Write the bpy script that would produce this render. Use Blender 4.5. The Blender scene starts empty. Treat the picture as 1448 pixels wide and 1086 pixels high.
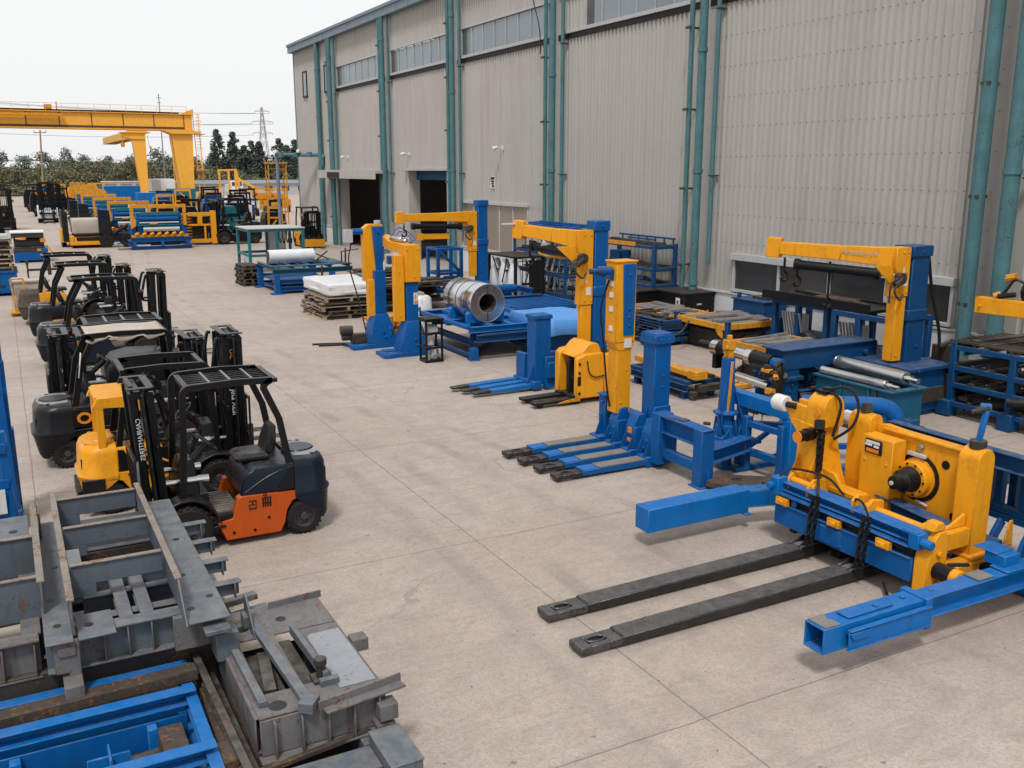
import bpy, bmesh, math, random
from mathutils import Vector, Matrix, Euler
R = math.radians
rnd = random.Random(7)
S = bpy.context.scene
COL = S.collection

# ------------------------------------------------------------------ camera, sky, sun, exposure
cam = bpy.data.cameras.new("camera")
cam.sensor_width = 36.0
cam.lens = 36.0 * 1336 / 1448
cam.clip_start = 0.1
cam.clip_end = 4000
co = bpy.data.objects.new("camera", cam)
COL.objects.link(co)
co.location = (0, 0, 5)
co.rotation_euler = (R(90 - 12.78), 0, R(-28.0))
S.camera = co

SUN_EL, SUN_ROT = 58, 216          # overcast: the sun only shows as a broad soft direction
W = bpy.data.worlds.new("World")
S.world = W
W.use_nodes = True
wn = W.node_tree
wn.nodes.clear()
sky = wn.nodes.new('ShaderNodeTexSky')
sky.sky_type = 'NISHITA'
sky.sun_disc = False
sky.sun_elevation = R(SUN_EL)
sky.sun_rotation = R(SUN_ROT)
sky.dust_density = 3.0
tc = wn.nodes.new('ShaderNodeTexCoord')
sep = wn.nodes.new('ShaderNodeSeparateXYZ')
wn.links.new(tc.outputs['Generated'], sep.inputs[0])
ramp = wn.nodes.new('ShaderNodeValToRGB')
ramp.color_ramp.elements[0].position = 0.0
ramp.color_ramp.elements[0].color = (0.93, 0.935, 0.94, 1)
ramp.color_ramp.elements[1].position = 0.16
ramp.color_ramp.elements[1].color = (0.985, 0.988, 0.99, 1)
e = ramp.color_ramp.elements.new(1.0)
e.color = (1.0, 1.0, 1.0, 1)
wn.links.new(sep.outputs[2], ramp.inputs[0])
bg_sky = wn.nodes.new('ShaderNodeBackground')
bg_sky.inputs[1].default_value = 0.05
wn.links.new(sky.outputs[0], bg_sky.inputs[0])
bg_cloud = wn.nodes.new('ShaderNodeBackground')
bg_cloud.inputs[1].default_value = 0.88
wn.links.new(ramp.outputs[0], bg_cloud.inputs[0])
mixw = wn.nodes.new('ShaderNodeMixShader')
mixw.inputs[0].default_value = 0.9          # cloud cover
wn.links.new(bg_sky.outputs[0], mixw.inputs[1])
wn.links.new(bg_cloud.outputs[0], mixw.inputs[2])
wo = wn.nodes.new('ShaderNodeOutputWorld')
wn.links.new(mixw.outputs[0], wo.inputs[0])

sl = bpy.data.lights.new("sun", 'SUN')
sl.energy = 2.0
sl.angle = R(10)
sl.color = (1.0, 0.975, 0.94)
so = bpy.data.objects.new("sun", sl)
COL.objects.link(so)
_a = R(SUN_ROT)
_d = Vector((math.sin(_a) * math.cos(R(SUN_EL)), math.cos(_a) * math.cos(R(SUN_EL)), math.sin(R(SUN_EL))))
so.rotation_euler = (-_d).to_track_quat('-Z', 'Y').to_euler()
S.view_settings.view_transform = 'Standard'
S.view_settings.look = 'None'
S.view_settings.exposure = 0.25
S.view_settings.gamma = 1.0

# ------------------------------------------------------------------ materials
def newmat(name):
    m = bpy.data.materials.new(name)
    m.use_nodes = True
    nt = m.node_tree
    b = nt.nodes['Principled BSDF']
    return m, nt, b

class NT:
    """small node-writing helper"""
    def __init__(s, nt):
        s.t = nt
    def n(s, kind, **kw):
        nd = s.t.nodes.new(kind)
        for k, v in kw.items():
            setattr(nd, k, v)
        return nd
    def l(s, a, b):
        s.t.links.new(a, b)
    def setin(s, sock, v):
        if hasattr(v, 'is_output') or isinstance(v, bpy.types.NodeSocket):
            s.l(v, sock)
        else:
            sock.default_value = v
    def math(s, op, a, b=0.0, clamp=False):
        nd = s.n('ShaderNodeMath', operation=op, use_clamp=clamp)
        s.setin(nd.inputs[0], a); s.setin(nd.inputs[1], b)
        return nd.outputs[0]
    def mix(s, f, a, b, mode='MIX'):
        nd = s.n('ShaderNodeMix', data_type='RGBA', blend_type=mode)
        s.setin(nd.inputs[0], f)
        for i, v in ((6, a), (7, b)):
            if isinstance(v, tuple):
                nd.inputs[i].default_value = (v[0], v[1], v[2], 1)
            else:
                s.l(v, nd.inputs[i])
        return nd.outputs[2]
    def coords(s, scale=(1, 1, 1), rand=True, world=False):
        c = s.n('ShaderNodeTexCoord').outputs['Object']
        if world:
            c = s.n('ShaderNodeNewGeometry').outputs['Position']
        mp = s.n('ShaderNodeMapping')
        mp.inputs['Scale'].default_value = scale
        s.l(c, mp.inputs['Vector'])
        if rand and not world:
            oi = s.n('ShaderNodeObjectInfo')
            r = s.math('MULTIPLY', oi.outputs['Random'], 37.0)
            cx = s.n('ShaderNodeCombineXYZ')
            s.l(r, cx.inputs[0]); s.l(r, cx.inputs[1])
            s.l(cx.outputs[0], mp.inputs['Location'])
        return mp.outputs[0]
    def noise(s, vec, scale, detail=4, rough=0.55, dist=0.0):
        nd = s.n('ShaderNodeTexNoise')
        nd.inputs['Scale'].default_value = scale
        nd.inputs['Detail'].default_value = detail
        nd.inputs['Roughness'].default_value = rough
        nd.inputs['Distortion'].default_value = dist
        s.l(vec, nd.inputs['Vector'])
        return nd.outputs['Fac']
    def step(s, v, lo, hi):
        nd = s.n('ShaderNodeMapRange')
        nd.clamp = True
        s.l(v, nd.inputs[0])
        nd.inputs[1].default_value = lo; nd.inputs[2].default_value = hi
        nd.inputs[3].default_value = 0; nd.inputs[4].default_value = 1
        return nd.outputs[0]
    def bump(s, h, strength, dist=0.01):
        nd = s.n('ShaderNodeBump')
        nd.inputs['Strength'].default_value = strength
        nd.inputs['Distance'].default_value = dist
        s.l(h, nd.inputs['Height'])
        return nd.outputs[0]

def mulc(c, k):
    return tuple(max(0.0, x * k) for x in c)

def mixc(a, b, t=0.5):
    return tuple(x * (1 - t) + y * t for x, y in zip(a, b))

def paint(name, col, rough=0.42, chips=0.5, dust=0.3, var=0.22, chip=(0.07, 0.045, 0.03), metal=0.0, streak=0.35,
          dustcol=(0.34, 0.31, 0.27), bump=0.12, spec=0.24, streakcol=None, grime=0.3, edge=0.0, edgecol=None):
    m, nt, b = newmat(name)
    k = NT(nt)
    v = k.coords()
    n1 = k.noise(v, 2.2, 5, 0.6)
    c = k.mix(n1, mulc(col, 1 - var), mulc(col, 1 + var))
    vs = k.coords((11, 11, 0.9))
    st = k.step(k.noise(vs, 1.0, 4, 0.6), 0.52, 0.8)
    c = k.mix(k.math('MULTIPLY', st, streak), c, streakcol or mulc(col, 0.45))
    n2 = k.noise(v, 26, 6, 0.68)
    n3 = k.noise(v, 3.1, 3, 0.5)
    cm = k.step(k.math('ADD', n2, k.math('MULTIPLY', n3, 0.5)), 0.975 - 0.16 * chips, 1.015 - 0.16 * chips)
    cm = k.math('MULTIPLY', cm, min(1.0, chips * 1.6))
    c = k.mix(cm, c, chip)
    gr = k.step(k.noise(v, 4.3, 8, 0.72, 0.4), 0.53, 0.70)
    c = k.mix(k.math('MULTIPLY', gr, grime), c, mulc(mixc(col, (0.05, 0.04, 0.03)), 0.6))
    g = k.n('ShaderNodeNewGeometry')
    if edge:
        bv = k.n('ShaderNodeBevel', samples=2); bv.inputs['Radius'].default_value = 0.018
        dt = k.n('ShaderNodeVectorMath', operation='DOT_PRODUCT')
        k.l(bv.outputs[0], dt.inputs[0]); k.l(g.outputs['Normal'], dt.inputs[1])
        em = k.step(k.math('SUBTRACT', 1.0, dt.outputs['Value']), 0.03, 0.12)
        em = k.math('MULTIPLY', em, k.math('MULTIPLY', k.step(k.noise(v, 9, 6, 0.7), 0.46, 0.60), edge))
        c = k.mix(em, c, edgecol or chip)
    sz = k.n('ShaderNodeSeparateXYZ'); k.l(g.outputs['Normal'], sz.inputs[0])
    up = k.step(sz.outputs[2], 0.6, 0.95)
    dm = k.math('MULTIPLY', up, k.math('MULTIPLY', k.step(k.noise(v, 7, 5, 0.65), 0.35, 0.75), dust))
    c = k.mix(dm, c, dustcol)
    k.l(c, b.inputs['Base Color'])
    r = k.math('ADD', k.math('MULTIPLY', n2, 0.25), rough - 0.12)
    r = k.math('ADD', r, k.math('MULTIPLY', dm, 0.5), True)
    r = k.math('ADD', r, k.math('MULTIPLY', cm, 0.3), True)
    k.l(r, b.inputs['Roughness'])
    b.inputs['Metallic'].default_value = metal
    b.inputs['Specular IOR Level'].default_value = spec
    if bump:
        k.l(k.bump(k.math('ADD', n2, k.math('MULTIPLY', cm, -0.6)), bump, 0.006), b.inputs['Normal'])
    return m

def emit(name, col, s):
    m, nt, b = newmat(name)
    b.inputs['Base Color'].default_value = (*col, 1)
    b.inputs['Emission Color'].default_value = (*col, 1)
    b.inputs['Emission Strength'].default_value = s
    return m

def wood(name, c1, c2):
    m, nt, b = newmat(name)
    k = NT(nt)
    v = k.coords((1.2, 14, 14))
    n = k.noise(v, 1.6, 6, 0.65, 0.6)
    n2 = k.noise(k.coords(), 5, 4, 0.6)
    c = k.mix(n, c1, c2)
    c = k.mix(k.step(n2, 0.5, 0.8), c, mulc(c1, 0.45))
    k.l(c, b.inputs['Base Color'])
    b.inputs['Roughness'].default_value = 0.85
    k.l(k.bump(n, 0.4, 0.01), b.inputs['Normal'])
    return m

M = {}
BLUE = (0.002, 0.083, 0.285)
M['blue'] = paint('blue_paint', BLUE, 0.40, 0.35, 0.16, 0.18, edge=0.7, edgecol=(0.10, 0.12, 0.14), spec=0.2, grime=0.42)
M['blue_bright'] = paint('bright_blue_paint', (0.003, 0.124, 0.39), 0.36, 0.25, 0.12, 0.14, edge=0.8, edgecol=(0.12, 0.15, 0.19), spec=0.2, grime=0.4)
M['blue_dark'] = paint('dark_blue_paint', (0.004, 0.052, 0.155), 0.45, 0.5, 0.3, 0.22, edge=0.5, edgecol=(0.09, 0.09, 0.09), spec=0.2, grime=0.45)
M['blue_light'] = paint('light_blue_cover', (0.10, 0.30, 0.68), 0.5, 0.1, 0.1, 0.15)
M['teal'] = paint('teal_paint', (0.012, 0.13, 0.165), 0.45, 0.4, 0.35, 0.2)
M['blue_teal'] = paint('blue_green_bin_paint', (0.006, 0.082, 0.15), 0.45, 0.5, 0.3, 0.25, grime=0.4)
M['teal_pipe'] = paint('teal_pipe_paint', (0.068, 0.168, 0.185), 0.55, 0.6, 0.2, 0.3, streak=0.7, streakcol=(0.045, 0.085, 0.095))
M['yellow'] = paint('yellow_paint', (0.72, 0.30, 0.010), 0.38, 0.32, 0.10, 0.10, chip=(0.12, 0.06, 0.02), streakcol=(0.36, 0.14, 0.008), streak=0.4, edge=0.8, edgecol=(0.20, 0.11, 0.03), spec=0.25, grime=0.34)
M['yellow_old'] = paint('worn_yellow_paint', (0.60, 0.26, 0.016), 0.5, 0.7, 0.35, 0.2, chip=(0.09, 0.05, 0.03), streakcol=(0.22, 0.10, 0.02), streak=0.6, edge=0.8, edgecol=(0.10, 0.06, 0.03), grime=0.55)
M['crane_yellow'] = paint('crane_yellow_paint', (0.74, 0.36, 0.05), 0.5, 0.2, 0.15, 0.1, streakcol=(0.38, 0.16, 0.02))
M['orange'] = paint('orange_paint', (0.44, 0.072, 0.007), 0.38, 0.35, 0.15, 0.12, chip=(0.08, 0.04, 0.02), streak=0.3, edge=0.5, edgecol=(0.12, 0.07, 0.04), grime=0.15)
M['navy'] = paint('dark_navy_paint', (0.005, 0.011, 0.022), 0.26, 0.05, 0.15, 0.2, streak=0.15, bump=0.05, grime=0.08)
M['black'] = paint('black_paint', (0.006, 0.0065, 0.008), 0.34, 0.12, 0.10, 0.3, chip=(0.10, 0.07, 0.05), edge=0.35, edgecol=(0.12, 0.11, 0.10), grime=0.1)
M['black_dull'] = paint('dull_black_steel', (0.010, 0.0095, 0.009), 0.5, 0.5, 0.2, 0.35, chip=(0.11, 0.07, 0.045), grime=0.15)
M['fork'] = paint('worn_black_fork_steel', (0.035, 0.034, 0.034), 0.36, 0.5, 0.45, 0.4, chip=(0.13, 0.075, 0.04), metal=0.35, dustcol=(0.17, 0.165, 0.165), edge=0.6, edgecol=(0.22, 0.19, 0.17))
M['fork_top'] = paint('scraped_fork_top_steel', (0.075, 0.074, 0.074), 0.38, 0.9, 0.25, 0.5, chip=(0.05, 0.04, 0.035), streak=0.3, metal=0.25, grime=0.5)
M['rust_edge'] = paint('rust_stained_flange', (0.20, 0.17, 0.15), 0.6, 1.0, 0.3, 0.4, chip=(0.16, 0.08, 0.045), streak=0.5, grime=0.35)
M['sheen_cover'] = paint('dusty_sky_sheen_grey', (0.23, 0.24, 0.26), 0.35, 0.4, 0.3, 0.2)  # pale grey paints sky reflection and dust on dark counterweight tops
M['pale_plate'] = paint('pale_grey_plate', (0.25, 0.27, 0.30), 0.42, 0.7, 0.2, 0.2, chip=(0.12, 0.08, 0.06), edge=0.8, edgecol=(0.15, 0.1, 0.07), grime=0.25)
M['forkpad'] = paint('grimy_fork_pad', (0.17, 0.16, 0.15), 0.5, 0.6, 0.3, 0.35)
M['grey'] = paint('grey_primed_steel', (0.095, 0.118, 0.143), 0.42, 0.7, 0.5, 0.25, chip=(0.12, 0.065, 0.04), streak=0.5, streakcol=(0.07, 0.06, 0.055), dustcol=(0.30, 0.27, 0.24), edge=0.95, edgecol=(0.24, 0.17, 0.12), grime=0.45)  # pale dust on up-facing faces also paints in the brighter lit tops
M['grey_rust'] = paint('rusted_grey_steel', (0.125, 0.125, 0.13), 0.55, 0.75, 0.32, 0.4, chip=(0.10, 0.05, 0.028), streak=0.9, streakcol=(0.065, 0.042, 0.032), dustcol=(0.28, 0.235, 0.19), edge=0.9, edgecol=(0.16, 0.09, 0.05), grime=0.6)
M['rust'] = paint('rusty_steel', (0.055, 0.042, 0.035), 0.6, 1.0, 0.08, 0.45, chip=(0.14, 0.07, 0.035), streak=0.6)
M['dirty'] = paint('oily_dark_steel', (0.04, 0.034, 0.03), 0.5, 0.8, 0.3, 0.5, chip=(0.11, 0.06, 0.03))
M['steel'] = paint('polished_roller_steel', (0.52, 0.52, 0.52), 0.3, 0.15, 0.1, 0.1, chip=(0.2, 0.17, 0.15), metal=0.9, streak=0.2, bump=0.03, grime=0.0)
M['coil'] = paint('rolled_coil_steel', (0.66, 0.67, 0.69), 0.22, 0.0, 0.0, 0.06, metal=1.0, streak=0.15, streakcol=(0.22, 0.22, 0.23), bump=0.02, grime=0.0)
M['white_roller'] = paint('white_plastic_roller', (0.62, 0.62, 0.6), 0.5, 0.2, 0.1, 0.08)
M['white'] = paint('dull_white_paint', (0.62, 0.63, 0.64), 0.5, 0.3, 0.2, 0.08, streakcol=(0.3, 0.29, 0.27))
M['sheet'] = paint('white_plastic_wrapping', (0.66, 0.67, 0.68), 0.35, 0.0, 0.1, 0.12, streak=0.25, streakcol=(0.4, 0.41, 0.42), bump=0.5)
M['cloth'] = paint('dusty_beige_cloth', (0.44, 0.385, 0.33), 0.9, 0.3, 0.3, 0.18, chip=(0.2, 0.13, 0.08), bump=0.4)
M['rubber'] = paint('dusty_tyre_rubber', (0.014, 0.0135, 0.013), 0.75, 0.12, 0.3, 0.3, chip=(0.09, 0.075, 0.06), bump=0.3, grime=0.1)
M['rim'] = paint('dark_wheel_rim', (0.05, 0.05, 0.052), 0.5, 0.6, 0.2, 0.3, chip=(0.13, 0.1, 0.08), grime=0.15)
M['seat'] = paint('black_vinyl', (0.016, 0.016, 0.018), 0.32, 0.05, 0.35, 0.2, grime=0.05)
M['chrome'] = paint('bright_rod_steel', (0.6, 0.6, 0.6), 0.22, 0.1, 0.05, 0.1, metal=1.0, bump=0.0, grime=0.0)
M['mat'] = paint('ribbed_floor_mat', (0.11, 0.095, 0.08), 0.85, 0.5, 0.5, 0.3)
M['label_white'] = paint('white_sticker', (0.62, 0.62, 0.6), 0.5, 0.2, 0.0, 0.05)
M['label_orange'] = paint('orange_sticker', (0.7, 0.2, 0.02), 0.5, 0.2, 0.0, 0.05)
M['lamp_amber'] = paint('amber_lamp', (0.7, 0.22, 0.02), 0.25, 0.05, 0.0, 0.05)
M['wood'] = wood('weathered_wood', (0.17, 0.125, 0.09), (0.33, 0.26, 0.20))
M['wood_new'] = wood('pale_wood', (0.36, 0.24, 0.13), (0.48, 0.34, 0.2))
M['wood_dark'] = wood('dark_weathered_wood', (0.035, 0.028, 0.023), (0.10, 0.078, 0.062))
M['hose'] = paint('black_hose_rubber', (0.012, 0.012, 0.012), 0.45, 0.0, 0.1, 0.2, grime=0.0)
M['bluehose'] = paint('blue_cable', (0.01, 0.08, 0.3), 0.5, 0.0, 0.1, 0.2)

def glass_mat(name, col, rough=0.12):
    m, nt, b = newmat(name)
    k = NT(nt)
    v = k.coords(world=True)
    c = k.mix(k.noise(v, 0.7, 5, 0.6), mulc(col, 0.75), mulc(col, 1.2))
    sq = k.n('ShaderNodeSeparateXYZ'); k.l(v, sq.inputs[0])
    wnz = k.n('ShaderNodeTexWhiteNoise', noise_dimensions='1D'); k.l(k.math('FLOOR', k.math('DIVIDE', sq.outputs[1], 1.07)), wnz.inputs['W'])
    c = k.mix(k.math('MULTIPLY', wnz.outputs['Value'], 0.45), c, mulc(col, 0.55))
    k.l(c, b.inputs['Base Color'])
    b.inputs['Roughness'].default_value = rough
    b.inputs['Specular IOR Level'].default_value = 0.7
    return m
M['glass_high'] = glass_mat('dusty_blue_grey_glass', (0.20, 0.245, 0.28), 0.2)
M['glass_dark'] = glass_mat('dark_dusty_glass', (0.045, 0.045, 0.045), 0.16)
M['glass_brown'] = glass_mat('brown_translucent_panel', (0.26, 0.215, 0.175), 0.4)
M['glass_car'] = glass_mat('dark_vehicle_glass', (0.02, 0.025, 0.03), 0.08)
M['alu'] = paint('dull_aluminium_frame', (0.42, 0.42, 0.42), 0.5, 0.3, 0.2, 0.1)
M['trim'] = paint('grey_blue_trim', (0.16, 0.21, 0.25), 0.5, 0.4, 0.2, 0.2)
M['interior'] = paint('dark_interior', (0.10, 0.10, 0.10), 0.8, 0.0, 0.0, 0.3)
M['lamp_on'] = emit('lit_hall_lamp', (1.0, 0.98, 0.92), 2.5)

def clad_mat():
    m, nt, b = newmat('corrugated_cladding')
    k = NT(nt)
    p = k.coords(world=True)
    c = k.mix(k.noise(p, 0.22, 5, 0.6), (0.36, 0.338, 0.315), (0.45, 0.43, 0.41))
    mp = k.n('ShaderNodeMapping'); mp.inputs['Scale'].default_value = (1, 4.5, 0.16); k.l(p, mp.inputs[0])
    st = k.step(k.noise(mp.outputs[0], 1.0, 5, 0.65), 0.5, 0.78)
    c = k.mix(k.math('MULTIPLY', st, 0.45), c, (0.25, 0.225, 0.20))
    sq = k.n('ShaderNodeSeparateXYZ'); k.l(p, sq.inputs[0])
    cq = k.n('ShaderNodeCombineXYZ'); k.l(k.math('FLOOR', k.math('DIVIDE', sq.outputs[1], 0.96)), cq.inputs[0]); k.l(k.math('FLOOR', k.math('DIVIDE', sq.outputs[2], 4.4)), cq.inputs[1])
    wnz = k.n('ShaderNodeTexWhiteNoise', noise_dimensions='2D'); k.l(cq.outputs[0], wnz.inputs['Vector'])
    c = k.mix(k.math('MULTIPLY', wnz.outputs['Value'], 0.22), c, (0.33, 0.305, 0.28))
    # darker towards the bottom of the sheets, with a ragged edge
    sz = k.n('ShaderNodeSeparateXYZ'); k.l(p, sz.inputs[0])
    h = k.math('ADD', sz.outputs[2], k.math('MULTIPLY', k.noise(mp.outputs[0], 1.7, 4), 2.0))
    low = k.math('SUBTRACT', 1.0, k.step(h, 2.0, 4.2))
    c = k.mix(k.math('MULTIPLY', low, 0.35), c, (0.24, 0.21, 0.185))
    k.l(c, b.inputs['Base Color'])
    b.inputs['Roughness'].default_value = 0.55
    return m
M['clad'] = clad_mat()

def plinth_mat():
    m, nt, b = newmat('whitewashed_plinth')
    k = NT(nt)
    p = k.coords(world=True)
    c = k.mix(k.noise(p, 1.3, 6, 0.65), (0.46, 0.47, 0.48), (0.66, 0.67, 0.68))
    c = k.mix(k.step(k.noise(p, 4.5, 6, 0.7), 0.58, 0.75), c, (0.3, 0.28, 0.26))
    k.l(c, b.inputs['Base Color'])
    b.inputs['Roughness'].default_value = 0.85
    k.l(k.bump(k.noise(p, 12, 5), 0.25, 0.02), b.inputs['Normal'])
    return m
M['plinth'] = plinth_mat()

def yard_mat():
    m, nt, b = newmat('yard_concrete')
    k = NT(nt)
    p = k.coords(world=True)
    big = k.noise(p, 0.16, 6, 0.6, 0.4)
    mid = k.noise(p, 0.9, 7, 0.62, 0.8)
    fine = k.noise(p, 9, 7, 0.7)
    med = k.noise(p, 2.7, 8, 0.72, 0.6)
    c = k.mix(k.step(big, 0.3, 0.7), (0.372, 0.303, 0.256), (0.462, 0.395, 0.345))
    c = k.mix(k.math('MULTIPLY', k.step(mid, 0.42, 0.72), 0.42), c, (0.255, 0.205, 0.175))
    c = k.mix(k.math('MULTIPLY', k.step(fine, 0.42, 0.72), 0.35), c, (0.45, 0.41, 0.375))
    c = k.mix(k.math('MULTIPLY', k.step(med, 0.46, 0.66), 0.28), c, (0.225, 0.178, 0.150))
    grain = k.noise(p, 34, 5, 0.75)
    c = k.mix(k.math('MULTIPLY', k.step(grain, 0.47, 0.64), 0.5), c, (0.20, 0.16, 0.135))
    g2 = k.noise(p, 14, 8, 0.78, 0.5)
    c = k.mix(k.math('MULTIPLY', k.step(g2, 0.49, 0.66), 0.42), c, (0.19, 0.15, 0.125))
    # trowel / drag marks
    mp = k.n('ShaderNodeMapping'); mp.inputs['Scale'].default_value = (0.55, 3.2, 1); mp.inputs['Rotation'].default_value = (0, 0, 0.12); k.l(p, mp.inputs[0])
    tr = k.noise(mp.outputs[0], 1.6, 6, 0.65, 1.2)
    c = k.mix(k.math('MULTIPLY', k.step(tr, 0.5, 0.7), 0.35), c, (0.225, 0.19, 0.16))
    # pale traffic lanes and dark tyre drags
    mp2 = k.n('ShaderNodeMapping'); mp2.inputs['Scale'].default_value = (1.2, 0.05, 1); mp2.inputs['Rotation'].default_value = (0, 0, -0.05); k.l(p, mp2.inputs[0])
    ty = k.noise(mp2.outputs[0], 1.0, 4, 0.6, 0.5)
    c = k.mix(k.math('MULTIPLY', k.step(ty, 0.58, 0.75), 0.25), c, (0.17, 0.15, 0.13))
    # wandering tyre tracks down the lane
    px = k.n('ShaderNodeSeparateXYZ'); k.l(p, px.inputs[0])
    for off, amp, fr, ph in ((3.9, 0.9, 0.11, 0.3), (4.9, 0.9, 0.11, 0.3), (6.6, 1.6, 0.07, 2.0), (7.5, 1.6, 0.07, 2.0), (12.2, 1.2, 0.09, 1.0)):
        cen = k.math('ADD', off, k.math('MULTIPLY', k.math('SINE', k.math('ADD', k.math('MULTIPLY', px.outputs[1], fr), ph)), amp))
        dd = k.math('ABSOLUTE', k.math('SUBTRACT', px.outputs[0], cen))
        tm = k.math('MULTIPLY', k.math('SUBTRACT', 1.0, k.step(dd, 0.08, 0.17)), k.step(k.noise(p, 0.5, 4, 0.6), 0.45, 0.62))
        c = k.mix(k.math('MULTIPLY', tm, 0.3), c, (0.13, 0.11, 0.095))
    # oil stains
    st = k.step(k.noise(p, 0.7, 3, 0.5, 0.3), 0.69, 0.80)
    c = k.mix(k.math('MULTIPLY', st, 0.3), c, (0.10, 0.085, 0.07))
    sp = k.step(k.noise(p, 6.0, 3, 0.5), 0.715, 0.75)
    c = k.mix(k.math('MULTIPLY', sp, 0.55), c, (0.08, 0.07, 0.06))
    # saw-cut joints, slightly wandering
    sx = k.n('ShaderNodeSeparateXYZ'); k.l(p, sx.inputs[0])
    wob = k.math('MULTIPLY', k.math('SUBTRACT', k.noise(p, 1.1, 4), 0.5), 0.05)
    def joint(axis, off, step, half):
        a = k.math('ADD', k.math('ADD', sx.outputs[axis], wob), -off + step / 2)
        a = k.math('SUBTRACT', k.math('FLOORED_MODULO', a, step), step / 2)
        return k.math('SUBTRACT', 1.0, k.step(k.math('ABSOLUTE', a), half * 0.6, half))
    j = k.math('MAXIMUM', joint(0, 5.32, 5.32, 0.011), joint(1, 6.15, 4.9, 0.010))
    c = k.mix(k.math('MULTIPLY', j, 0.5), c, (0.055, 0.045, 0.04))
    # wandering hairline cracks
    vo = k.n('ShaderNodeTexVoronoi', feature='DISTANCE_TO_EDGE'); vo.inputs['Scale'].default_value = 0.23
    ad = k.n('ShaderNodeVectorMath', operation='MULTIPLY_ADD')
    nz = k.n('ShaderNodeTexNoise'); nz.inputs['Scale'].default_value = 0.9; nz.inputs['Detail'].default_value = 6; k.l(p, nz.inputs['Vector'])
    k.l(nz.outputs['Color'], ad.inputs[0]); ad.inputs[1].default_value = (1.6, 1.6, 0); k.l(p, ad.inputs[2]); k.l(ad.outputs[0], vo.inputs['Vector'])
    cr = k.math('SUBTRACT', 1.0, k.step(vo.outputs['Distance'], 0.0012, 0.0032))
    cr = k.math('MULTIPLY', cr, k.step(k.noise(p, 0.35, 2), 0.5, 0.62))
    c = k.mix(k.math('MULTIPLY', cr, 0.3), c, (0.09, 0.075, 0.06))
    k.l(c, b.inputs['Base Color'])
    k.l(k.math('ADD', 0.62, k.math('MULTIPLY', fine, 0.25)), b.inputs['Roughness'])
    b.inputs['Specular IOR Level'].default_value = 0.35
    hh = k.math('ADD', k.math('MULTIPLY', fine, 0.5), k.math('MULTIPLY', j, -1.0))
    k.l(k.bump(hh, 0.25, 0.01), b.inputs['Normal'])
    return m
M['yard'] = yard_mat()

def simple_noise(name, c1, c2, sc, rough=0.9, detail=6):
    m, nt, b = newmat(name)
    k = NT(nt)
    p = k.coords(world=True)
    k.l(k.mix(k.step(k.noise(p, sc, detail, 0.65), 0.3, 0.7), c1, c2), b.inputs['Base Color'])
    b.inputs['Roughness'].default_value = rough
    return m
M['earth'] = simple_noise('scrub_earth', (0.10, 0.095, 0.05), (0.22, 0.19, 0.12), 0.12)
M['hill'] = simple_noise('wooded_hill', (0.035, 0.05, 0.03), (0.075, 0.09, 0.05), 0.05)
M['trunk'] = simple_noise('bark', (0.06, 0.045, 0.035), (0.14, 0.11, 0.085), 3)
M['pole_wood'] = simple_noise('timber_pole', (0.20, 0.13, 0.085), (0.32, 0.23, 0.16), 2)

def leaf_mat(name, c1, c2, c3):
    m, nt, b = newmat(name)
    k = NT(nt)
    oi = k.n('ShaderNodeObjectInfo')
    p = k.coords(world=True)
    c = k.mix(k.noise(p, 0.35, 5, 0.7), c1, c2)
    c = k.mix(k.math('MULTIPLY', oi.outputs['Random'], 0.6), c, c3)
    k.l(c, b.inputs['Base Color'])
    b.inputs['Roughness'].default_value = 0.7
    return m
M['leaf'] = leaf_mat('olive_foliage', (0.085, 0.10, 0.042), (0.22, 0.205, 0.10), (0.15, 0.125, 0.07))
M['leaf_far'] = leaf_mat('hazy_green_foliage', (0.085, 0.105, 0.08), (0.16, 0.18, 0.135), (0.12, 0.14, 0.115))  # greyed and lightened, distance haze is painted into the leaf colour
M['needle'] = leaf_mat('conifer_foliage', (0.036, 0.052, 0.042), (0.075, 0.095, 0.072), (0.055, 0.07, 0.055))  # lifted towards blue grey to put distance haze in the colour

# ------------------------------------------------------------------ mesh helpers
def perp(d):
    d = Vector(d).normalized()
    u = Vector((0, 0, 1))
    if abs(d.z) > 0.95:
        u = Vector((0, 1, 0))
    s = d.cross(u).normalized()
    return s, s.cross(d).normalized()

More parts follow.
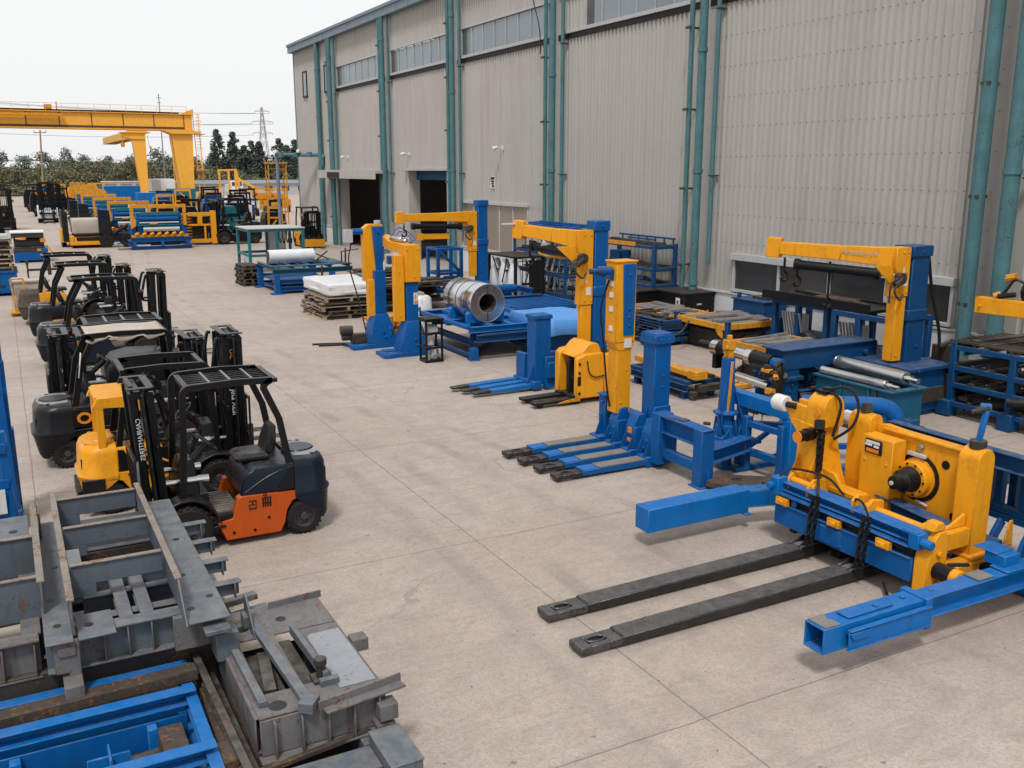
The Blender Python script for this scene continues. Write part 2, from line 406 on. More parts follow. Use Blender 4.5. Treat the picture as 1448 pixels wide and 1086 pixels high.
class MB:
    def __init__(s):
        s.v = []; s.f = []; s.m = Matrix.Identity(4)
    def add(s, vs, fs):
        o = len(s.v)
        for p in vs:
            s.v.append(s.m @ Vector(p))
        for f in fs:
            s.f.append(tuple(i + o for i in f))
        return s
    def box(s, x0, x1, y0, y1, z0, z1):
        e = rnd.uniform(0.0001, 0.0013)
        x0 -= e; y0 -= e; z0 -= e * (z0 > 0.01); x1 += e; y1 += e; z1 += e
        return s.add([(x0, y0, z0), (x1, y0, z0), (x1, y1, z0), (x0, y1, z0), (x0, y0, z1), (x1, y0, z1), (x1, y1, z1), (x0, y1, z1)],
                     [(0, 3, 2, 1), (4, 5, 6, 7), (0, 1, 5, 4), (1, 2, 6, 5), (2, 3, 7, 6), (3, 0, 4, 7)])
    def cbox(s, c, d):
        return s.box(c[0] - d[0] / 2, c[0] + d[0] / 2, c[1] - d[1] / 2, c[1] + d[1] / 2, c[2] - d[2] / 2, c[2] + d[2] / 2)
    def bar(s, p, q, w, h=None, w2=None, h2=None, roll=None):
        """solid bar from p to q, w across (horizontal), h in its up direction; may taper"""
        h = h or w
        w2 = w2 or w; h2 = h2 or h
        p = Vector(p); q = Vector(q)
        a, u = perp(q - p)
        if roll:
            rm = Matrix.Rotation(roll, 3, (q - p).normalized()); a = rm @ a; u = rm @ u
        e = rnd.uniform(0.0001, 0.0012)
        vs = []
        for c, ww, hh in ((p, w + e, h + e), (q, w2 + e, h2 + e)):
            for sa, su in ((-1, -1), (1, -1), (1, 1), (-1, 1)):
                vs.append(c + a * (sa * ww / 2) + u * (su * hh / 2))
        return s.add(vs, [(3, 2, 1, 0), (4, 5, 6, 7), (0, 1, 5, 4), (1, 2, 6, 5), (2, 3, 7, 6), (3, 0, 4, 7)])
    def ib(s, p, q, w, h, t=0.015, roll=0):
        """I beam"""
        p = Vector(p); q = Vector(q)
        a, u = perp(q - p)
        if roll:
            rm = Matrix.Rotation(roll, 3, (q - p).normalized()); a = rm @ a; u = rm @ u
        o = u * (h / 2 - t / 2)
        s.bar(p + o, q + o, w, t, roll=roll); s.bar(p - o, q - o, w, t, roll=roll)
        s.bar(p, q, t, h - 2 * t, roll=roll)
        return s
    def ch(s, p, q, w, h, t=0.012, side=1):
        """channel open to one side"""
        p = Vector(p); q = Vector(q)
        a, u = perp(q - p)
        o = u * (h / 2 - t / 2)
        s.bar(p + o, q + o, w, t); s.bar(p - o, q - o, w, t)
        b = a * (side * (w / 2 - t / 2))
        s.bar(p + b, q + b, t, h - 2 * t)
        return s
    def tube(s, p, q, w, h, t=0.02):
        """rectangular hollow section, open ended"""
        p = Vector(p); q = Vector(q)
        a, u = perp(q - p)
        vs = []; fs = []
        for c in (p, q):
            for ww, hh in ((w, h), (w - 2 * t, h - 2 * t)):
                for sa, su in ((-1, -1), (1, -1), (1, 1), (-1, 1)):
                    vs.append(c + a * (sa * ww / 2) + u * (su * hh / 2))
        for i in range(4):
            j = (i + 1) % 4
            fs += [(i, j, 8 + j, 8 + i), (4 + j, 4 + i, 12 + i, 12 + j), (j, i, 4 + i, 4 + j), (8 + i, 8 + j, 12 + j, 12 + i)]
        return s.add(vs, fs)
    def cyl(s, p, q, r, n=16, r2=None, cap=True):
        p = Vector(p); q = Vector(q)
        r2 = r if r2 is None else r2
        a, u = perp(q - p)
        vs = []
        for c, rr in ((p, r), (q, r2)):
            for i in range(n):
                t = 2 * math.pi * i / n
                vs.append(c + a * (rr * math.cos(t)) + u * (rr * math.sin(t)))
        fs = [(i, (i + 1) % n, n + (i + 1) % n, n + i) for i in range(n)]
        if cap:
            fs += [tuple(range(n))[::-1], tuple(range(n, 2 * n))]
        return s.add(vs, fs)
    def lathe(s, p, q, prof, n=24):
        """prof: (t along p->q in metres, radius)"""
        p = Vector(p); d = (Vector(q) - p).normalized()
        a, u = perp(d)
        vs = []; fs = []
        for t, r in prof:
            for i in range(n):
                k = 2 * math.pi * i / n
                vs.append(p + d * t + a * (r * math.cos(k)) + u * (r * math.sin(k)))
        for j in range(len(prof) - 1):
            for i in range(n):
                i2 = (i + 1) % n
                fs.append((j * n + i, j * n + i2, (j + 1) * n + i2, (j + 1) * n + i))
        return s.add(vs, fs)
    def ring(s, p, q, ro, ri, n=28):
        L = (Vector(q) - Vector(p)).length
        return s.lathe(p, q, [(0, ri), (0, ro), (L, ro), (L, ri), (0, ri)], n)
    def sweep(s, pts, w, h=None, n=0, closed=False, cap=True):
        """section swept along a polyline; n=0 rectangle w x h, else round of radius w"""
        pts = [Vector(p) for p in pts]
        h = h or w
        if n and not closed and 3 <= len(pts) <= 7:         # hoses and hooks: smooth the path
            q = [pts[0] * 2 - pts[1]] + pts + [pts[-1] * 2 - pts[-2]]
            out = []
            for i in range(1, len(q) - 2):
                for k in range(5):
                    t = k / 5
                    out.append(0.5 * ((2 * q[i]) + (q[i + 1] - q[i - 1]) * t + (2 * q[i - 1] - 5 * q[i] + 4 * q[i + 1] - q[i + 2]) * t * t + (3 * q[i] - q[i - 1] - 3 * q[i + 1] + q[i + 2]) * t ** 3))
            pts = out + [pts[-1]]
        N = len(pts)
        tang = []
        for i in range(N):
            if closed:
                d = pts[(i + 1) % N] - pts[i - 1]
            else:
                d = pts[min(i + 1, N - 1)] - pts[max(i - 1, 0)]
            tang.append(d.normalized())
        a, u = perp(tang[0])
        vs = []; fs = []
        prev = tang[0]
        k = n or 4
        for i in range(N):
            ax = prev.cross(tang[i])
            if ax.length > 1e-6:
                rm = Matrix.Rotation(prev.angle(tang[i]), 3, ax.normalized())
                a = rm @ a; u = rm @ u
            prev = tang[i]
            if n:
                for j in range(n):
                    t = 2 * math.pi * j / n
                    vs.append(pts[i] + a * (w * math.cos(t)) + u * (w * math.sin(t)))
            else:
                for sa, su in ((-1, -1), (1, -1), (1, 1), (-1, 1)):
                    vs.append(pts[i] + a * (sa * w / 2) + u * (su * h / 2))
        for i in range(N if closed else N - 1):
            i2 = (i + 1) % N
            for j in range(k):
                j2 = (j + 1) % k
                fs.append((i * k + j, i * k + j2, i2 * k + j2, i2 * k + j))
        if cap and not closed:
            fs += [tuple(range(k))[::-1], tuple((N - 1) * k + j for j in range(k))]
        return s.add(vs, fs)
    def prism(s, poly, ax, a, b):
        """poly in the plane across axis ax: 'x':(y,z) 'y':(x,z) 'z':(x,y)"""
        e = rnd.uniform(0.0001, 0.001)
        a -= e; b += e
        n = len(poly)
        def P(c, t):
            return {'x': (t, c[0], c[1]), 'y': (c[0], t, c[1]), 'z': (c[0], c[1], t)}[ax]
        vs = [P(c, a) for c in poly] + [P(c, b) for c in poly]
        fs = [tuple(range(n))[::-1], tuple(range(n, 2 * n))] + [(i, (i + 1) % n, n + (i + 1) % n, n + i) for i in range(n)]
        return s.add(vs, fs)
    def loft(s, rings, cap=True):
        n = len(rings[0])
        vs = [p for r in rings for p in r]
        fs = []
        for j in range(len(rings) - 1):
            for i in range(n):
                i2 = (i + 1) % n
                fs.append((j * n + i, j * n + i2, (j + 1) * n + i2, (j + 1) * n + i))
        if cap:
            fs += [tuple(range(n))[::-1], tuple((len(rings) - 1) * n + i for i in range(n))]
        return s.add(vs, fs)
    def bolts(s, pts, d, r=0.014, L=0.02):
        d = Vector(d)
        for p in pts:
            s.cyl(p, Vector(p) + d * L, r, 6)
        return s
    def build(s, name, mat, parent=None, bev=0.006, loc=None, smooth=True, ang=35):
        me = bpy.data.meshes.new(name)
        me.from_pydata([tuple(v) for v in s.v], [], s.f)
        bm = bmesh.new(); bm.from_mesh(me)
        bmesh.ops.recalc_face_normals(bm, faces=bm.faces)
        bm.to_mesh(me); bm.free()
        if smooth:
            me.shade_smooth()
            me.set_sharp_from_angle(angle=R(ang))
        me.materials.append(M[mat] if isinstance(mat, str) else mat)
        o = bpy.data.objects.new(name, me)
        COL.objects.link(o)
        if parent:
            o.parent = parent
        if loc:
            o.location = loc
        if bev:
            b = o.modifiers.new('bevel', 'BEVEL')
            b.width = bev; b.segments = 1; b.limit_method = 'ANGLE'; b.angle_limit = R(50)
        return o

def tag(o, label=None, cat=None, group=None, kind=None):
    if label: o['label'] = label
    if cat: o['category'] = cat
    if group: o['group'] = group
    if kind: o['kind'] = kind
    return o

def thing(name, label, cat, loc=(0, 0, 0), rz=0.0, group=None):
    o = bpy.data.objects.new(name, None)
    o.empty_display_size = 0.2
    COL.objects.link(o)
    o.location = loc
    o.rotation_euler = (0, 0, rz)
    return tag(o, label, cat, group)

def dup(o, parent=None):
    c = o.copy()
    COL.objects.link(c)
    if parent:
        c.parent = parent
    for ch in [x for x in bpy.data.objects if x.parent == o]:
        dup(ch, c)
    return c

def text(st, size, mat, parent, mtx, ext=0.002, name='lettering'):
    cu = bpy.data.curves.new('t', 'FONT')
    cu.body = st; cu.size = size; cu.extrude = ext; cu.align_x = 'CENTER'; cu.align_y = 'CENTER'
    tmp = bpy.data.objects.new('t', cu)
    COL.objects.link(tmp)
    me = bpy.data.meshes.new_from_object(tmp.evaluated_get(bpy.context.evaluated_depsgraph_get()))
    bpy.data.objects.remove(tmp)
    me.transform(mtx)
    me.name = name
    me.materials.clear(); me.materials.append(M[mat])
    o = bpy.data.objects.new(name, me)
    COL.objects.link(o)
    o.parent = parent
    return o

def TM(loc, xdir, ydir):
    """matrix laying text at loc with its reading direction xdir and its up direction ydir"""
    x = Vector(xdir).normalized(); y = Vector(ydir).normalized(); z = x.cross(y)
    m = Matrix((x, y, z)).transposed().to_4x4()
    m.translation = Vector(loc)
    return m

def arc(c, r, a0, a1, n, plane='xz'):
    out = []
    for i in range(n + 1):
        t = R(a0 + (a1 - a0) * i / n)
        u, v = r * math.cos(t), r * math.sin(t)
        out.append({'xz': (c[0] + u, c[1], c[2] + v), 'xy': (c[0] + u, c[1] + v, c[2]), 'yz': (c[0], c[1] + u, c[2] + v)}[plane])
    return out

def chain(m, p, q, r=0.014, sag=0.0, step=0.055):
    p = Vector(p); q = Vector(q)
    n = max(2, int((q - p).length / step))
    for i in range(n):
        a = p.lerp(q, i / n); b = p.lerp(q, (i + 1) / n)
        for c, t in ((a, i / n), (b, (i + 1) / n)):
            c.z -= sag * 4 * t * (1 - t)
        if i % 2:
            m.bar(a, b, r * 3.0, r)
        else:
            m.bar(a, b, r, r * 3.0)

# ------------------------------------------------------------------ ground and far setting
def quad_sheet(name, x0, x1, y0, y1, z, mat):
    m = MB(); m.add([(x0, y0, z), (x1, y0, z), (x1, y1, z), (x0, y1, z)], [(0, 1, 2, 3)])
    return tag(m.build(name, mat, bev=0), kind='structure')
quad_sheet('ground', -750, 750, -150, 950, -0.03, 'earth')
quad_sheet('yard', -60, 62, -30, 207, 0.0, 'yard')

def hill_band(name, y0, y1, x0, x1, hs, mat):
    m = MB(); n = 60
    rows = [(y0, 0.0), (y0 + (y1 - y0) * 0.35, 0.55), (y0 + (y1 - y0) * 0.7, 1.0), (y1, 0.9)]
    vs = []; fs = []
    for y, k in rows:
        for i in range(n + 1):
            x = x0 + (x1 - x0) * i / n
            h = hs * (0.75 + 0.18 * math.sin(x * 0.021 + 1) + 0.1 * math.sin(x * 0.057) + 0.04 * math.sin(x * 0.31))
            vs.append((x, y, -0.5 + h * k))
    for j in range(len(rows) - 1):
        for i in range(n):
            fs.append((j * (n + 1) + i, j * (n + 1) + i + 1, (j + 1) * (n + 1) + i + 1, (j + 1) * (n + 1) + i))
    m.add(vs, fs)
    return tag(m.build(name, mat, bev=0), kind='structure')
hill_band('hills', 300, 620, -300, 420, 9.5, 'hill')

# ------------------------------------------------------------------ trees
def foliage(seed, lobes, n, q0, q1):
    r = random.Random(seed); m = MB()
    for (c, rad, sq) in lobes:
        c = Vector(c)
        for _ in range(n):
            d = Vector((r.gauss(0, 1), r.gauss(0, 1), r.gauss(0, 1))).normalized()
            p = c + Vector((d.x, d.y, d.z * sq)) * (rad * (r.random() ** 0.35))
            nrm = (d + Vector((r.gauss(0, .6), r.gauss(0, .6), r.gauss(0, .6) + 0.3))).normalized()
            a, u = perp(nrm)
            t = r.uniform(0, 6.28)
            a2 = a * math.cos(t) + u * math.sin(t); u2 = u * math.cos(t) - a * math.sin(t)
            s1 = r.uniform(q0, q1); s2 = s1 * r.uniform(0.5, 1)
            m.add([p - a2 * s1 - u2 * s2 * .3, p + u2 * s2, p + a2 * s1 - u2 * s2 * .2, p - u2 * s2 * .8], [(0, 1, 2, 3)])
    return m

def broadleaf_mesh(seed, H, Wd, mat, base=0.12):
    r = random.Random(seed)
    lobes = []
    for i in range(26):
        z = r.uniform(base, 0.97)
        k = math.sin(math.pi * min(1, (z - base) / (1 - base) * 0.75 + 0.22))
        a = r.uniform(0, 6.28); rr = Wd * 0.5 * k * math.sqrt(r.random())
        lobes.append(((rr * math.cos(a), rr * math.sin(a), H * z * 0.88), Wd * r.uniform(0.16, 0.30), 0.85))
    return foliage(seed, lobes, 75, 0.13, 0.34)

def conifer_mesh(seed, H, Wd):
    r = random.Random(seed); m = MB(); lobes = []
    n = 26
    for i in range(n):
        t = i / (n - 1)
        rad = Wd * 0.5 * (1 - t) ** 0.85 + 0.12
        k = max(2, int(9 * (1 - t)))
        for j in range(k):
            a = r.uniform(0, 6.28); q = rad * r.uniform(0.45, 0.95)
            lobes.append(((q * math.cos(a), q * math.sin(a), H * (0.06 + 0.93 * t) - q * 0.3), 0.42 + 0.34 * rad, 0.8))
    return foliage(seed, lobes, 40, 0.12, 0.32)

def trunk_mesh(seed, H, r0, limbs=5):
    r = random.Random(seed + 99); m = MB()
    pts = [(0, 0, -0.1), (r.uniform(-.1, .1), r.uniform(-.1, .1), H * .3), (r.uniform(-.2, .2), r.uniform(-.2, .2), H * .7)]
    m.cyl(pts[0], pts[1], r0, 7, r0 * .75); m.cyl(pts[1], pts[2], r0 * .75, 7, r0 * .3)
    for i in range(limbs):
        a = r.uniform(0, 6.28); z = H * r.uniform(.25, .6)
        m.cyl((0, 0, z), (math.cos(a) * H * .2, math.sin(a) * H * .2, z + H * .18), r0 * .4, 5, r0 * .1)
    return m

def tree_proto(name, crown, trunk, mat):
    root = thing(name, '', '')
    trunk.build('trunk', 'trunk', root, bev=0)
    crown.build('crown', mat, root, bev=0, smooth=False)
    return root

protos = {}
for i in range(4):
    protos['b%d' % i] = tree_proto('broadleaf_tree', broadleaf_mesh(10 + i, 8.0, 7.0 + i * .6, 'leaf'), trunk_mesh(i, 8, .22), 'leaf')
for i in range(3):
    protos['f%d' % i] = tree_proto('broadleaf_tree', broadleaf_mesh(30 + i, 10.0, 6.0 + i * .8, 'leaf_far', .2), trunk_mesh(20 + i, 10, .22), 'leaf_far')
for i in range(3):
    protos['c%d' % i] = tree_proto('conifer_tree', conifer_mesh(50 + i, 12.0, 5.2 + .5 * i), trunk_mesh(40 + i, 12, .2, 0), 'needle')
for i in range(2):
    protos['s%d' % i] = tree_proto('shrub', broadleaf_mesh(70 + i, 3.2, 5.0, 'leaf', .02), trunk_mesh(60 + i, 3.0, .08), 'leaf')
_used = set()
def plant(key, x, y, h, w, label, cat, group):
    p = protos[key]
    if key in _used:
        o = dup(p)
    else:
        o = p; _used.add(key)
    H = {'b': 8.0, 'f': 10.0, 'c': 12.0, 's': 3.2}[key[0]]
    o.location = (x, y, -0.03)
    o.scale = (w, w, h / H)
    o.rotation_euler = (0, 0, rnd.uniform(0, 6.28))
    tag(o, label, cat, group)

# twin tall conifers standing clear of the tree line
plant('c0', 45.6, 231, 13.9, 1.35, 'taller left one of two dark pointed conifers behind the yellow gantry leg', 'tree', None)
plant('c1', 49.2, 231, 13.4, 1.35, 'right one of two dark pointed conifers behind the yellow gantry leg', 'tree', None)
x = -14.0; i = 0
while x < 42:                                    # front row left: olive scrubby trees
    plant('b%d' % (i % 4), x, 216 + rnd.uniform(-4, 5), rnd.uniform(5.6, 7.4), rnd.uniform(.75, 1.0), 'olive green bushy tree in the row along the far end of the yard', 'tree', 'olive trees along the end of the yard')
    x += rnd.uniform(3.2, 4.6); i += 1
x = -20.0
while x < 100:                                   # second row
    h = rnd.uniform(7.6, 9.4) if x < 38 else rnd.uniform(8.6, 10.8)
    if x < 52:
        plant('f%d' % (i % 3), x, 248 + rnd.uniform(-8, 8), h, rnd.uniform(.8, 1.1), 'grey green tree in the second row behind the yard', 'tree', 'grey green trees behind the olive row')
    else:
        plant('c%d' % (i % 3), x, 236 + rnd.uniform(-6, 6), rnd.uniform(10, 12.2), rnd.uniform(1.2, 1.6), 'dark conifer in the dense stand beside the warehouse corner', 'tree', 'dark conifers beside the warehouse corner')
    x += rnd.uniform(3.6, 5.2); i += 1
x = 53.0
while x < 88:
    plant('c%d' % (i % 3), x, 246 + rnd.uniform(-4, 4), rnd.uniform(10.5, 12.8), rnd.uniform(1.3, 1.7), 'dark conifer in the dense stand beside the warehouse corner', 'tree', 'dark conifers beside the warehouse corner')
    x += rnd.uniform(3.0, 4.2); i += 1
x = -30.0
while x < 120:
    plant('f%d' % (i % 3), x, 283 + rnd.uniform(-12, 12), rnd.uniform(9, 11.2), rnd.uniform(.9, 1.3), 'pale hazy tree in the rearmost row below the sky', 'tree', 'rearmost hazy trees')
    x += rnd.uniform(4.2, 6.4); i += 1
x = 40
while x < 76:
    plant('s%d' % (i % 2), x, 214 + rnd.uniform(-3, 3), rnd.uniform(2.6, 4.4), rnd.uniform(.8, 1.1), 'low bush in front of the dark conifers', 'bush', 'low bushes before the conifers')
    x += rnd.uniform(2.6, 3.8); i += 1
x = -12
while x < 40:
    plant('s%d' % (i % 2), x, 209.5 + rnd.uniform(-1, 1), rnd.uniform(1.5, 2.9), rnd.uniform(.6, .9), 'low bush at the edge of the far concrete', 'bush', 'low bushes at the yard edge')
    x += rnd.uniform(3.0, 5.0); i += 1
for k_ in protos:
    if k_ not in _used:
        for ch in list(protos[k_].children): bpy.data.objects.remove(ch)
        bpy.data.objects.remove(protos[k_])

# power lines, poles, far sheds
py = thing('pylon', 'lattice steel power pylon rising behind the dark conifers', 'pylon', (109.7, 450, 0))
m = MB()
Hp = 33.0
def pw(z): return 2.6 * (1 - z / Hp) ** 1.1 + 0.32
zz = [0, 5, 10, 14.5, 18.5, 22, 25, 28, 30.5, 33]
for a, b in zip(zz, zz[1:]):
    for sx, sy in ((-1, -1), (1, -1), (1, 1), (-1, 1)):
        m.bar((sx * pw(a), sy * pw(a), a), (sx * pw(b), sy * pw(b), b), .22)
    for (s1, s2) in (((-1, -1), (1, -1)), ((1, -1), (1, 1)), ((1, 1), (-1, 1)), ((-1, 1), (-1, -1))):
        m.bar((s1[0] * pw(a), s1[1] * pw(a), a), (s2[0] * pw(b), s2[1] * pw(b), b), .14)
        m.bar((s2[0] * pw(a), s2[1] * pw(a), a), (s1[0] * pw(b), s1[1] * pw(b), b), .14)
m.build('tower', 'alu', py, bev=0)
for z, w in ((31, 3.3), (26.4, 4.8), (21.4, 4.4)):
    m = MB()
    for s_ in (-1, 1):
        m.bar((0, -.3, z), (s_ * w, 0, z), .2); m.bar((0, .3, z), (s_ * w, 0, z), .2); m.bar((0, 0, z + 1.0), (s_ * w, 0, z), .16)
        m.cyl((s_ * w, 0, z), (s_ * w, 0, z - .9), .12, 6)
    m.build('cross_arm', 'alu', py, bev=0)
for n_, (z, w, s_, zl) in enumerate(((31, 3.3, -1, 41), (26.4, 4.8, -1, 33), (21.4, 4.4, -1, 27.5), (31, 3.3, 1, 42), (26.4, 4.8, 1, 34.4))):
    a = Vector((109.7 + s_ * w, 450, z - .9)); b = Vector((-110, 420 + s_ * 6, zl))
    m = MB(); pts = []
    for i in range(25):
        t = i / 24; p = a.lerp(b, t); p.z -= 5.0 * 4 * t * (1 - t); pts.append(p)
    m.sweep(pts, .07, n=4)
    nm = ['upper left', 'middle left', 'lowest', 'upper right', 'middle right'][n_]
    tag(m.build('power_line', 'trim', None, bev=0), 'thin sagging wire from the ' + nm + ' arm end of the distant pylon', 'wire', 'wires strung from the pylon')

po = thing('utility_pole', 'leaning brown wooden pole with short cross arm at the yard end', 'pole', (6.65, 185, 0))
m = MB(); m.cyl((0, 0, 0), (.55, 0, 11.6), .19, 9, .12); m.build('pole', 'pole_wood', po, bev=0)
m = MB(); m.bar((-.5, 0, 11.15), (1.5, 0, 11.2), .12, .14); m.cyl((-.4, 0, 11.2), (-.4, 0, 11.5), .06, 6); m.cyl((1.4, 0, 11.25), (1.4, 0, 11.55), .06, 6)
m.build('cross_arm', 'pole_wood', po, bev=0)
po = thing('mast_pole', 'thin grey mast standing up behind the gantry girder', 'pole', (30.5, 210, 0))
m = MB(); m.cyl((0, 0, 0), (0, 0, 20), .14, 7, .09); m.build('pole', 'trim', po, bev=0)
m = MB(); m.bar((-.5, 0, 19.2), (.5, 0, 19.2), .1); m.bar((-.4, 0, 18.3), (.4, 0, 18.3), .1); m.build('cross_arm', 'trim', po, bev=0)
po = thing('mast_pole', 'thin distant mast above the trees left of the warehouse', 'pole', (92, 300, 0))
m = MB(); m.cyl((0, 0, 0), (0, 0, 17), .16, 7, .1); m.build('pole', 'trim', po, bev=0)
m = MB(); m.bar((-.5, 0, 14), (.5, 0, 14), .12); m.build('cross_arm', 'trim', po, bev=0)

sh = thing('far_shed', 'pale roofed shed half hidden among trees at far left', 'building', (4, 262, 0))
m = MB(); m.box(-9, 7, 0, 10, 0, 5.4); m.build('wall', 'alu', sh, bev=0)
m = MB(); m.prism([(-.5, 5.4), (5, 7.0), (10.5, 5.4)], 'x', -9.4, 7.4); m.build('roof', 'white', sh, bev=0)
m = MB()
for k in range(6): m.box(-8 + 2.5 * k, -6.6 + 2.5 * k, -.08, 0, 3.0, 4.4)
m.build('window', 'glass_dark', sh, bev=0)

# ------------------------------------------------------------------ warehouse
WX = 20.3; WT = 13.5; Y_END = 72.5; Y_NEAR = -6.0
wh = thing('warehouse', 'long tall grey corrugated metal warehouse with teal pipes along its wall', 'building', (0, 0, 0))
PITCH = 0.24
def clad(m, y0, y1, z0, z1):
    n = max(1, round((y1 - y0) / PITCH)); p = (y1 - y0) / n
    prof = []
    for i in range(n):
        y = y0 + i * p
        prof += [(y, 0), (y + p * .5, 0), (y + p * .60, -.052), (y + p * .90, -.052)]
    prof.append((y1, 0))
    vs = [(WX + d, y, z0) for y, d in prof] + [(WX + d, y, z1) for y, d in prof]
    k = len(prof)
    m.add(vs, [(i, i + 1, k + i + 1, k + i) for i in range(k - 1)])
colY = [4.6, 14.3, 25.0, 34.3, 43.9, 53.4, 63.2]        # column lines
ZP = 1.2; ZB = 10.3; ZW = 11.5
cl = MB(); fr = MB()
bays = [(Y_NEAR, 4.6), (4.6, 14.3), (14.3, 25.0), (25.0, 34.3), (34.3, 43.9), (43.9, 53.4), (53.4, 63.2), (63.2, Y_END)]
doors = {6: (54.0, 62.4, 4.9), 5: (45.0, 50.2, 4.95)}
lowwin = {2: (15.2, 23.1, 1.24, 2.24), 4: (36.6, 43.3, 1.22, 3.4)}
topwin = {0: (-5.5, 3.9), 1: (5.3, 13.6), 2: (15.0, 24.2), 3: (25.6, 32.1), 4: (35.3, 43.2), 5: (44.8, 52.6), 6: (54.2, 62.4)}
for b, (y0, y1) in enumerate(bays):
    top = ZB if b in topwin else WT
    if b in doors:
        d0, d1, dz = doors[b]
        clad(cl, y0, d0, ZP, dz); clad(cl, d1, y1, ZP, dz); clad(cl, y0, y1, dz, top)
    elif b in lowwin:
        w0, w1, z0, z1 = lowwin[b]
        clad(cl, y0, w0, ZP, z1); clad(cl, w1, y1, ZP, z1); clad(cl, y0, y1, z1, top)
    else:
        clad(cl, y0, y1, ZP, top)
    if b in topwin:
        w0, w1 = topwin[b]
        clad(cl, y0, w0, ZB, ZW); clad(cl, w1, y1, ZB, ZW); clad(cl, y0, y1, ZW, WT)
cl.build('wall', 'clad', wh, bev=0, smooth=False)
# side walls, back, roof: a real closed hall
m = MB()
m.box(WX + .06, 52, Y_END - .2, Y_END, 0, WT); m.box(WX + .06, 52, Y_NEAR, Y_NEAR + .2, 0, WT); m.box(51.8, 52, Y_NEAR + .2, Y_END - .2, 0, WT)
m.build('end_wall', 'clad', wh, bev=0)
m = MB(); m.prism([(WX - .1, WT - .02), (36, WT + 2.4), (52.3, WT - .02), (52.3, WT - .14), (36, WT + 2.28), (WX - .1, WT - .14)], 'y', Y_NEAR - .3, Y_END + .3)
m.build('roof', 'trim', wh, bev=0)
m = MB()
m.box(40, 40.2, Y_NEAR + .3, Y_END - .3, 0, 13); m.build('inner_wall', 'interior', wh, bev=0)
# plinth, split round the doors
m = MB()
for (a, b) in ((Y_NEAR, 44.9), (50.3, 53.9), (62.5, Y_END)):
    m.box(WX - .13, WX + .1, a, b, 0, 1.13)
m.build('plinth', 'plinth', wh, bev=.015)
m = MB()
for (a, b) in ((Y_NEAR, 44.9), (50.3, 53.9), (62.5, Y_END)):
    m.box(WX - .17, WX + .02, a, b, 1.14, 1.2)
m.build('drip_flashing', 'alu', wh)
# eaves gutter and end flashing
m = MB()
m.box(WX - .42, WX + .05, Y_NEAR - .3, Y_END + .3, WT - .12, WT + .42)
m.box(WX - .50, WX - .421, Y_NEAR - .35, Y_END + .35, WT + .3, WT + .47)
for k in range(16): m.box(WX - .435, WX - .42, Y_NEAR + 5 * k, Y_NEAR + 5 * k + .09, WT - .1, WT + .42)
m.build('eaves_gutter', 'trim', wh)
m = MB(); m.box(WX - .1, WX + .07, Y_END - .02, Y_END + .12, 0, WT - .13); m.build('corner_flashing', 'trim', wh)
# clerestory windows
for b, (w0, w1) in topwin.items():
    y0, y1 = bays[b]
    f = MB()
    f.box(WX - .10, WX + .02, y0 + .25, y1 - .25, ZW, ZW + .09)
    f.box(WX - .16, WX + .02, y0 + .25, y1 - .25, ZB - .13, ZB)
    n = max(3, round((w1 - w0) / 1.12))
    for i in range(n + 1):
        y = w0 + (w1 - w0) * i / n
        f.box(WX - .07, WX + .01, y - .016, y + .016, ZB + .002, ZW - .002)
    wo_ = f.build('window', 'alu', wh)
    g = MB(); g.box(WX - .02, WX - .005, w0 + .03, w1 - .03, ZB + .03, ZW - .03); g.build('pane', 'glass_high', wo_, bev=0)
    s_ = MB(); s_.box(WX - .03, WX + .02, w1 - .5, w1 + .0, ZB + .02, ZW - .02); s_.build('end_panel', 'interior', wo_, bev=0)
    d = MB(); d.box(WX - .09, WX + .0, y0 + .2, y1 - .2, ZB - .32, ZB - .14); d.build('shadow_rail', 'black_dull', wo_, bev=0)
# low window strips
w0, w1, z0, z1 = lowwin[2]
f = MB()
f.box(WX - .2, WX + .02, w0 - .08, w1 + .08, z1, z1 + .2); f.box(WX - .15, WX + .02, w0 - .06, w1 + .06, z0, z0 + .09)
for i in range(5):
    y = w0 + (w1 - w0) * i / 4
    f.box(WX - .11, WX + .01, y - .045, y + .045, z0 + .092, z1 - .002)
wo_ = f.build('window', 'alu', wh)
g = MB(); g.box(WX - .05, WX - .02, w0 + .05, w1 - .05, z0 + .09, z1); g.build('pane', 'glass_dark', wo_, bev=0)
w0, w1, z0, z1 = lowwin[4]
f = MB()
f.box(WX - .16, WX + .02, w0 - .1, w1 + .1, z1, z1 + .14); f.box(WX - .15, WX + .02, w0 - .06, w1 + .06, z0, z0 + .08)
for i in range(6):
    y = w0 + (w1 - w0) * i / 5
    f.box(WX - .09, WX + .01, y - .035, y + .035, z0 + .082, z1 - .002)
wo_ = f.build('window', 'alu', wh)
g = MB(); g.box(WX - .05, WX - .02, w0 + .05, w1 - .05, z0 + .08, z1); g.build('pane', 'glass_brown', wo_, bev=0)
# two small windows near the far corner
for y in (69.8, 64.6):
    f = MB()
    for a in ((y - .5, y - .42, 10.2, 11.9), (y + .42, y + .5, 10.2, 11.9), (y - .419, y + .419, 11.8, 11.9), (y - .55, y + .55, 10.08, 10.2)):
        f.box(WX - .12, WX - .03, *a)
    wo_ = f.build('window', 'black_dull', wh)
    g = MB(); g.box(WX - .08, WX - .05, y - .42, y + .42, 10.2, 11.8); g.build('pane', 'glass_high', wo_, bev=0)
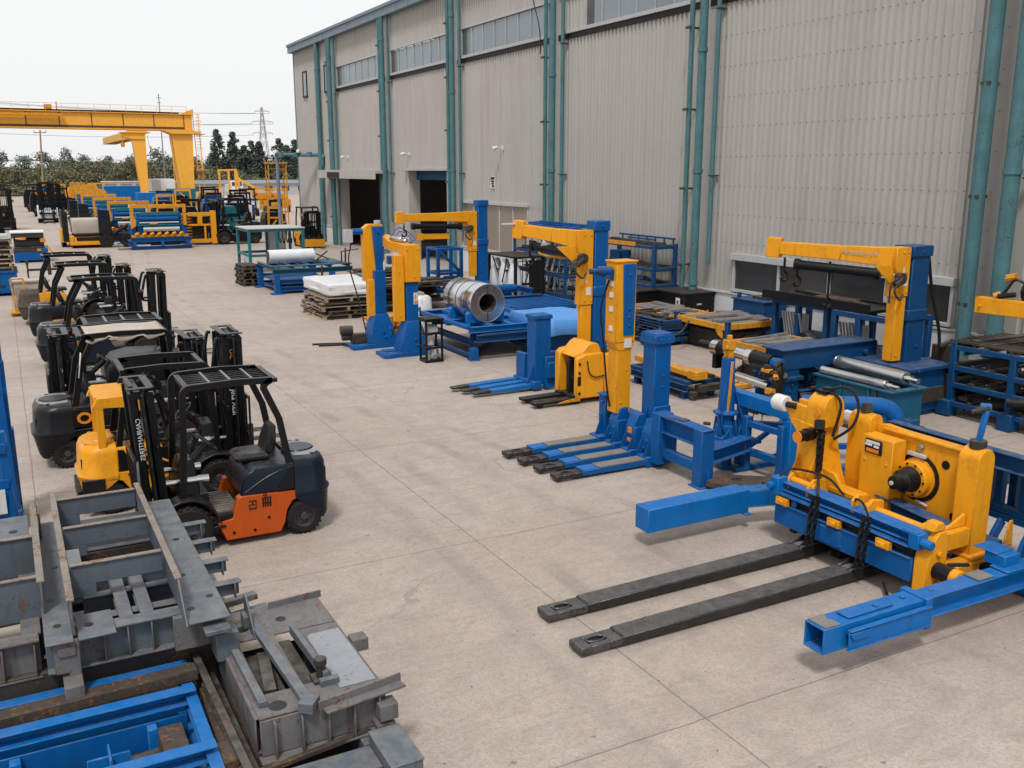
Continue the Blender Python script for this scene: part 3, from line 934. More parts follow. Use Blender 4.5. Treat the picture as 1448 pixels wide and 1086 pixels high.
# rivet rows on the two nearest bays
m = MB()
for (y0, y1) in (bays[2],):
    n = round((y1 - y0) / PITCH); p = (y1 - y0) / n
    rs = .009
    for z in (2.75, 3.62, 4.5, 5.4, 6.3, 7.2, 8.1, 9.0, 9.9):
        for i in range(n):
            if i % 1 == 0:
                y = y0 + (i + .75) * p
                m.box(WX - .066, WX - .05, y - rs, y + rs, z - rs, z + rs)
tag(m.build('rivets', 'rim', wh, bev=0), kind='stuff')
# columns: dark reveal strip, a fat teal pipe between two thin ones, clamps
for i, y in enumerate(colY):
    m = MB(); m.box(WX - .055, WX + .0, y - .75, y + .55, 1.21, WT - .13); m.build('column_reveal', 'clad', wh, bev=0)
    near = y < 20
    fat = .18 if near else .13
    y1 = y - .32 if not near else y - .55
    m = MB(); m.cyl((WX - .42, y1, 0), (WX - .42, y1, WT - .13), fat, 18)
    for z in (1.3, 4.9, 8.6, 12.1): m.lathe((WX - .42, y1, z), (WX - .42, y1, z + 1), [(0, fat), (0, fat + .03), (.12, fat + .03), (.12, fat)], 18)
    m.build('downpipe', 'teal_pipe', wh, bev=0)
    m = MB()
    yy2 = y + .36 if not near else y + .3
    m.cyl((WX - .34, yy2, 0), (WX - .34, yy2, WT - .13), .08 if not near else .17, 16)
    m.build('downpipe', 'teal_pipe', wh, bev=0)
    if i > 1:
        m = MB(); m.cyl((WX - .26, y - .84, 2.0 if i < 6 else 0), (WX - .26, y - .84, WT - .13), .075, 12)
        m.build('downpipe', 'teal_pipe', wh, bev=0)
    for k in range(5):
        z = 1.9 + 2.5 * k
        m = MB(); m.bar((WX - .48, yy2 + .12, z), (WX - .48, yy2 - .12, z), .05, .08); m.box(WX - .48, WX - .04, yy2 - .03, yy2 + .03, z - .03, z + .03); m.build('pipe_clamp', 'rim', wh, bev=0)
        if k % 2: m = MB(); m.box(WX - .34, WX - .05, y - .93, y - .75, z + .4, z + .44); m.build('pipe_clamp', 'rim', wh, bev=0)
m = MB(); m.cyl((WX - .3, 66.0, 0), (WX - .3, 66.0, WT - .13), .17, 14)
for z in (1.5, 5, 8.5, 11.6): m.lathe((WX - .3, 66.0, z), (WX - .3, 66.0, z + 1), [(0, .17), (0, .2), (.1, .2), (.1, .17)], 14)
m.build('downpipe', 'teal_pipe', wh, bev=0)
# loose cable hanging down the wall beside the third column
m = MB(); m.sweep([(WX - .5, 35.6 - .1 * k + .15 * math.sin(k * .8), 12.9 - .42 * k) for k in range(9)], .025, n=5); m.build('cable', 'hose', wh, bev=0)
# doorways: reveals, frames, canopy board, shutter
d0, d1, dz = doors[6]
m = MB()
m.box(WX - .16, WX + .5, d1, d1 + .12, 0, dz - .002); m.box(WX - .16, WX + .5, d0 - .12, d0, 0, dz - .002); m.box(WX - .165, WX + .9, d0 - .12, d1 + .12, dz, dz + .14)
dr = m.build('door_opening', 'clad', wh)
m = MB(); m.box(WX - .85, WX - .17, d0 - .5, 64.9, dz - .12, dz + .06); m.box(WX - .9, WX - .851, d0 - .5, 64.9, dz - .45, dz + .08); m.build('canopy', 'clad', dr)
m = MB(); m.box(WX - .96, WX - .902, 60.2, 62.6, dz - .42, dz - .05); m.build('signboard', 'black_dull', dr)
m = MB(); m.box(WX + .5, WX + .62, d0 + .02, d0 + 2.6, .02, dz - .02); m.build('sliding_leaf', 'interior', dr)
d0, d1, dz = doors[5]
m = MB()
m.box(WX - .14, WX + .55, d1, d1 + .12, 0, dz - .002); m.box(WX - .14, WX + .55, d0 - .12, d0, 0, dz - .002); m.box(WX - .3, WX + 1.1, d0 - .3, d1 + .35, dz, dz + .14)
dr = m.build('door_opening', 'clad', wh)
m = MB()
for k in range(4): m.cyl((WX + .42, d0 + .01, dz - .09 - .11 * k), (WX + .42, d1 - .01, dz - .09 - .11 * k), .075, 8)
m.build('roller_shutter', 'blue_dark', dr, bev=0)
for (yy, xx) in ((47.0, 27), (49.3, 33)):
    m = MB(); m.box(xx, xx + .25, yy - .8, yy + .8, 5.0, 5.12); m.build('hall_lamp', 'lamp_on', wh, bev=0)
# wall lamps / cameras
for y, z in ((60.8, 5.8), (50.2, 5.85), (39.0, 5.95)):
    m = MB(); m.bar((WX - .03, y, z), (WX - .32, y + .03, z + .04), .04); m.box(WX - .06, WX - .03, y - .1, y + .1, z - .1, z + .1)
    lo = m.build('wall_lamp', 'white', wh)
    m = MB(); m.cyl((WX - .30, y + .02, z + .05), (WX - .50, y + .08, z - .04), .06, 12, .11); m.build('lamp_head', 'white', lo)
m = MB()
m.box(WX - .07, WX - .045, 39.72, 40.17, 4.15, 4.7)
sg = m.build('notice_board', 'label_white', wh)
m = MB()
for k in range(4): m.box(WX - .085, WX - .071, 39.78 + .05 * (k % 2), 40.02 + .04 * k, 4.22 + .11 * k, 4.29 + .11 * k)
m.box(WX - .085, WX - .071, 39.76, 40.1, 4.6, 4.67)
m.build('printing', 'black', sg, bev=0)
# overhead pipe from the corner to a post in the yard, with two small floodlights
pb = thing('pipe_bridge', 'teal overhead pipe on a grey post beyond the warehouse corner', 'pipe', (18.35, 71.5, 0))
m = MB(); m.cyl((0, 0, 0), (0, 0, 6.0), .13, 12); m.box(-.25, .25, -.25, .25, 0, .03); m.build('post', 'trim', pb)
m = MB(); m.sweep([(-.06, .0, 6.1), (1.3, -3.3, 6.02), (1.75, -5.5, 5.98), (1.75, -5.6, 5.6), (1.72, -5.55, 5.2)], .13, n=10)
for t in (.15, .5, .8): m.cyl((1.75 * t - .1, -5 * t, 5.88), (1.75 * t - .1, -5 * t, 6.22), .19, 10)
m.build('pipe', 'teal_pipe', pb)
for q in ((.1, -.2), (1.1, -2.6)):
    m = MB(); m.cyl((q[0], q[1], 6.2), (q[0] - .3, q[1] - .2, 6.32), .08, 10, .14); m.build('floodlight', 'white', pb)
tw = thing('lattice_tower', 'slim rusty yellow lattice tower behind the overhead pipe', 'tower', (20.9, 82, 0))
m = MB()
for sx in (-.75, .75):
    for sy in (-.5, .5): m.bar((sx, sy, 0), (sx, sy, 5.5), .07)
for k in range(9):
    z = .3 + .6 * k
    for sy in (-.5, .5):
        m.bar((-.75, sy, z), (.75, sy, z + (.6 if k % 2 else 0)), .03)
    for sx in (-.75, .75): m.bar((sx, -.5, z), (sx, .5, z + .6), .03)
m.build('frame', 'yellow_old', tw, bev=0)
m = MB(); m.box(-.85, .85, -.6, .6, 5.5, 5.62); m.build('platform', 'yellow_old', tw)

# ------------------------------------------------------------------ forklifts (local +X is the mast end, origin under the front axle)
def wheel(parent, x, y, r, w, rim='rim'):
    m = MB(); m.m = Matrix.Translation((-x, -y, -r))
    s = 1 if y > 0 else -1
    m.lathe((x, y - w / 2, r), (x, y + w / 2, r), [(0, r * .60), (0, r * .86), (w * .12, r * .97), (w * .3, r), (w * .7, r), (w * .88, r * .97), (w, r * .86), (w, r * .60), (0, r * .60)], 32)
    for k in range(22):
        a = 2 * math.pi * k / 22
        for q, o in ((-.27, 0), (.27, .14)):
            c = Vector((x + math.cos(a + o) * r * .995, y + q * w, r + math.sin(a + o) * r * .995))
            t = Vector((-math.sin(a + o), 0, math.cos(a + o)))
            m.bar(c - t * r * .05, c + t * r * .05, w * .42, r * .045)
    m.m = Matrix.Identity(4)
    t = m.build('wheel', 'rubber', parent, bev=0, loc=(x, y, r))
    m = MB(); m.m = Matrix.Translation((-x, -y, -r))
    yo = y + s * w * .5
    m.lathe((x, yo - s * .10, r), (x, yo + s * .02, r), [(0, r * .59), (.085, r * .61), (.085, r * .54), (.03, r * .50), (.03, r * .24), (.075, r * .2), (.075, .001)], 24)
    for k in range(6):
        a = k * math.pi / 3
        m.cyl((x + math.cos(a) * r * .36, yo - s * .075, r + math.sin(a) * r * .36), (x + math.cos(a) * r * .36, yo - s * .045, r + math.sin(a) * r * .36), .016, 6)
    m.build('rim', rim, t, bev=0)
    return t

def counterweight_mesh():
    """side profile with a wheel arch, rounded in plan and stepped like a casting"""
    xs = -1.42
    levels = [(.20, -1.86, .50), (.28, -1.90, .53), (.56, -1.955, .555), (.60, -1.97, .565), (.63, -1.975, .565), (.66, -1.94, .55), (.98, -1.92, .545), (1.07, -1.88, .525), (1.105, -1.80, .48)]
    rings = []
    for z, xr, hw in levels:
        x0 = xs
        if z < .54:
            x0 = -1.76 - .02 * (.54 - z)
        pts = []
        cr = min(.29, (x0 - xr) * .92)
        pts.append((x0, -hw, z))
        for k in range(9):
            a = R(-90 - 90 * k / 8)
            pts.append((xr + cr + cr * math.cos(a), -hw + cr * 1.0 + cr * math.sin(a), z))
        for k in range(9):
            a = R(180 - 90 * k / 8)
            pts.append((xr + cr + cr * math.cos(a), hw - cr + cr * math.sin(a), z))
        pts.append((x0, hw, z))
        rings.append(pts)
    m = MB()
    m.loft(rings[:3]); m.loft(rings[2:])
    return m

def forklift(name, label, loc, rz, sc=1.0, side='orange', hood='navy', cw='navy', guard='black', mast_h=2.3, tilt=.04,
             roof='grille', lift=None, forks=True, group='forklifts parked in a row', mast_len=None, detail=2, lamps=True, mast_mat='black', md=.20, st=1.0):
    t = thing(name, label, 'forklift', loc, rz, group)
    t.scale = (sc * st, sc, sc)
    # chassis and floor
    m = MB()
    m.box(-1.5, .2, -.36, .36, .14, .44); m.box(-.72, .12, -.52, .52, .40, .47); m.box(-.3, .1, -.33, .33, .44, .74)
    m.box(-1.45, -1.2, -.3, .3, .4, .9)
    for s in (-1, 1):
        m.box(-.46, -.28, s * .30, s * .56, .30, .335) if s > 0 else m.box(-.46, -.28, -.56, -.30, .30, .335)
    m.build('chassis', 'black', t)
    m = MB(); m.box(-.68, -.08, -.44, .44, .472, .49)
    for k in range(9): m.box(-.67, -.1, -.42 + .1 * k, -.385 + .1 * k, .491, .499)
    m.build('floor_mat', 'mat', t, bev=0)
    # lower side panels with slanted nose
    for s in (-1, 1):
        poly = [(-.36, .36), (-.46, .10), (-1.20, .10), (-1.26, .22), (-1.30, .40), (-1.38, .52), (-1.52, .58), (-1.535, .66), (-.70, .70), (-.64, .67), (-.60, .55), (-.56, .40)]
        m = MB(); m.prism(poly, 'y', *((.40, .545) if s > 0 else (-.545, -.40)))
        p = m.build('side_panel', side, t, bev=.012)
        m = MB()
        for (x, z) in ((-.56, .2), (-.84, .19), (-1.04, .34)): m.cyl((x, s * .54, z), (x, s * .555, z), .022, 8)
        m.build('panel_bolts', 'black', p, bev=0)
    # hood
    m = MB()
    prof = [(-.68, .70), (-.72, .86), (-.79, 1.0), (-.90, 1.06), (-1.42, 1.07), (-1.42, .70)]
    rings = []
    for y, k in ((-.545, .90), (-.535, .97), (-.47, 1.0), (.47, 1.0), (.535, .97), (.545, .90)):
        rings.append([(x, y, .68 + (z - .68) * k) for x, z in prof])
    m.loft(rings); h = m.build('hood', hood, t, bev=.015)
    if detail > 1:
        for s in (-1, 1):
            m = MB(); m.sweep([(-.74 - .55 * q / 8, s * .548, .74 + .26 * math.sin(q / 8 * 1.35)) for q in range(9)], .008, n=4); m.build('hood_line', 'black', h, bev=0)
            m = MB(); m.prism([(-1.17, .70), (-1.33, 1.02), (-1.415, 1.03), (-1.415, .70)], 'y', *((.54, .556) if s > 0 else (-.556, -.54))); m.build('vent_panel', 'black', h)
    c = counterweight_mesh().build('counterweight', cw, t, bev=.012, ang=50)
    m = MB(); m.cyl((-1.62, 0, 1.10), (-1.62, 0, 1.135), .24, 24, .21)
    for s in (-1, 1): m.cyl((-1.72, s * .36, 1.09), (-1.72, s * .36, 1.125), .03, 8)
    m.build('fill_cap', cw, c)
    m = MB(); m.prism([(-1.46, -.34), (-1.70, -.40), (-1.84, -.26), (-1.87, 0), (-1.84, .26), (-1.70, .40), (-1.46, .34)], 'z', 1.104, 1.116); m.build('sheen_plate', 'sheen_cover' if cw in ('black', 'navy') else cw, c)  # plate added; on dark counterweights its grey paints in sky reflection and dust
    m = MB()
    for s in (-1, 1):
        m.box(-1.91, -1.86, s * .30 - .09, s * .30 + .09, .74, .90)
    m.build('tail_lamp', 'black', c)
    # wheels
    for s in (-1, 1):
        wheel(t, 0.02, s * .47, .33, .25).scale = (1 / st, 1, 1); wheel(t, -1.54, s * .44, .25, .19).scale = (1 / st, 1, 1)
        m = MB(); m.sweep([(x, s * .46, z) for x, _, z in arc((.02, 0, .36), .40, 12, 172, 12)], .30, .03)
        m.build('fender', 'black', t)
    # cowl, column, steering wheel, levers, pedals
    m = MB(); m.loft([[(.12, -.36, .5), (.12, .36, .5), (-.18, .34, .5), (-.18, -.34, .5)], [(.1, -.34, .85), (.1, .34, .85), (-.2, .30, .85), (-.2, -.30, .85)], [(.02, -.24, 1.2), (.02, .24, 1.2), (-.16, .2, 1.2), (-.16, -.2, 1.2)]])
    m.build('dashboard', 'black', t, bev=.02)
    m = MB(); m.cyl((-.12, .05, 1.12), (-.36, .05, 1.36), .06, 10, .04)
    cdir = Vector((-.24, 0, .24)).normalized()
    st = m.build('steering_column', 'seat', t)
    m = MB(); cc = Vector((-.37, .05, 1.38)); a, u = perp(cdir)
    m.sweep([cc + a * (.17 * math.cos(R(20 * k))) + u * (.17 * math.sin(R(20 * k))) for k in range(18)], .016, n=6, closed=True)
    for k in range(3): m.bar(cc, cc + a * (.165 * math.cos(R(120 * k))) + u * (.165 * math.sin(R(120 * k))), .028, .014)
    m.build('steering_wheel', 'seat', st, bev=0)
    m = MB()
    for k in range(4):
        m.cyl((-.2, -.14 - .06 * k, 1.1), (-.27, -.15 - .07 * k, 1.36), .012, 6); m.cyl((-.27, -.15 - .07 * k, 1.34), (-.28, -.15 - .07 * k, 1.40), .024, 8)
    m.build('levers', 'black', t, bev=0)
    m = MB()
    for sy in (-1, 1): m.cyl((-.05, sy * .3, .95), (.3, sy * .3, .95), .035, 10); m.cyl((-.32, sy * .3, .95), (-.05, sy * .3, .95), .05, 10)
    m.build('tilt_cylinder', 'chrome', t, bev=0)
    # seat
    m = MB()
    m.loft([[(x, y, z) for x, y in ((-.70, -.24), (-.70, .24), (-1.18, .26), (-1.18, -.26))] for z in (1.07, 1.13)] + [[(x, y, 1.175) for x, y in ((-.74, -.20), (-.74, .20), (-1.16, .22), (-1.16, -.22))]])
    se = m.build('seat', 'seat', t, bev=.03)
    m = MB()
    m.loft([[(-1.10, -.24, 1.14), (-1.10, .24, 1.14), (-1.22, .24, 1.14), (-1.22, -.24, 1.14)], [(-1.15, -.25, 1.32), (-1.15, .25, 1.32), (-1.28, .23, 1.32), (-1.28, -.23, 1.32)], [(-1.20, -.17, 1.50), (-1.20, .17, 1.50), (-1.30, .16, 1.50), (-1.30, -.16, 1.50)], [(-1.22, -.1, 1.545), (-1.22, .1, 1.545), (-1.29, .1, 1.545), (-1.29, -.1, 1.545)]])
    m.build('backrest', 'seat', se, bev=.03)
    # overhead guard
    zr = 2.24
    g = MB()
    for s in (-1, 1):
        y = s * .47
        pts = [(.05, y, .72), (.0, y, 1.4), (-.04, y, zr - .12)] + arc((-.14, y, zr - .1), .1, 0, 90, 4) + [(-.7, y, zr + .02)] + arc((-1.2, y, zr - .12), .12, 90, 12, 5) + [(-1.20 - .07, y, 1.7), (-1.38, y, 1.04)]
        g.sweep(pts, .085, .06)
    for x in (-.10, -1.24): g.box(x - .035, x + .035, -.48, .48, zr - .03, zr + .02)
    go = g.build('overhead_guard', guard, t, bev=.012)
    m = MB()
    if roof != 'none':
        for x in (-.42, -.70, -.98): m.box(x - .025, x + .025, -.44, .44, zr - .03, zr + .012)
        for k in range(7): m.box(-1.2, -.14, -.36 + .12 * k - .013, -.36 + .12 * k + .013, zr - .045, zr + .006)
        m.build('roof_grille', guard, go)
        m = MB()
        for x in (-.12, -.42, -.70, -.98): m.box(x - .014, x + .014, -.43, .43, zr + .014, zr + .018)
        m.build('worn_edge', 'trim', go, bev=0)
    if roof == 'cloth':
        m = MB(); n = 14; r_ = random.Random(3); vs = []; fs = []
        for j in range(n + 1):
            for i in range(n + 1):
                u = i / n; v = j / n
                x = -1.16 + 1.06 * u; y = -.54 + 1.08 * v
                ed = max(0, abs(v - .5) * 2 - .84) / .16
                z = zr + .045 + .008 * math.sin(u * 9 + v * 4) + r_.uniform(-.004, .004) - ed * (.10 + .05 * math.sin(u * 17) + r_.uniform(0, .05))
                vs.append((x, y if ed == 0 else y * .96, z))
        for j in range(n):
            for i in range(n):
                a_ = j * (n + 1) + i; fs.append((a_, a_ + 1, a_ + n + 2, a_ + n + 1))
        m.add(vs, fs)
        o = m.build('roof_cloth', 'cloth', go, bev=0); o.modifiers.new('solid', 'SOLIDIFY').thickness = .012
    # mast
    H = mast_h
    m = MB(); k = tilt
    def mp(x, y, z): return (x + k * z, y, z)
    for s in (-1, 1):
        m.bar(mp(.34, s * .40, .1), mp(.34, s * .40, H), .025, md); m.bar(mp(.445, s * .36, .1), mp(.445, s * .36, H), .10, .025); m.bar(mp(.235, s * .36, .1), mp(.235, s * .36, H), .10, .025)
    m.bar(mp(.40, -.42, H - .02), mp(.40, .42, H - .02), .13, .10); m.bar(mp(.26, -.42, .42), mp(.26, .42, .42), .05, .16); m.bar(mp(.23, -.42, 1.45), mp(.23, .42, 1.45), .04, .1)
    ma = m.build('mast', mast_mat, t, bev=.008)
    m = MB()
    for s in (-1, 1):
        m.bar(mp(.34, s * .285, .16), mp(.34, s * .285, H + .04), .02, .15); m.bar(mp(.42, s * .25, .16), mp(.42, s * .25, H + .04), .07, .02); m.bar(mp(.26, s * .25, .16), mp(.26, s * .25, H + .04), .07, .02)
    m.bar(mp(.44, -.30, H + .06), mp(.44, .30, H + .06), .06, .05); m.bar(mp(.22, -.42, H + .065), mp(.22, .42, H + .065), .10, .02)
    for s in (-1, 1): m.bar(mp(.20, s * .40, H + .065), mp(.50, s * .40, H + .065), .10, .02)
    m.build('inner_mast', mast_mat, ma, bev=.006)
    m = MB()
    for s in (-1, 1):
        m.cyl(mp(.27, s * .17, .2), mp(.27, s * .17, H * .56), .045, 10); m.cyl(mp(.27, s * .17, H * .56), mp(.27, s * .17, H - .05), .028, 8)
    m.build('lift_cylinder', 'black_dull', ma, bev=0)
    m = MB()
    for s in (-1, 1): m.bar(mp(.38, s * .09, .4), mp(.38, s * .09, H - .06), .03, .012)
    m.sweep([mp(.3, .02, H - .1), mp(.2, .05, H * .75), mp(.24, .06, H * .45), mp(.3, .02, .5)], .016, n=6); m.sweep([mp(.3, -.04, H - .1), mp(.18, -.05, H * .72), mp(.22, -.02, H * .45), mp(.3, -.04, .5)], .016, n=6)
    m.build('hoses', 'hose', ma, bev=0)
    m = MB()
    z0 = lift or .12
    m.bar(mp(.52, -.50, z0 + .12), mp(.52, .50, z0 + .12), .05, .1); m.bar(mp(.52, -.50, z0 + .48), mp(.52, .50, z0 + .48), .05, .1)
    for s in (-1, 1): m.bar(mp(.50, s * .3, z0 + .06), mp(.50, s * .3, z0 + .6), .08, .06)
    m.bar(mp(.53, -.5, z0 + 1.12), mp(.53, .5, z0 + 1.12), .04, .05)
    for y in (-.5, -.25, 0, .25, .5): m.bar(mp(.53, y, z0 + .5), mp(.53, y, z0 + 1.12), .03)
    m.build('carriage', mast_mat, ma)
    if forks:
        for s in (-1, 1):
            m = MB(); m.bar(mp(.57, s * .28, z0 + .62), mp(.57, s * .28, z0 - .05), .1, .04)
            x0 = mp(.55, 0, z0 - .05)[0]
            m.bar((x0, s * .28, z0 - .07), (x0 + 1.05, s * .28, z0 - .07), .1, .045, .1, .015)
            m.build('fork', 'fork', ma)
    # front guard hoop beside the mast
    m = MB()
    s = 1
    m.sweep([mp(.16, .36, H - .02), mp(.10, .36, H - .06), mp(.02, .36, H * .76), mp(.06, .3, H * .70), mp(.2, .28, H * .70)], .028, n=6)
    m.sweep([mp(.16, -.36, H - .02), mp(.10, -.36, H - .06), mp(.02, -.36, H * .76), mp(.06, -.3, H * .70), mp(.2, -.28, H * .70)], .028, n=6)
    m.build('mast_hoop', mast_mat, ma, bev=0)
    if lamps:
        for s in (-1, 1):
            m = MB(); m.cyl((-.02, s * .53, 1.86), (.06, s * .53, 1.86), .07, 12, .085); m.bar((-.02, s * .48, 1.86), (-.02, s * .56, 1.86), .03)
            l_ = m.build('headlight', 'black', go, bev=0)
            m = MB(); m.cyl((.06, s * .53, 1.86), (.066, s * .53, 1.86), .075, 12); m.build('lens', 'lamp_amber', l_, bev=0)
    return t

# the near one, mast to the left
fA = forklift('forklift', 'nearest forklift with orange side panels and dark navy counterweight', (1.77, 12.95, 0), math.pi, mast_h=2.22, tilt=.05, forks=False, lamps=False, lift=.25, md=.30)
ma = [c for c in fA.children if c.name.startswith('mast')][0]
text('CANRAMTERES', .082, 'label_white', ma, TM((.42 + .05 * 1.6, .4145, 1.62), (-.05, 0, -1), (1, 0, -.05)))
sp = [c for c in fA.children if c.name.startswith('side_panel')]
for o in sp:
    y = .55
    if min(v.co.y for v in o.data.vertices) > 0:
        m = MB()
        for (x, z, w, h) in ((-.83, .50, .10, .012), (-.83, .61, .10, .012), (-.83, .555, .05, .012)): m.box(x - w / 2, x + w / 2, y - .004, y + .002, z - h / 2, z + h / 2)
        for (x, z, w, h) in ((-.875, .555, .014, .12), (-.785, .53, .014, .07), (-.83, .58, .014, .05)): m.box(x - w / 2, x + w / 2, y - .004, y + .002, z - h / 2, z + h / 2)
        for k in range(4): m.box(-1.08 + .033 * k, -1.062 + .033 * k, y - .004, y + .002, .50, .615)
        m.box(-1.085, -.955, y - .004, y + .0025, .622, .634); m.box(-1.085, -.955, y - .004, y + .0025, .545, .556)
        for q in range(3): m.box(-1.03 + .02 * q, -1.02 + .02 * q, y - .004, y + .002, .648, .68 + .006 * (q == 1))
        m.build('emblem', 'black_dull', o, bev=0)

# yellow one behind it, facing the yard
fB = forklift('forklift', 'yellow forklift with tall black mast behind the orange sided one', (2.55, 15.05, 0), 0, side='yellow', hood='yellow', cw='yellow', guard='black', mast_h=2.62, tilt=.01, roof='none', lift=.5, md=.28)
fB.scale.z = .95
mb_ = [c for c in fB.children if c.name.startswith('mast')][0]
text('Jeta XEal', .12, 'label_white', mb_, TM((.34, -.4145, 1.55), (0, 0, -1), (1, 0, 0)))
text('O-C', .09, 'label_orange', mb_, TM((.34, -.4145, 2.35), (0, 0, -1), (1, 0, 0)))
m = MB()
for s in (-1, 1):
    m.bar((-1.60, s * .46, 1.05), (-1.60, s * .46, 1.72), .10, .12); m.bar((-1.12, s * .46, 1.05), (-1.12, s * .46, 1.72), .10, .10)
    m.prism([(-1.70, 1.70), (-1.62, 1.86), (-1.06, 1.86), (-1.04, 1.62), (-1.1, 1.56), (-1.2, 1.68), (-1.5, 1.70)], 'y', *((.40, .52) if s > 0 else (-.52, -.40)))
m.box(-1.66, -1.06, -.41, .41, 1.78, 1.86)
m.build('rear_frame', 'yellow', fB)
m = MB(); m.box(-1.93, -1.62, -.575, -.50, .18, .60); m.box(-1.99, -1.92, -.45, .45, .2, .42); m.build('corner_guard', 'black_dull', fB)
m = MB(); m.box(-1.22, -.62, -.562, -.547, .66, 1.0); m.box(-1.5, -.9, -.2, .3, 1.075, 1.10); eb = m.build('dark_gap_panel', 'black', fB)  # black panels laid on the body stand in for shade in its gaps
m = MB(); m.ring((-1.0, -.57, .84), (-1.0, -.563, .84), .1, .05, 16); m.sweep([(-1.2, -.57, .95), (-1.0, -.575, .97), (-.8, -.57, .8), (-.65, -.57, .72)], .02, n=6); m.build('engine_parts', 'yellow_old', eb, bev=0)
m = MB()
for x in (-.95, -.62): m.cyl((x, -.57, .2), (x, -.57, 1.1), .018, 6)
m.cyl((-1.3, -.57, .62), (-.5, -.57, .62), .018, 6); m.build('side_rail', 'black', fB, bev=0)
# dark one with the cloth roof
fC = forklift('forklift', 'black forklift with beige cloth laid over its roof guard', (2.42, 17.85, 0), 0, sc=1.0, st=1.2, side='black', hood='black', cw='black', mast_h=2.0, tilt=0, roof='cloth', mast_mat='black')
gC = [c for c in fC.children if c.name.startswith('overhead_guard')][0]
m = MB(); m.bar((-1.30, -.505, 1.55), (-1.245, -.505, 1.98), .10, .012, roll=math.pi / 2); pl = m.build('number_plate', 'label_white', gC)
text('SZ 1', .10, 'black', pl, TM((-1.272, -.5135, 1.77), (.055, 0, .43), (-.43, 0, .055)))
m = MB(); m.ring((-1.28, -.575, .86), (-1.28, -.555, .86), .10, .06, 18); m.build('warning_light', 'lamp_amber', fC, bev=0)
# dark covered one facing the other way
fE = forklift('forklift', 'long black forklift facing left between the cloth roofed one and those behind', (1.10, 20.4, 0), math.pi, sc=.92, st=1.3, side='black', hood='black', cw='black', mast_h=2.0, tilt=0, roof='grille', forks=False)
m = MB()
rings = []
for y, k in ((-.57, .85), (-.55, .96), (-.45, 1.0), (.45, 1.0), (.55, .96), (.57, .85)):
    rings.append([(x, y, .66 + (z - .66) * k) for x, z in ((-.28, .68), (-.34, 1.25), (-.48, 1.44), (-.75, 1.52), (-1.45, 1.48), (-1.82, 1.22), (-1.82, .68))])
m.loft(rings); m.build('engine_cover', 'black', fE, bev=.02)
# the row behind
fD = forklift('forklift', 'dark forklift with tall mast standing clear to the right in the row', (2.98, 27.0, 0), 0, sc=1.0, st=1.3, side='navy', hood='black', cw='black', mast_h=2.3, tilt=.02)
fF = forklift('forklift', 'dark forklift with rusty orange counterweight rim, second from the row end', (2.7, 31.3, 0), 0, sc=1.0, st=1.2, side='yellow_old', hood='black', cw='black', mast_h=2.1, tilt=0, detail=1)
fG = forklift('forklift', 'worn brown and orange forklift at the far end of the parked row', (2.5, 35.0, 0), 0, sc=1.0, st=1.2, side='rust', hood='yellow_old', cw='rust', mast_h=2.1, tilt=0, detail=1)
fC.scale.y = 1.12; fE.scale.y = 1.15

# ------------------------------------------------------------------ machines on the right of the yard (shapes written in yard metres)
class WM(MB):
    """mesh collector taking yard coordinates for a thing whose base stands at loc"""
    def __init__(s, t):
        MB.__init__(s)
        s.t = t
        s.m = Matrix.Translation(-Vector(t.location))
    def done(s, name, mat, parent=None, bev=.008, **k):
        return s.build(name, mat, parent or s.t, bev, **k)

def gusset(m, x, y, z, dx, dy, h, t=.015):
    """triangular stiffener standing on z, running from (x,y) out to (x+dx, y+dy)"""
    if abs(dx) > 0:
        m.prism([(x, z), (x + dx, z), (x, z + h)], 'y', y - t / 2, y + t / 2)
    else:
        m.prism([(y, z), (y + dy, z), (y, z + h)], 'x', x - t / 2, x + t / 2)

def fork_tip(m, x0, x1, y0, y1, z0, z1):
    """plate end with an oval lifting hole"""
    w = (y1 - y0); a = y0 + w * .28; b = y1 - w * .28; L = x1 - x0
    m.box(x0, x0 + L * .25, y0, y1, z0, z1); m.box(x0 + L * .25 + .001, x0 + L * .7, y0, a, z0 + .001, z1 - .001); m.box(x0 + L * .25 + .001, x0 + L * .7, b, y1, z0 + .001, z1 - .001); m.box(x0 + L * .7 + .001, x1, y0, y1, z0, z1)
    m.sweep([(x0 + L * .475 + L * .21 * math.cos(R(24 * k)), (a + b) / 2 + (b - a) * .48 * math.sin(R(24 * k)), z1 + .004) for k in range(15)], .018, .02, closed=True)

# ---- H: roll handling attachment with two long forks
t = thing('roll_handler', 'big yellow and blue roll handling attachment with two long black forks', 'machine attachment', (9.2, 7.9, 0))
for y0, L0 in ((8.43, 4.95), (7.60, 4.87)):
    m = WM(t)
    m.bar((L0 + .52, y0 + .14, .082), (9.35, y0 + .14, .10), .27, .10, .27, .13)
    m.box(9.2, 9.36, y0 + .02, y0 + .26, .04, .80)
    m.prism([(8.75, .165), (9.2, .165), (9.2, .34)], 'y', y0 + .06, y0 + .09); m.prism([(8.75, .165), (9.2, .165), (9.2, .34)], 'y', y0 + .19, y0 + .22)
    f = m.done('fork', 'fork', bev=.012)
    m = WM(t); m.bar((L0 + .54, y0 + .14, .133), (8.8, y0 + .14, .1625), .25, .006); m.done('worn_top', 'fork_top', f, bev=0)
    m = WM(t); fork_tip(m, L0, L0 + .53, y0 + .01, y0 + .27, .035, .115); m.done('fork_tip', 'fork_top', f)
    m = WM(t); m.box(8.8, 9.18, y0 + .03, y0 + .25, .167, .178); m.done('worn_patch', 'grey', f, bev=0)
m = WM(t)
m.box(9.36, 9.5, 7.2, 9.05, .10, .28); m.box(9.36, 9.5, 7.2, 9.05, .6, .8)
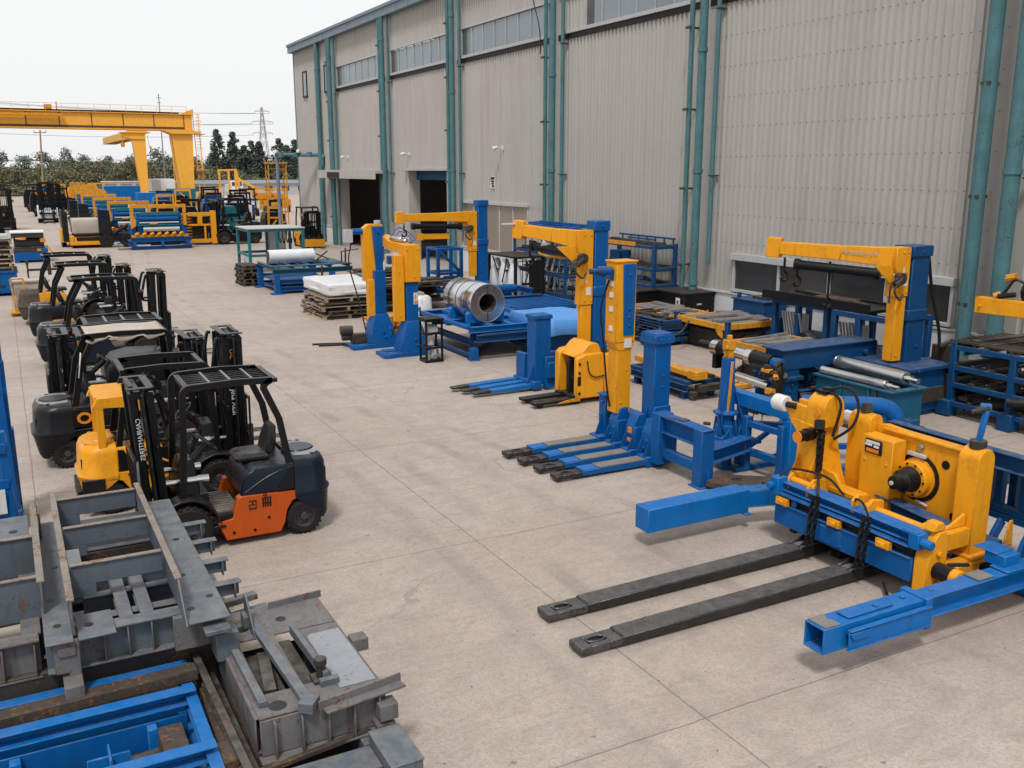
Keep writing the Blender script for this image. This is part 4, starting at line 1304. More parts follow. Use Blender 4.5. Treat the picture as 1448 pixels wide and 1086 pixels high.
for y in (7.3, 7.75, 8.3, 8.9): m.box(9.37, 9.49, y, y + .1, .281, .599)
m.box(9.22, 9.7, 8.2, 8.36, .02, .2); m.box(9.1, 9.2, 7.45, 7.55, .15, .5); m.box(9.1, 9.2, 8.9, 9.0, .15, .5)
m.cyl((9.55, 6.9, .22), (9.55, 9.0, .22), .12, 14)
m.done('inner_carriage', 'black_dull')
m = WM(t)
m.box(8.90, 9.05, 6.86, 9.10, .30, .60)
m.box(8.86, 9.19, 6.9, 9.06, .721, .745); m.prism([(8.905, 7.9), (8.86, 7.94), (8.86, 8.24), (8.905, 8.3)], 'z', .34, .56)
m.box(8.88, 8.91, 6.88, 9.08, .58, .604)
for y in (8.35, 8.75, 7.6): m.cyl((8.89, y, .655), (8.93, y, .655), .05, 12)
m.done('blue_beam', 'blue', bev=.01)
m = WM(t); m.box(8.95, 9.06, 6.88, 9.08, .601, .72); m.cyl((8.94, 7.0, .66), (8.94, 9.0, .66), .02, 6); m.done('recess_shade', 'black_dull')  # black strip paints shade into the gap between beam and rail
m = WM(t)
m.ch((8.99, 6.84, .83), (8.99, 9.12, .83), .13, .12, .015, 1); m.box(9.05, 9.15, 6.9, 9.1, .77, .9)
for y in (6.86, 7.5, 8.3, 9.06): m.box(8.94, 9.16, y, y + .05, .746, .77)
m.cyl((8.92, 6.83, .83), (8.92, 6.62, .83), .055, 10); m.box(8.85, 9.05, 6.76, 6.90, .74, .93); m.cyl((8.88, 7.0, .92), (8.88, 6.78, .92), .03, 8)
m.box(8.84, 9.02, 9.0, 9.16, .72, .95); m.cyl((8.84, 9.1, .84), (8.76, 9.1, .84), .05, 10)
m.done('upper_rail', 'blue_bright', bev=.008)
for y in (8.93, 8.02, 7.25):
    m = WM(t); m.box(8.84, 8.905, y - .1, y + .1, .60, .70); m.box(8.80, 8.84, y - .06, y + .06, .62, .68); m.cyl((8.79, y - .03, .65), (8.80, y - .03, .65), .022, 8)
    m.done('yellow_stop', 'yellow')
for y in (8.28, 7.46):
    for dx, dy in ((0, 0), (-.03, .06)):
        m = WM(t); chain(m, (8.84 + dx, y + dy, .93), (8.80 + dx, y + dy + .02, .24), .019, 0, .07); m.done('chain', 'black_dull', bev=0)
m = WM(t); m.sweep([(8.86, 8.31, .93), (8.95, 8.4, 1.03), (9.1, 8.55, 1.06), (9.3, 8.7, .98)], .018, n=6)
m.sweep([(8.86, 7.5, .93), (8.9, 7.62, 1.03), (8.98, 7.8, 1.02), (9.1, 7.92, .9)], .016, n=6)
m.sweep([(8.95, 9.1, .95), (9.1, 9.0, 1.05), (9.3, 8.6, 1.02), (9.32, 8.3, .86)], .016, n=6); m.done('hoses', 'hose', bev=0)
# yellow base and tower
m = WM(t)
m.box(9.16, 9.9, 8.55, 9.3, .60, .72); m.prism([(9.0, .74), (9.0, .9), (9.1, 1.0), (9.25, 1.0), (9.4, .9), (9.4, .721), (9.1, .721)], 'y', 9.0, 9.04)
m.prism([(9.0, .76), (9.0, .9), (9.1, 1.0), (9.25, 1.0), (9.4, .9), (9.4, .76)], 'y', 8.62, 8.66); m.box(9.05, 9.2, 8.66, 9.0, .76, .9)
m.cyl((9.1, 9.05, .9), (9.1, 8.58, .9), .05, 12)
m.box(9.42, 9.66, 8.2, 8.75, .62, .86); m.box(9.14, 9.28, 6.95, 7.75, .70, .78); m.box(9.2, 9.7, 7.9, 8.5, .56, .64)
m.prism([(9.02, .8), (9.02, .96), (9.1, 1.04), (9.3, 1.0), (9.3, .8)], 'y', 7.64, 7.70); m.prism([(9.02, .8), (9.02, .96), (9.1, 1.04), (9.3, 1.0), (9.3, .8)], 'y', 7.86, 7.92)
m.cyl((9.2, 7.84, .86), (9.2, 6.95, .86), .07, 14); m.cyl((9.22, 6.98, .86), (9.22, 6.82, .86), .10, 14)
m.done('base_frame', 'yellow', bev=.01)
m = WM(t)
m.loft([[(9.42, 8.66, .72), (9.42, 9.36, .72), (9.80, 9.36, .72), (9.80, 8.66, .72)], [(9.42, 8.80, 1.02), (9.42, 9.30, 1.02), (9.80, 9.30, 1.02), (9.80, 8.80, 1.02)], [(9.42, 8.90, 1.38), (9.42, 9.28, 1.38), (9.80, 9.28, 1.38), (9.80, 8.90, 1.38)], [(9.42, 8.90, 1.62), (9.42, 9.28, 1.62), (9.80, 9.28, 1.62), (9.80, 8.90, 1.62)]])
m.prism([(8.88, 1.62), (9.46, 1.62), (9.58, 1.72), (9.58, 1.84), (9.0, 1.84)], 'x', 9.44, 9.52); m.prism([(9.2, 1.34), (9.5, 1.63), (9.2, 1.63)], 'x', 9.43, 9.50)
m.prism([(9.25, 1.62), (9.58, 1.72), (9.58, 1.84), (9.25, 1.84)], 'x', 9.7, 9.78); m.box(9.521, 9.699, 9.3, 9.56, 1.72, 1.78)
m.prism(arc((9.58, 0, 1.84), .16, 0, 180, 8) and [(p[0], p[2]) for p in arc((9.62, 0, 1.86), .19, 0, 180, 10)] + [(9.43, 1.6), (9.81, 1.6)], 'y', 8.84, 9.16)
gusset(m, 9.41, 8.9, .73, -.26, 0, .55, .03); gusset(m, 9.41, 9.22, .73, -.24, 0, .45, .03)
m.prism([(8.66, .73), (8.44, .73), (8.52, .95), (8.6, 1.05), (8.86, 1.06)], 'x', 9.44, 9.5)
m.done('tower', 'yellow', bev=.012)
m = WM(t); m.lathe((9.42, 9.52, 1.80), (9.42, 9.82, 1.80), [(0, .001), (0, .10), (.02, .115), (.2, .115), (.22, .10), (.22, .001)], 20); m.done('guide_roller', 'white_roller', bev=0)
m = WM(t); m.cyl((9.45, 9.36, 1.80), (9.42, 9.52, 1.80), .045, 10); m.cyl((9.41, 9.02, 1.5), (9.28, 9.0, 1.5), .09, 16); m.cyl((9.28, 9.0, 1.5), (9.12, 8.98, 1.5), .075, 14)
m.cyl((9.62, 9.0, 2.04), (9.62, 9.0, 2.13), .06, 8); m.box(9.52, 9.7, 8.92, 9.1, 2.05, 2.09); m.cyl((9.40, 8.88, 1.72), (9.36, 8.84, 1.60), .07, 8)
m.done('tower_fittings', 'black', bev=0)
m = WM(t); m.cyl((9.12, 8.98, 1.5), (9.10, 8.98, 1.5), .077, 16); m.cyl((9.43, 8.95, 1.80), (9.415, 8.95, 1.8), .05, 12); m.done('knob', 'lamp_amber', bev=0)
m = WM(t)
m.sweep([(9.62, 8.98, 2.08), (9.7, 8.85, 2.15), (9.78, 8.7, 2.12), (9.8, 8.6, 1.9), (9.72, 8.62, 1.65), (9.6, 8.8, 1.45)], .02, n=8)
m.sweep([(9.60, 8.95, 2.06), (9.6, 8.82, 2.06), (9.62, 8.74, 1.9), (9.55, 8.78, 1.5)], .02, n=6); m.done('hoses', 'hose', bev=0)
m = WM(t); chain(m, (9.38, 8.86, 1.66), (9.36, 8.82, 1.0), .02); chain(m, (9.40, 8.80, 1.6), (9.36, 8.78, 1.04), .02)
m.sweep([(9.34, 8.79, 1.0), (9.30, 8.74, .95), (9.32, 8.8, .88), (9.36, 8.83, .93)], .016, n=6); m.cyl((9.34, 8.76, .86), (9.34, 8.76, .72), .045, 10); m.done('hook_chain', 'black_dull', bev=0)
# first column, round topped, name plate, then the big plate with the hub and the end column
m = WM(t)
m.box(9.68, 9.93, 7.90, 8.40, .541, 1.62); m.box(9.62, 9.99, 7.84, 8.46, .50, .54); m.prism([(7.90, .541), (7.80, .541), (7.90, .75)], 'x', 9.70, 9.73)
m.prism([(p[0], p[2]) for p in arc((9.98, 0, 1.70), .13, 0, 180, 8)] + [(9.85, .55), (10.11, .55)], 'y', 8.44, 8.80)
gusset(m, 9.679, 8.2, .541, -.16, 0, .3, .04); m.bolts([(9.68, 7.98, .7), (9.68, 8.32, .7), (9.68, 7.98, 1.3), (9.68, 8.32, 1.3)], (-1, 0, 0), .022, .015)
m.done('column', 'yellow', bev=.012)
m = WM(t); m.box(9.662, 9.679, 8.06, 8.33, 1.40, 1.59); npl = m.done('name_plate', 'black')
m = WM(t)
m.box(9.656, 9.661, 8.09, 8.31, 1.535, 1.57); m.box(9.656, 9.661, 8.10, 8.18, 1.49, 1.52); m.box(9.656, 9.661, 8.21, 8.32, 1.50, 1.53); m.done('printing', 'label_white', npl, bev=0)
m = WM(t); m.box(9.656, 9.661, 8.10, 8.30, 1.42, 1.465); m.done('printing', 'label_orange', npl, bev=0)
m = WM(t)
poly = [(8.44, .55), (8.44, 1.70), (8.30, 1.73), (7.07, 1.66), (7.07, .62), (7.3, .62), (7.45, .72), (7.9, .72), (8.0, .55)]
m.prism(poly, 'x', 9.98, 10.08); m.box(9.94, 10.12, 7.08, 8.3, 1.665, 1.70)
m.done('side_plate', 'yellow', bev=.008)
m = WM(t)
m.prism([(p[0], p[2]) for p in arc((9.95, 0, 1.64), .15, 0, 180, 10)] + [(9.80, .46), (10.10, .46)], 'y', 6.78, 7.06)
m.box(9.0, 9.79, 6.78, 6.99, .62, .84); m.prism([(9.45, .842), (9.79, .842), (9.79, 1.0)], 'y', 6.86, 6.91)
m.box(9.45, 10.13, 6.66, 6.88, .30, .455); m.box(9.75, 10.13, 6.68, 7.1, .456, .5); m.box(9.46, 9.66, 6.67, 7.3, .32, .44)
m.done('end_column', 'yellow', bev=.012)
m = WM(t); m.box(9.95, 10.1, 6.72, 6.84, .0, .3); m.box(9.85, 10.1, 6.655, 6.659, .33, .42); m.done('scuffed_foot', 'black_dull', bev=0)
m = WM(t); m.prism([(8.92, .22), (8.92, .62), (9.0, .86), (9.08, .95), (9.2, .95), (9.24, .8), (9.24, .22)], 'y', 6.66, 6.85); m.prism([(9.0, .96), (9.04, 1.06), (9.16, 1.06), (9.22, .96)], 'y', 6.68, 6.83)
for z in (.33, .7): m.cyl((9.08, 6.66, z), (9.08, 6.62, z), .035, 8)
m.done('bearing_block', 'yellow', bev=.01)
m = WM(t); m.cyl((9.08, 6.66, .50), (9.08, 6.44, .50), .10, 18); m.cyl((9.2, 6.6, .56), (9.42, 6.5, .56), .025, 8); m.cyl((8.98, 6.7, .24), (8.98, 6.68, .1), .04, 8); m.done('drive_shaft', 'black', bev=0)
m = WM(t); m.cyl((9.08, 6.44, .50), (9.08, 6.34, .50), .105, 18); m.done('shaft_cap', 'yellow', bev=.006)
m = WM(t); m.cyl((9.08, 6.34, .50), (9.08, 6.325, .50), .045, 10); m.done('shaft_end', 'chrome', bev=0)
HY, HZ = 7.72, 1.17
m = WM(t); m.lathe((9.98, HY, HZ), (9.5, HY, HZ), [(0, .26), (.035, .26), (.04, .235), (.13, .235), (.15, .21), (.15, .16)], 32)
hb = m.done('hub', 'yellow', bev=0)
m = WM(t)
for k in range(12):
    a = R(30 * k + 8); m.cyl((9.975, HY + .29 * math.cos(a), HZ + .29 * math.sin(a)), (9.95, HY + .29 * math.cos(a), HZ + .29 * math.sin(a)), .017, 6)
m.ring((9.979, HY, HZ), (9.965, HY, HZ), .315, .262, 32)
for k in range(10):
    a = R(36 * k); m.cyl((9.83, HY + .20 * math.cos(a), HZ + .20 * math.sin(a)), (9.815, HY + .20 * math.cos(a), HZ + .20 * math.sin(a)), .015, 6)
m.done('hub_bolts', 'black_dull', hb, bev=0)
m = WM(t); m.lathe((9.86, HY, HZ), (9.4, HY, HZ), [(0, .165), (.06, .165), (.10, .14), (.20, .14), (.24, .10), (.34, .085), (.36, .001)], 28); m.done('spindle', 'black', hb, bev=0)
m = WM(t); m.cyl((9.5, HY, HZ), (9.47, HY, HZ), .03, 10); m.bar((9.94, HY + .16, HZ + .30), (9.94, HY - .12, HZ + .30), .05, .05); m.bar((9.94, HY - .20, HZ - .32), (9.94, HY - .02, HZ - .29), .04, .03)
m.done('hub_clips', 'alu', hb)
m = WM(t)
for (y, z, r) in ((7.34, 1.44, .055), (7.16, .82, .055)): m.cyl((9.979, y, z), (9.968, y, z), r, 16)
m.done('plate_holes', 'black', bev=0)
m = WM(t); m.cyl((9.979, 7.72, 1.57), (9.93, 7.72, 1.57), .035, 12); m.cyl((9.979, 7.3, .70), (9.93, 7.3, .70), .03, 12); m.ring((9.979, 7.72, 1.57), (9.96, 7.72, 1.57), .055, .02, 14); m.done('plate_bolts', 'chrome', bev=0)
m = WM(t); m.ib((9.75, 8.1, .78), (9.75, 7.0, .70), .22, .2, .02); m.box(10.12, 10.3, 6.7, 8.6, .5, .62); m.done('cross_beam', 'blue_dark')
m = WM(t); m.bar((9.95, 6.92, 1.85), (9.98, 6.88, 2.24), .06, .06); m.cyl((9.95, 6.95, 2.27), (10.03, 6.86, 2.27), .05, 10); m.done('lever', 'blue_bright')
m = WM(t); m.cyl((9.95, 6.92, 1.78), (9.95, 6.92, 1.87), .10, 10); m.cyl((10.0, 6.88, 2.27), (9.82, 6.96, 2.22), .045, 8, .025); m.cyl((9.98, 8.62, 1.84), (9.98, 8.62, 1.95), .085, 10, .06); m.done('pivot', 'dirty', bev=0)
m = WM(t); m.cyl((9.98, 8.82, 1.68), (9.98, 8.98, 1.68), .10, 16); m.done('guide_roller', 'white_roller', bev=.01)
# two outrigger arms
m = WM(t)
m.box(7.2, 8.96, 9.66, 9.96, .24, .57); m.box(8.86, 8.965, 9.60, 9.99, .21, .24)
m.done('arm', 'blue_bright', bev=.01)
m = WM(t); m.ch((8.965, 9.80, .42), (9.75, 9.60, .42), .22, .26, .02, 1); m.box(8.97, 9.1, 9.70, 9.9, .30, .555); m.box(9.6, 9.95, 9.2, 9.7, .3, .54); m.bolts([(9.2, 9.76, .55), (9.45, 9.7, .55)], (0, 0, 1), .035, .012); m.done('arm_stub', 'blue_bright')
m = WM(t)
m.tube((6.72, 6.22, .44), (8.25, 6.22, .44), .265, .275, .02); m.box(7.3, 7.36, 6.10, 6.34, .31, .57)
m.bar((7.1, 6.22, .595), (7.75, 6.22, .595), .16, .02)
m.prism([(7.0, .5), (7.3, .5), (7.25, .42), (7.05, .42)], 'y', 6.0, 6.07)
m.ib((7.0, 6.03, .42), (8.2, 6.03, .42), .06, .22, .012)
m.done('arm', 'blue_bright', bev=.006)
m = WM(t); m.ib((8.25, 6.22, .44), (11.6, 6.22, .44), .22, .25, .02); m.box(8.15, 8.24, 6.04, 6.40, .26, .60); m.bolts([(8.0, 6.24, .582), (8.45, 6.24, .568), (6.95, 6.25, .582), (7.55, 6.2, .61)], (0, 0, 1), .035, .012); m.done('arm_stub', 'blue_bright')
m = WM(t); m.box(9.62, 9.9, 6.2, 6.46, .58, .72); m.box(9.55, 10.05, 6.1, 6.34, .575, .59); m.box(9.6, 9.92, 6.3, 6.6, .721, .735); m.done('support_block', 'blue_bright')
m = WM(t); m.box(9.1, 9.35, 6.13, 6.33, .575, .582); m.box(6.75, 6.95, 6.1, 6.34, .582, .588); m.done('grease_patch', 'forkpad', bev=0)
m = WM(t); m.sweep([(9.0, 7.3, .1), (8.8, 7.0, .05), (9.1, 6.8, .04), (9.5, 6.7, .05)], .02, n=6); m.done('floor_hose', 'hose', bev=0)

# ---- blue rack of vertical bars behind the roll handler
t = thing('bar_rack', 'blue rack of upright bars behind the yellow roll handler', 'rack', (10.9, 7.0, 0))
m = WM(t)
m.ib((10.45, 3.5, 1.55), (10.45, 8.6, 1.55), .16, .22, .018); m.ib((11.1, 3.5, 1.35), (11.1, 7.9, 1.35), .16, .14, .018); m.box(10.6, 11.0, 4.2, 7.5, .74, .82); m.box(10.6, 10.7, 4.2, 7.5, .83, .92)
m.box(10.36, 10.56, 8.3, 8.46, 0, 1.43); m.box(10.3, 10.62, 8.2, 8.56, 0, .03)
m.done('frame', 'blue_dark')
for k in range(10):
    y = 7.38 - .33 * k
    m = WM(t); m.box(10.62, 10.72, y - .05, y + .05, .921, 1.5); m.box(10.9, 11.0, y - .05, y + .05, .822, 1.27); m.box(10.60, 10.74, y - .07, y + .07, 1.5, 1.53); m.done('bar', 'blue_dark')
for k in range(8):
    y = 7.35 - .4 * k
    m = WM(t)
    pts = [(10.62, y, .74), (10.5, y, .58), (10.42, y, .35), (10.36, y, .05)]
    m.sweep(pts, .05, .14); m.done('leg', 'blue')
m = WM(t); m.prism([(10.2, .6), (10.28, .9), (10.34, .9), (10.42, .12), (10.36, .05)], 'y', 6.62, 6.64); m.done('deflector', 'yellow_old')
m = WM(t); m.box(10.75, 11.0, 3.6, 8.0, 1.46, 1.50); m.box(10.7, 10.73, 3.6, 8.2, 1.42, 1.5); m.done('steel_strip', 'alu')
m = WM(t); m.box(10.3, 10.8, 3.5, 7.5, .04, .14); m.box(10.3, 10.45, 3.5, 7.5, .22, .34); m.done('base', 'blue')

# ---- I: four fork attachment with yellow and blue masts
t = thing('fork_attachment', 'blue attachment with four floor forks, yellow mast and blue mast', 'machine attachment', (9.6, 13.2, 0))
FY = (12.62, 13.12, 13.62, 14.12)
for i, y in enumerate(FY):
    x0 = 7.55 - .04 * i
    m = WM(t); m.bar((x0 + .5, y + .13, .09), (9.65, y + .13, .10), .25, .09, .25, .12); m.box(9.3, 9.75, y - .03, y + .29, .02, .19)
    f = m.done('fork', 'blue', bev=.01)
    m = WM(t); fork_tip(m, x0, x0 + .5, y + .01, y + .25, .04, .115); m.done('fork_tip', 'fork', f)
    m = WM(t); m.box(x0 + .82, 9.4, y + .006, y + .244, .144, .158); m.done('worn_top', 'forkpad', f, bev=0)
    m = WM(t); m.box(x0 + .5, x0 + .80, y + .015, y + .245, .137, .150); m.done('blue_pad', 'blue_bright', f, bev=0)
m = WM(t)
for y in (14.2,):
    m.box(9.5, 9.72, y - .02, y + .2, .191, .92); m.box(9.46, 9.76, y - .05, y + .23, .92, .95); m.bolts([(9.5, y + .05, .8), (9.5, y + .1, .55)], (-1, 0, 0), .03, .06); gusset(m, 9.5, y + .08, .19, -.16, 0, .4, .02)
for y in (13.72, 13.18, 12.7):
    m.box(9.42, 9.70, y - .06, y + .22, .191, .58); m.prism([(9.42, .58), (9.70, .58), (9.66, .80), (9.50, .80)], 'y', y - .04, y + .20); m.cyl((9.41, y + .02, .45), (9.38, y + .02, .45), .03, 8); m.cyl((9.41, y + .12, .3), (9.38, y + .12, .3), .03, 8)
    gusset(m, 9.42, y - .03, .191, -.14, 0, .32, .02); gusset(m, 9.42, y + .19, .191, -.14, 0, .32, .02)
m.box(9.70, 9.95, 12.6, 14.4, .10, .55); m.box(9.74, 10.0, 12.5, 14.4, .551, .66)
m.done('base_frame', 'blue', bev=.01)
m = WM(t); m.box(9.395, 9.417, 13.2, 13.3, .46, .56); m.box(9.395, 9.417, 13.22, 13.32, .30, .36); m.done('sticker', 'label_orange', bev=0)
m = WM(t)
m.box(9.42, 9.72, 13.72, 14.0, .70, 2.0); m.box(9.36, 9.78, 13.70, 14.04, 2.001, 3.42); m.prism([(9.36, 2.0), (9.42, 1.85), (9.72, 1.85), (9.78, 2.0)], 'y', 13.71, 14.02)
m.box(9.34, 9.80, 13.68, 14.06, 3.42, 3.45); m.bolts([(9.40, 13.72, 1.2), (9.52, 13.715, .9), (9.62, 13.715, 1.5)], (0, -1, 0), .025, .015)
m.done('yellow_mast', 'yellow', bev=.012)
m = WM(t); m.prism([(9.52, 2.12), (9.74, 2.12), (9.755, 2.8), (9.765, 3.39), (9.48, 3.39), (9.50, 2.8)], 'y', 13.68, 13.70); m.bolts([(9.62, 13.68, 3.2), (9.63, 13.68, 2.6), (9.63, 13.68, 2.45), (9.63, 13.68, 2.3)], (0, -1, 0), .03, .02); m.done('mast_panel', 'blue')
m = WM(t); m.cyl((9.34, 13.85, 3.26), (9.12, 13.95, 3.26), .09, 12); m.cyl((9.12, 13.95, 3.26), (8.98, 14.0, 3.26), .05, 10); m.cyl((9.3, 13.9, 3.12), (9.34, 13.9, 3.3), .12, 10); m.done('winch', 'blue_dark', bev=0)
m = WM(t)
for z in (2.2, 2.55, 2.8, 3.0): m.box(9.345, 9.359, 13.8, 13.9, z, z + .09)
m.box(9.55, 9.7, 13.69, 13.71, 1.9, 2.06); m.done('sticker', 'label_white', bev=0)
m = WM(t); m.sweep([(9.33, 13.9, 3.1), (9.25, 14.02, 2.6), (9.3, 14.0, 2.0), (9.36, 13.95, 1.2), (9.4, 13.9, .8)], .02, n=6); m.done('hose', 'hose', bev=0)
m = WM(t)
m.box(9.72, 10.06, 13.0, 13.36, .661, 2.06); m.box(9.68, 10.10, 12.96, 13.40, 2.06, 2.22); m.box(9.7, 10.08, 12.98, 13.38, 2.221, 2.24)
m.bolts([(9.8, 12.955, 2.14), (9.97, 12.955, 2.14), (9.9, 12.995, 1.3), (9.9, 12.995, 1.5)], (0, -1, 0), .022, .02)
gusset(m, 9.72, 13.18, .661, -.1, 0, .3, .02); m.prism([(9.66, .66), (10.1, .66), (10.06, .95), (9.72, .95)], 'y', 12.96, 13.0)
m.done('blue_mast', 'blue', bev=.012)
m = WM(t)
m.ib((9.55, 12.55, .80), (9.55, 11.5, .80), .20, .28, .02); m.box(9.42, 9.68, 11.30, 11.52, .02, .96); m.box(9.38, 9.72, 11.26, 11.56, 0, .025); m.box(9.4, 9.7, 12.4, 12.62, .1, .98)
m.ch((9.55, 12.4, .30), (9.55, 11.52, .30), .14, .16, .015); m.box(9.43, 9.67, 11.28, 12.6, .945, .965)
m.ib((9.68, 11.42, .50), (10.75, 11.70, .50), .24, .24, .02); gusset(m, 9.55, 11.3, .03, 0, -.12, .3, .02)
m.done('side_beam', 'blue', bev=.008)
m = WM(t); m.box(9.5, 9.66, 11.9, 12.05, .966, .985); m.box(9.46, 9.52, 12.1, 12.25, .966, .98); m.cyl((9.68, 11.6, 1.0), (9.74, 11.5, 1.0), .03, 8); m.done('fittings', 'dirty')

# ---- J: blue test frame with a tapered post
t = thing('test_frame', 'bright blue frame with tapered post and long level beam', 'machine frame', (10.9, 11.8, 0))
m = WM(t)
m.lathe((10.62, 12.15, .5), (10.62, 12.15, 2), [(0, .26), (.04, .26), (.05, .19), (.22, .17), (.24, .15), (.40, .145), (.42, .22), (.46, .22), (.48, .14), (1.4, .11), (1.4, .001)], 8)
for k in range(4):
    a = R(90 * k + 20); m.bar((10.62 + .2 * math.cos(a), 12.15 + .2 * math.sin(a), .56), (10.62 + .16 * math.cos(a), 12.15 + .16 * math.sin(a), .84), .02, .1)
m.box(10.2, 11.05, 11.7, 12.5, .44, .50); m.prism([(10.3, .5), (10.52, .5), (10.52, .72)], 'y', 11.9, 11.93); m.prism([(10.72, .72), (10.72, .5), (10.98, .5)], 'y', 11.9, 11.93)
m.lathe((10.55, 12.0, 0), (10.55, 12.0, 1), [(0, .17), (.03, .17), (.04, .09), (.40, .08), (.44, .12)], 10)
m.done('post', 'blue', bev=.008, ang=25)
m = WM(t)
m.bar((10.62, 12.15, 1.9), (10.62, 12.15, 2.06), .12, .12); m.box(10.54, 10.7, 12.07, 12.23, 2.04, 2.2); m.cyl((10.62, 12.15, 2.2), (10.62, 12.15, 2.28), .05, 8); m.cyl((10.50, 12.06, 2.1), (10.46, 12.02, 2.1), .035, 8); m.bar((10.56, 12.038, .9), (10.60, 12.02, 1.85), .06, .012)
m.done('post_head', 'yellow_old')
m = WM(t)
m.bar((10.9, 12.5, 1.18), (10.9, 10.9, 1.18), .22, .23); m.box(10.84, 11.0, 12.0, 12.14, 0, 1.06); m.box(10.8, 11.0, 10.8, 10.98, .0, 1.06); m.cyl((10.9, 12.4, 1.3), (10.9, 12.4, 1.34), .05, 8); m.cyl((10.88, 11.0, 1.3), (10.88, 11.0, 1.36), .04, 8)
m.done('level_beam', 'blue_bright', bev=.01)
m = WM(t)
for (x, y) in ((10.66, 11.72), (10.72, 10.95), (11.5, 11.72), (11.5, 10.9)): m.box(x, x + .12, y - .06, y + .06, 0.02, .96)
m.bar((10.72, 11.7, .84), (11.5, 10.96, .84), .09, .1); m.bar((10.72, 11.7, .36), (10.78, 10.96, .36), .09, .12); m.bar((10.72, 11.7, .84), (10.78, 10.96, .84), .08, .1); m.bar((10.72, 11.7, .4), (11.5, 11.7, .78), .06, .08); m.bar((10.78, 11.0, .3), (11.5, 11.7, .75), .06, .08)
m.box(10.5, 12.3, 11.68, 11.78, 0, .09); m.box(10.5, 12.3, 10.85, 10.95, 0, .09); m.bar((11.5, 11.72, .5), (11.5, 10.9, .5), .08, .1); m.bar((11.5, 11.72, .9), (11.5, 10.9, .9), .08, .1); m.bar((10.78, 10.96, .6), (11.5, 10.9, .6), .07, .09)
m.prism([(11.12, .1), (11.2, .1), (11.2, .7), (11.12, .7)], 'y', 10.8, 10.84)
m.done('lower_frame', 'blue', bev=.006)
m = WM(t); m.sweep([(10.5, 12.05, 1.5), (10.4, 12.0, 1.1), (10.45, 12.0, .7), (10.6, 11.9, .56)], .014, n=5); m.sweep([(10.74, 12.1, 1.4), (10.8, 12.0, 1.0), (10.84, 11.9, .7)], .014, n=5); m.done('blue_cable', 'bluehose', bev=0)
m = WM(t); m.sweep([(10.9, 11.6, 1.2), (10.8, 11.66, 1.0), (10.75, 11.62, .88)], .01, n=5); m.sweep([(10.9, 11.45, 1.2), (10.84, 11.5, 1.0), (10.8, 11.44, .86)], .01, n=5); m.sweep([(10.72, 11.5, .42), (10.8, 11.2, .40), (10.9, 11.1, .46)], .02, n=6); m.done('cable', 'hose', bev=0)
m = WM(t); m.box(10.648, 10.659, 11.66, 11.71, .3, .5); m.box(10.9, 11.1, 10.9, 11.0, .3, .36); m.done('rust_mark', 'yellow_old', bev=0)

t = thing('floor_plate', 'rusty brown steel plate lying on the floor below the blue frame', 'plate', (9.9, 11.0, 0))
m = WM(t); m.prism([(9.5, 11.25), (10.0, 11.32), (10.75, 10.75), (10.3, 10.55), (9.56, 11.0)], 'z', .06, .16); m.box(9.6, 9.75, 10.95, 11.2, 0, .06); m.box(10.3, 10.45, 10.6, 10.8, 0, .06); m.done('plate', 'rust')
m = WM(t); m.cyl((9.95, 11.05, .155), (9.95, 11.05, .166), .09, 14); m.bar((10.1, 10.6, .19), (10.7, 10.5, .19), .08, .06); m.done('bracket', 'black_dull')

# ---- K: yellow pallet truck
t = thing('pallet_truck', 'yellow electric pallet truck with two black forks', 'pallet truck', (10.95, 17.4, 0))
m = WM(t)
m.prism([(10.36, .12), (10.36, 1.06), (10.46, 1.13), (10.62, 1.15), (10.74, 1.27), (10.84, 1.32), (11.02, 1.29), (11.10, 1.12), (11.10, .12)], 'y', 17.66, 17.86)
m.prism([(10.40, .12), (10.40, 1.02), (10.62, 1.10), (11.10, 1.10), (11.10, .12)], 'y', 16.98, 17.12)
m.box(10.62, 11.10, 17.12, 17.66, .12, 1.12)
m.prism([(10.40, 1.02), (10.5, 1.12), (10.62, 1.15), (10.74, 1.27), (10.84, 1.32), (11.02, 1.29), (11.10, 1.12), (11.10, 1.05)], 'y', 17.1, 17.7)
m.loft([[(11.1, 16.98, z), (11.50, 16.98, z), (11.60, 17.06, z), (11.66, 17.2, z), (11.66, 17.7, z), (11.58, 17.82, z), (11.46, 17.86, z), (11.1, 17.86, z)] for z in (.12, .9)] + [[(11.1, 17.02, 1.06), (11.46, 17.02, 1.04), (11.54, 17.1, 1.03), (11.58, 17.22, 1.02), (11.58, 17.66, 1.02), (11.5, 17.76, 1.03), (11.42, 17.8, 1.04), (11.1, 17.8, 1.06)]])
m.done('body', 'yellow', bev=.025)
m = WM(t); m.box(10.606, 10.618, 17.13, 17.65, .2, .98); m.box(10.39, 10.62, 17.3, 17.36, .14, .95); m.cyl((10.5, 17.45, .2), (10.5, 17.45, .9), .07, 12); m.box(10.36, 10.6, 17.13, 17.65, .12, .2); m.done('lift_well', 'black_dull')
for y in (17.02, 17.52):
    m = WM(t); m.bar((9.38, y + .12, .10), (10.6, y + .12, .11), .22, .06, .24, .08); m.box(10.3, 10.5, y + .02, y + .22, .02, .2); f = m.done('fork', 'black_dull', bev=.008)
    m = WM(t); m.cyl((9.55, y + .02, .06), (9.55, y + .22, .06), .055, 12); m.done('fork_wheel', 'rubber', f, bev=0)
m = WM(t); m.prism([(9.9, .07), (10.5, .07), (10.5, .16), (10.1, .12)], 'y', 16.985, 17.015); m.done('skid', 'yellow_old')
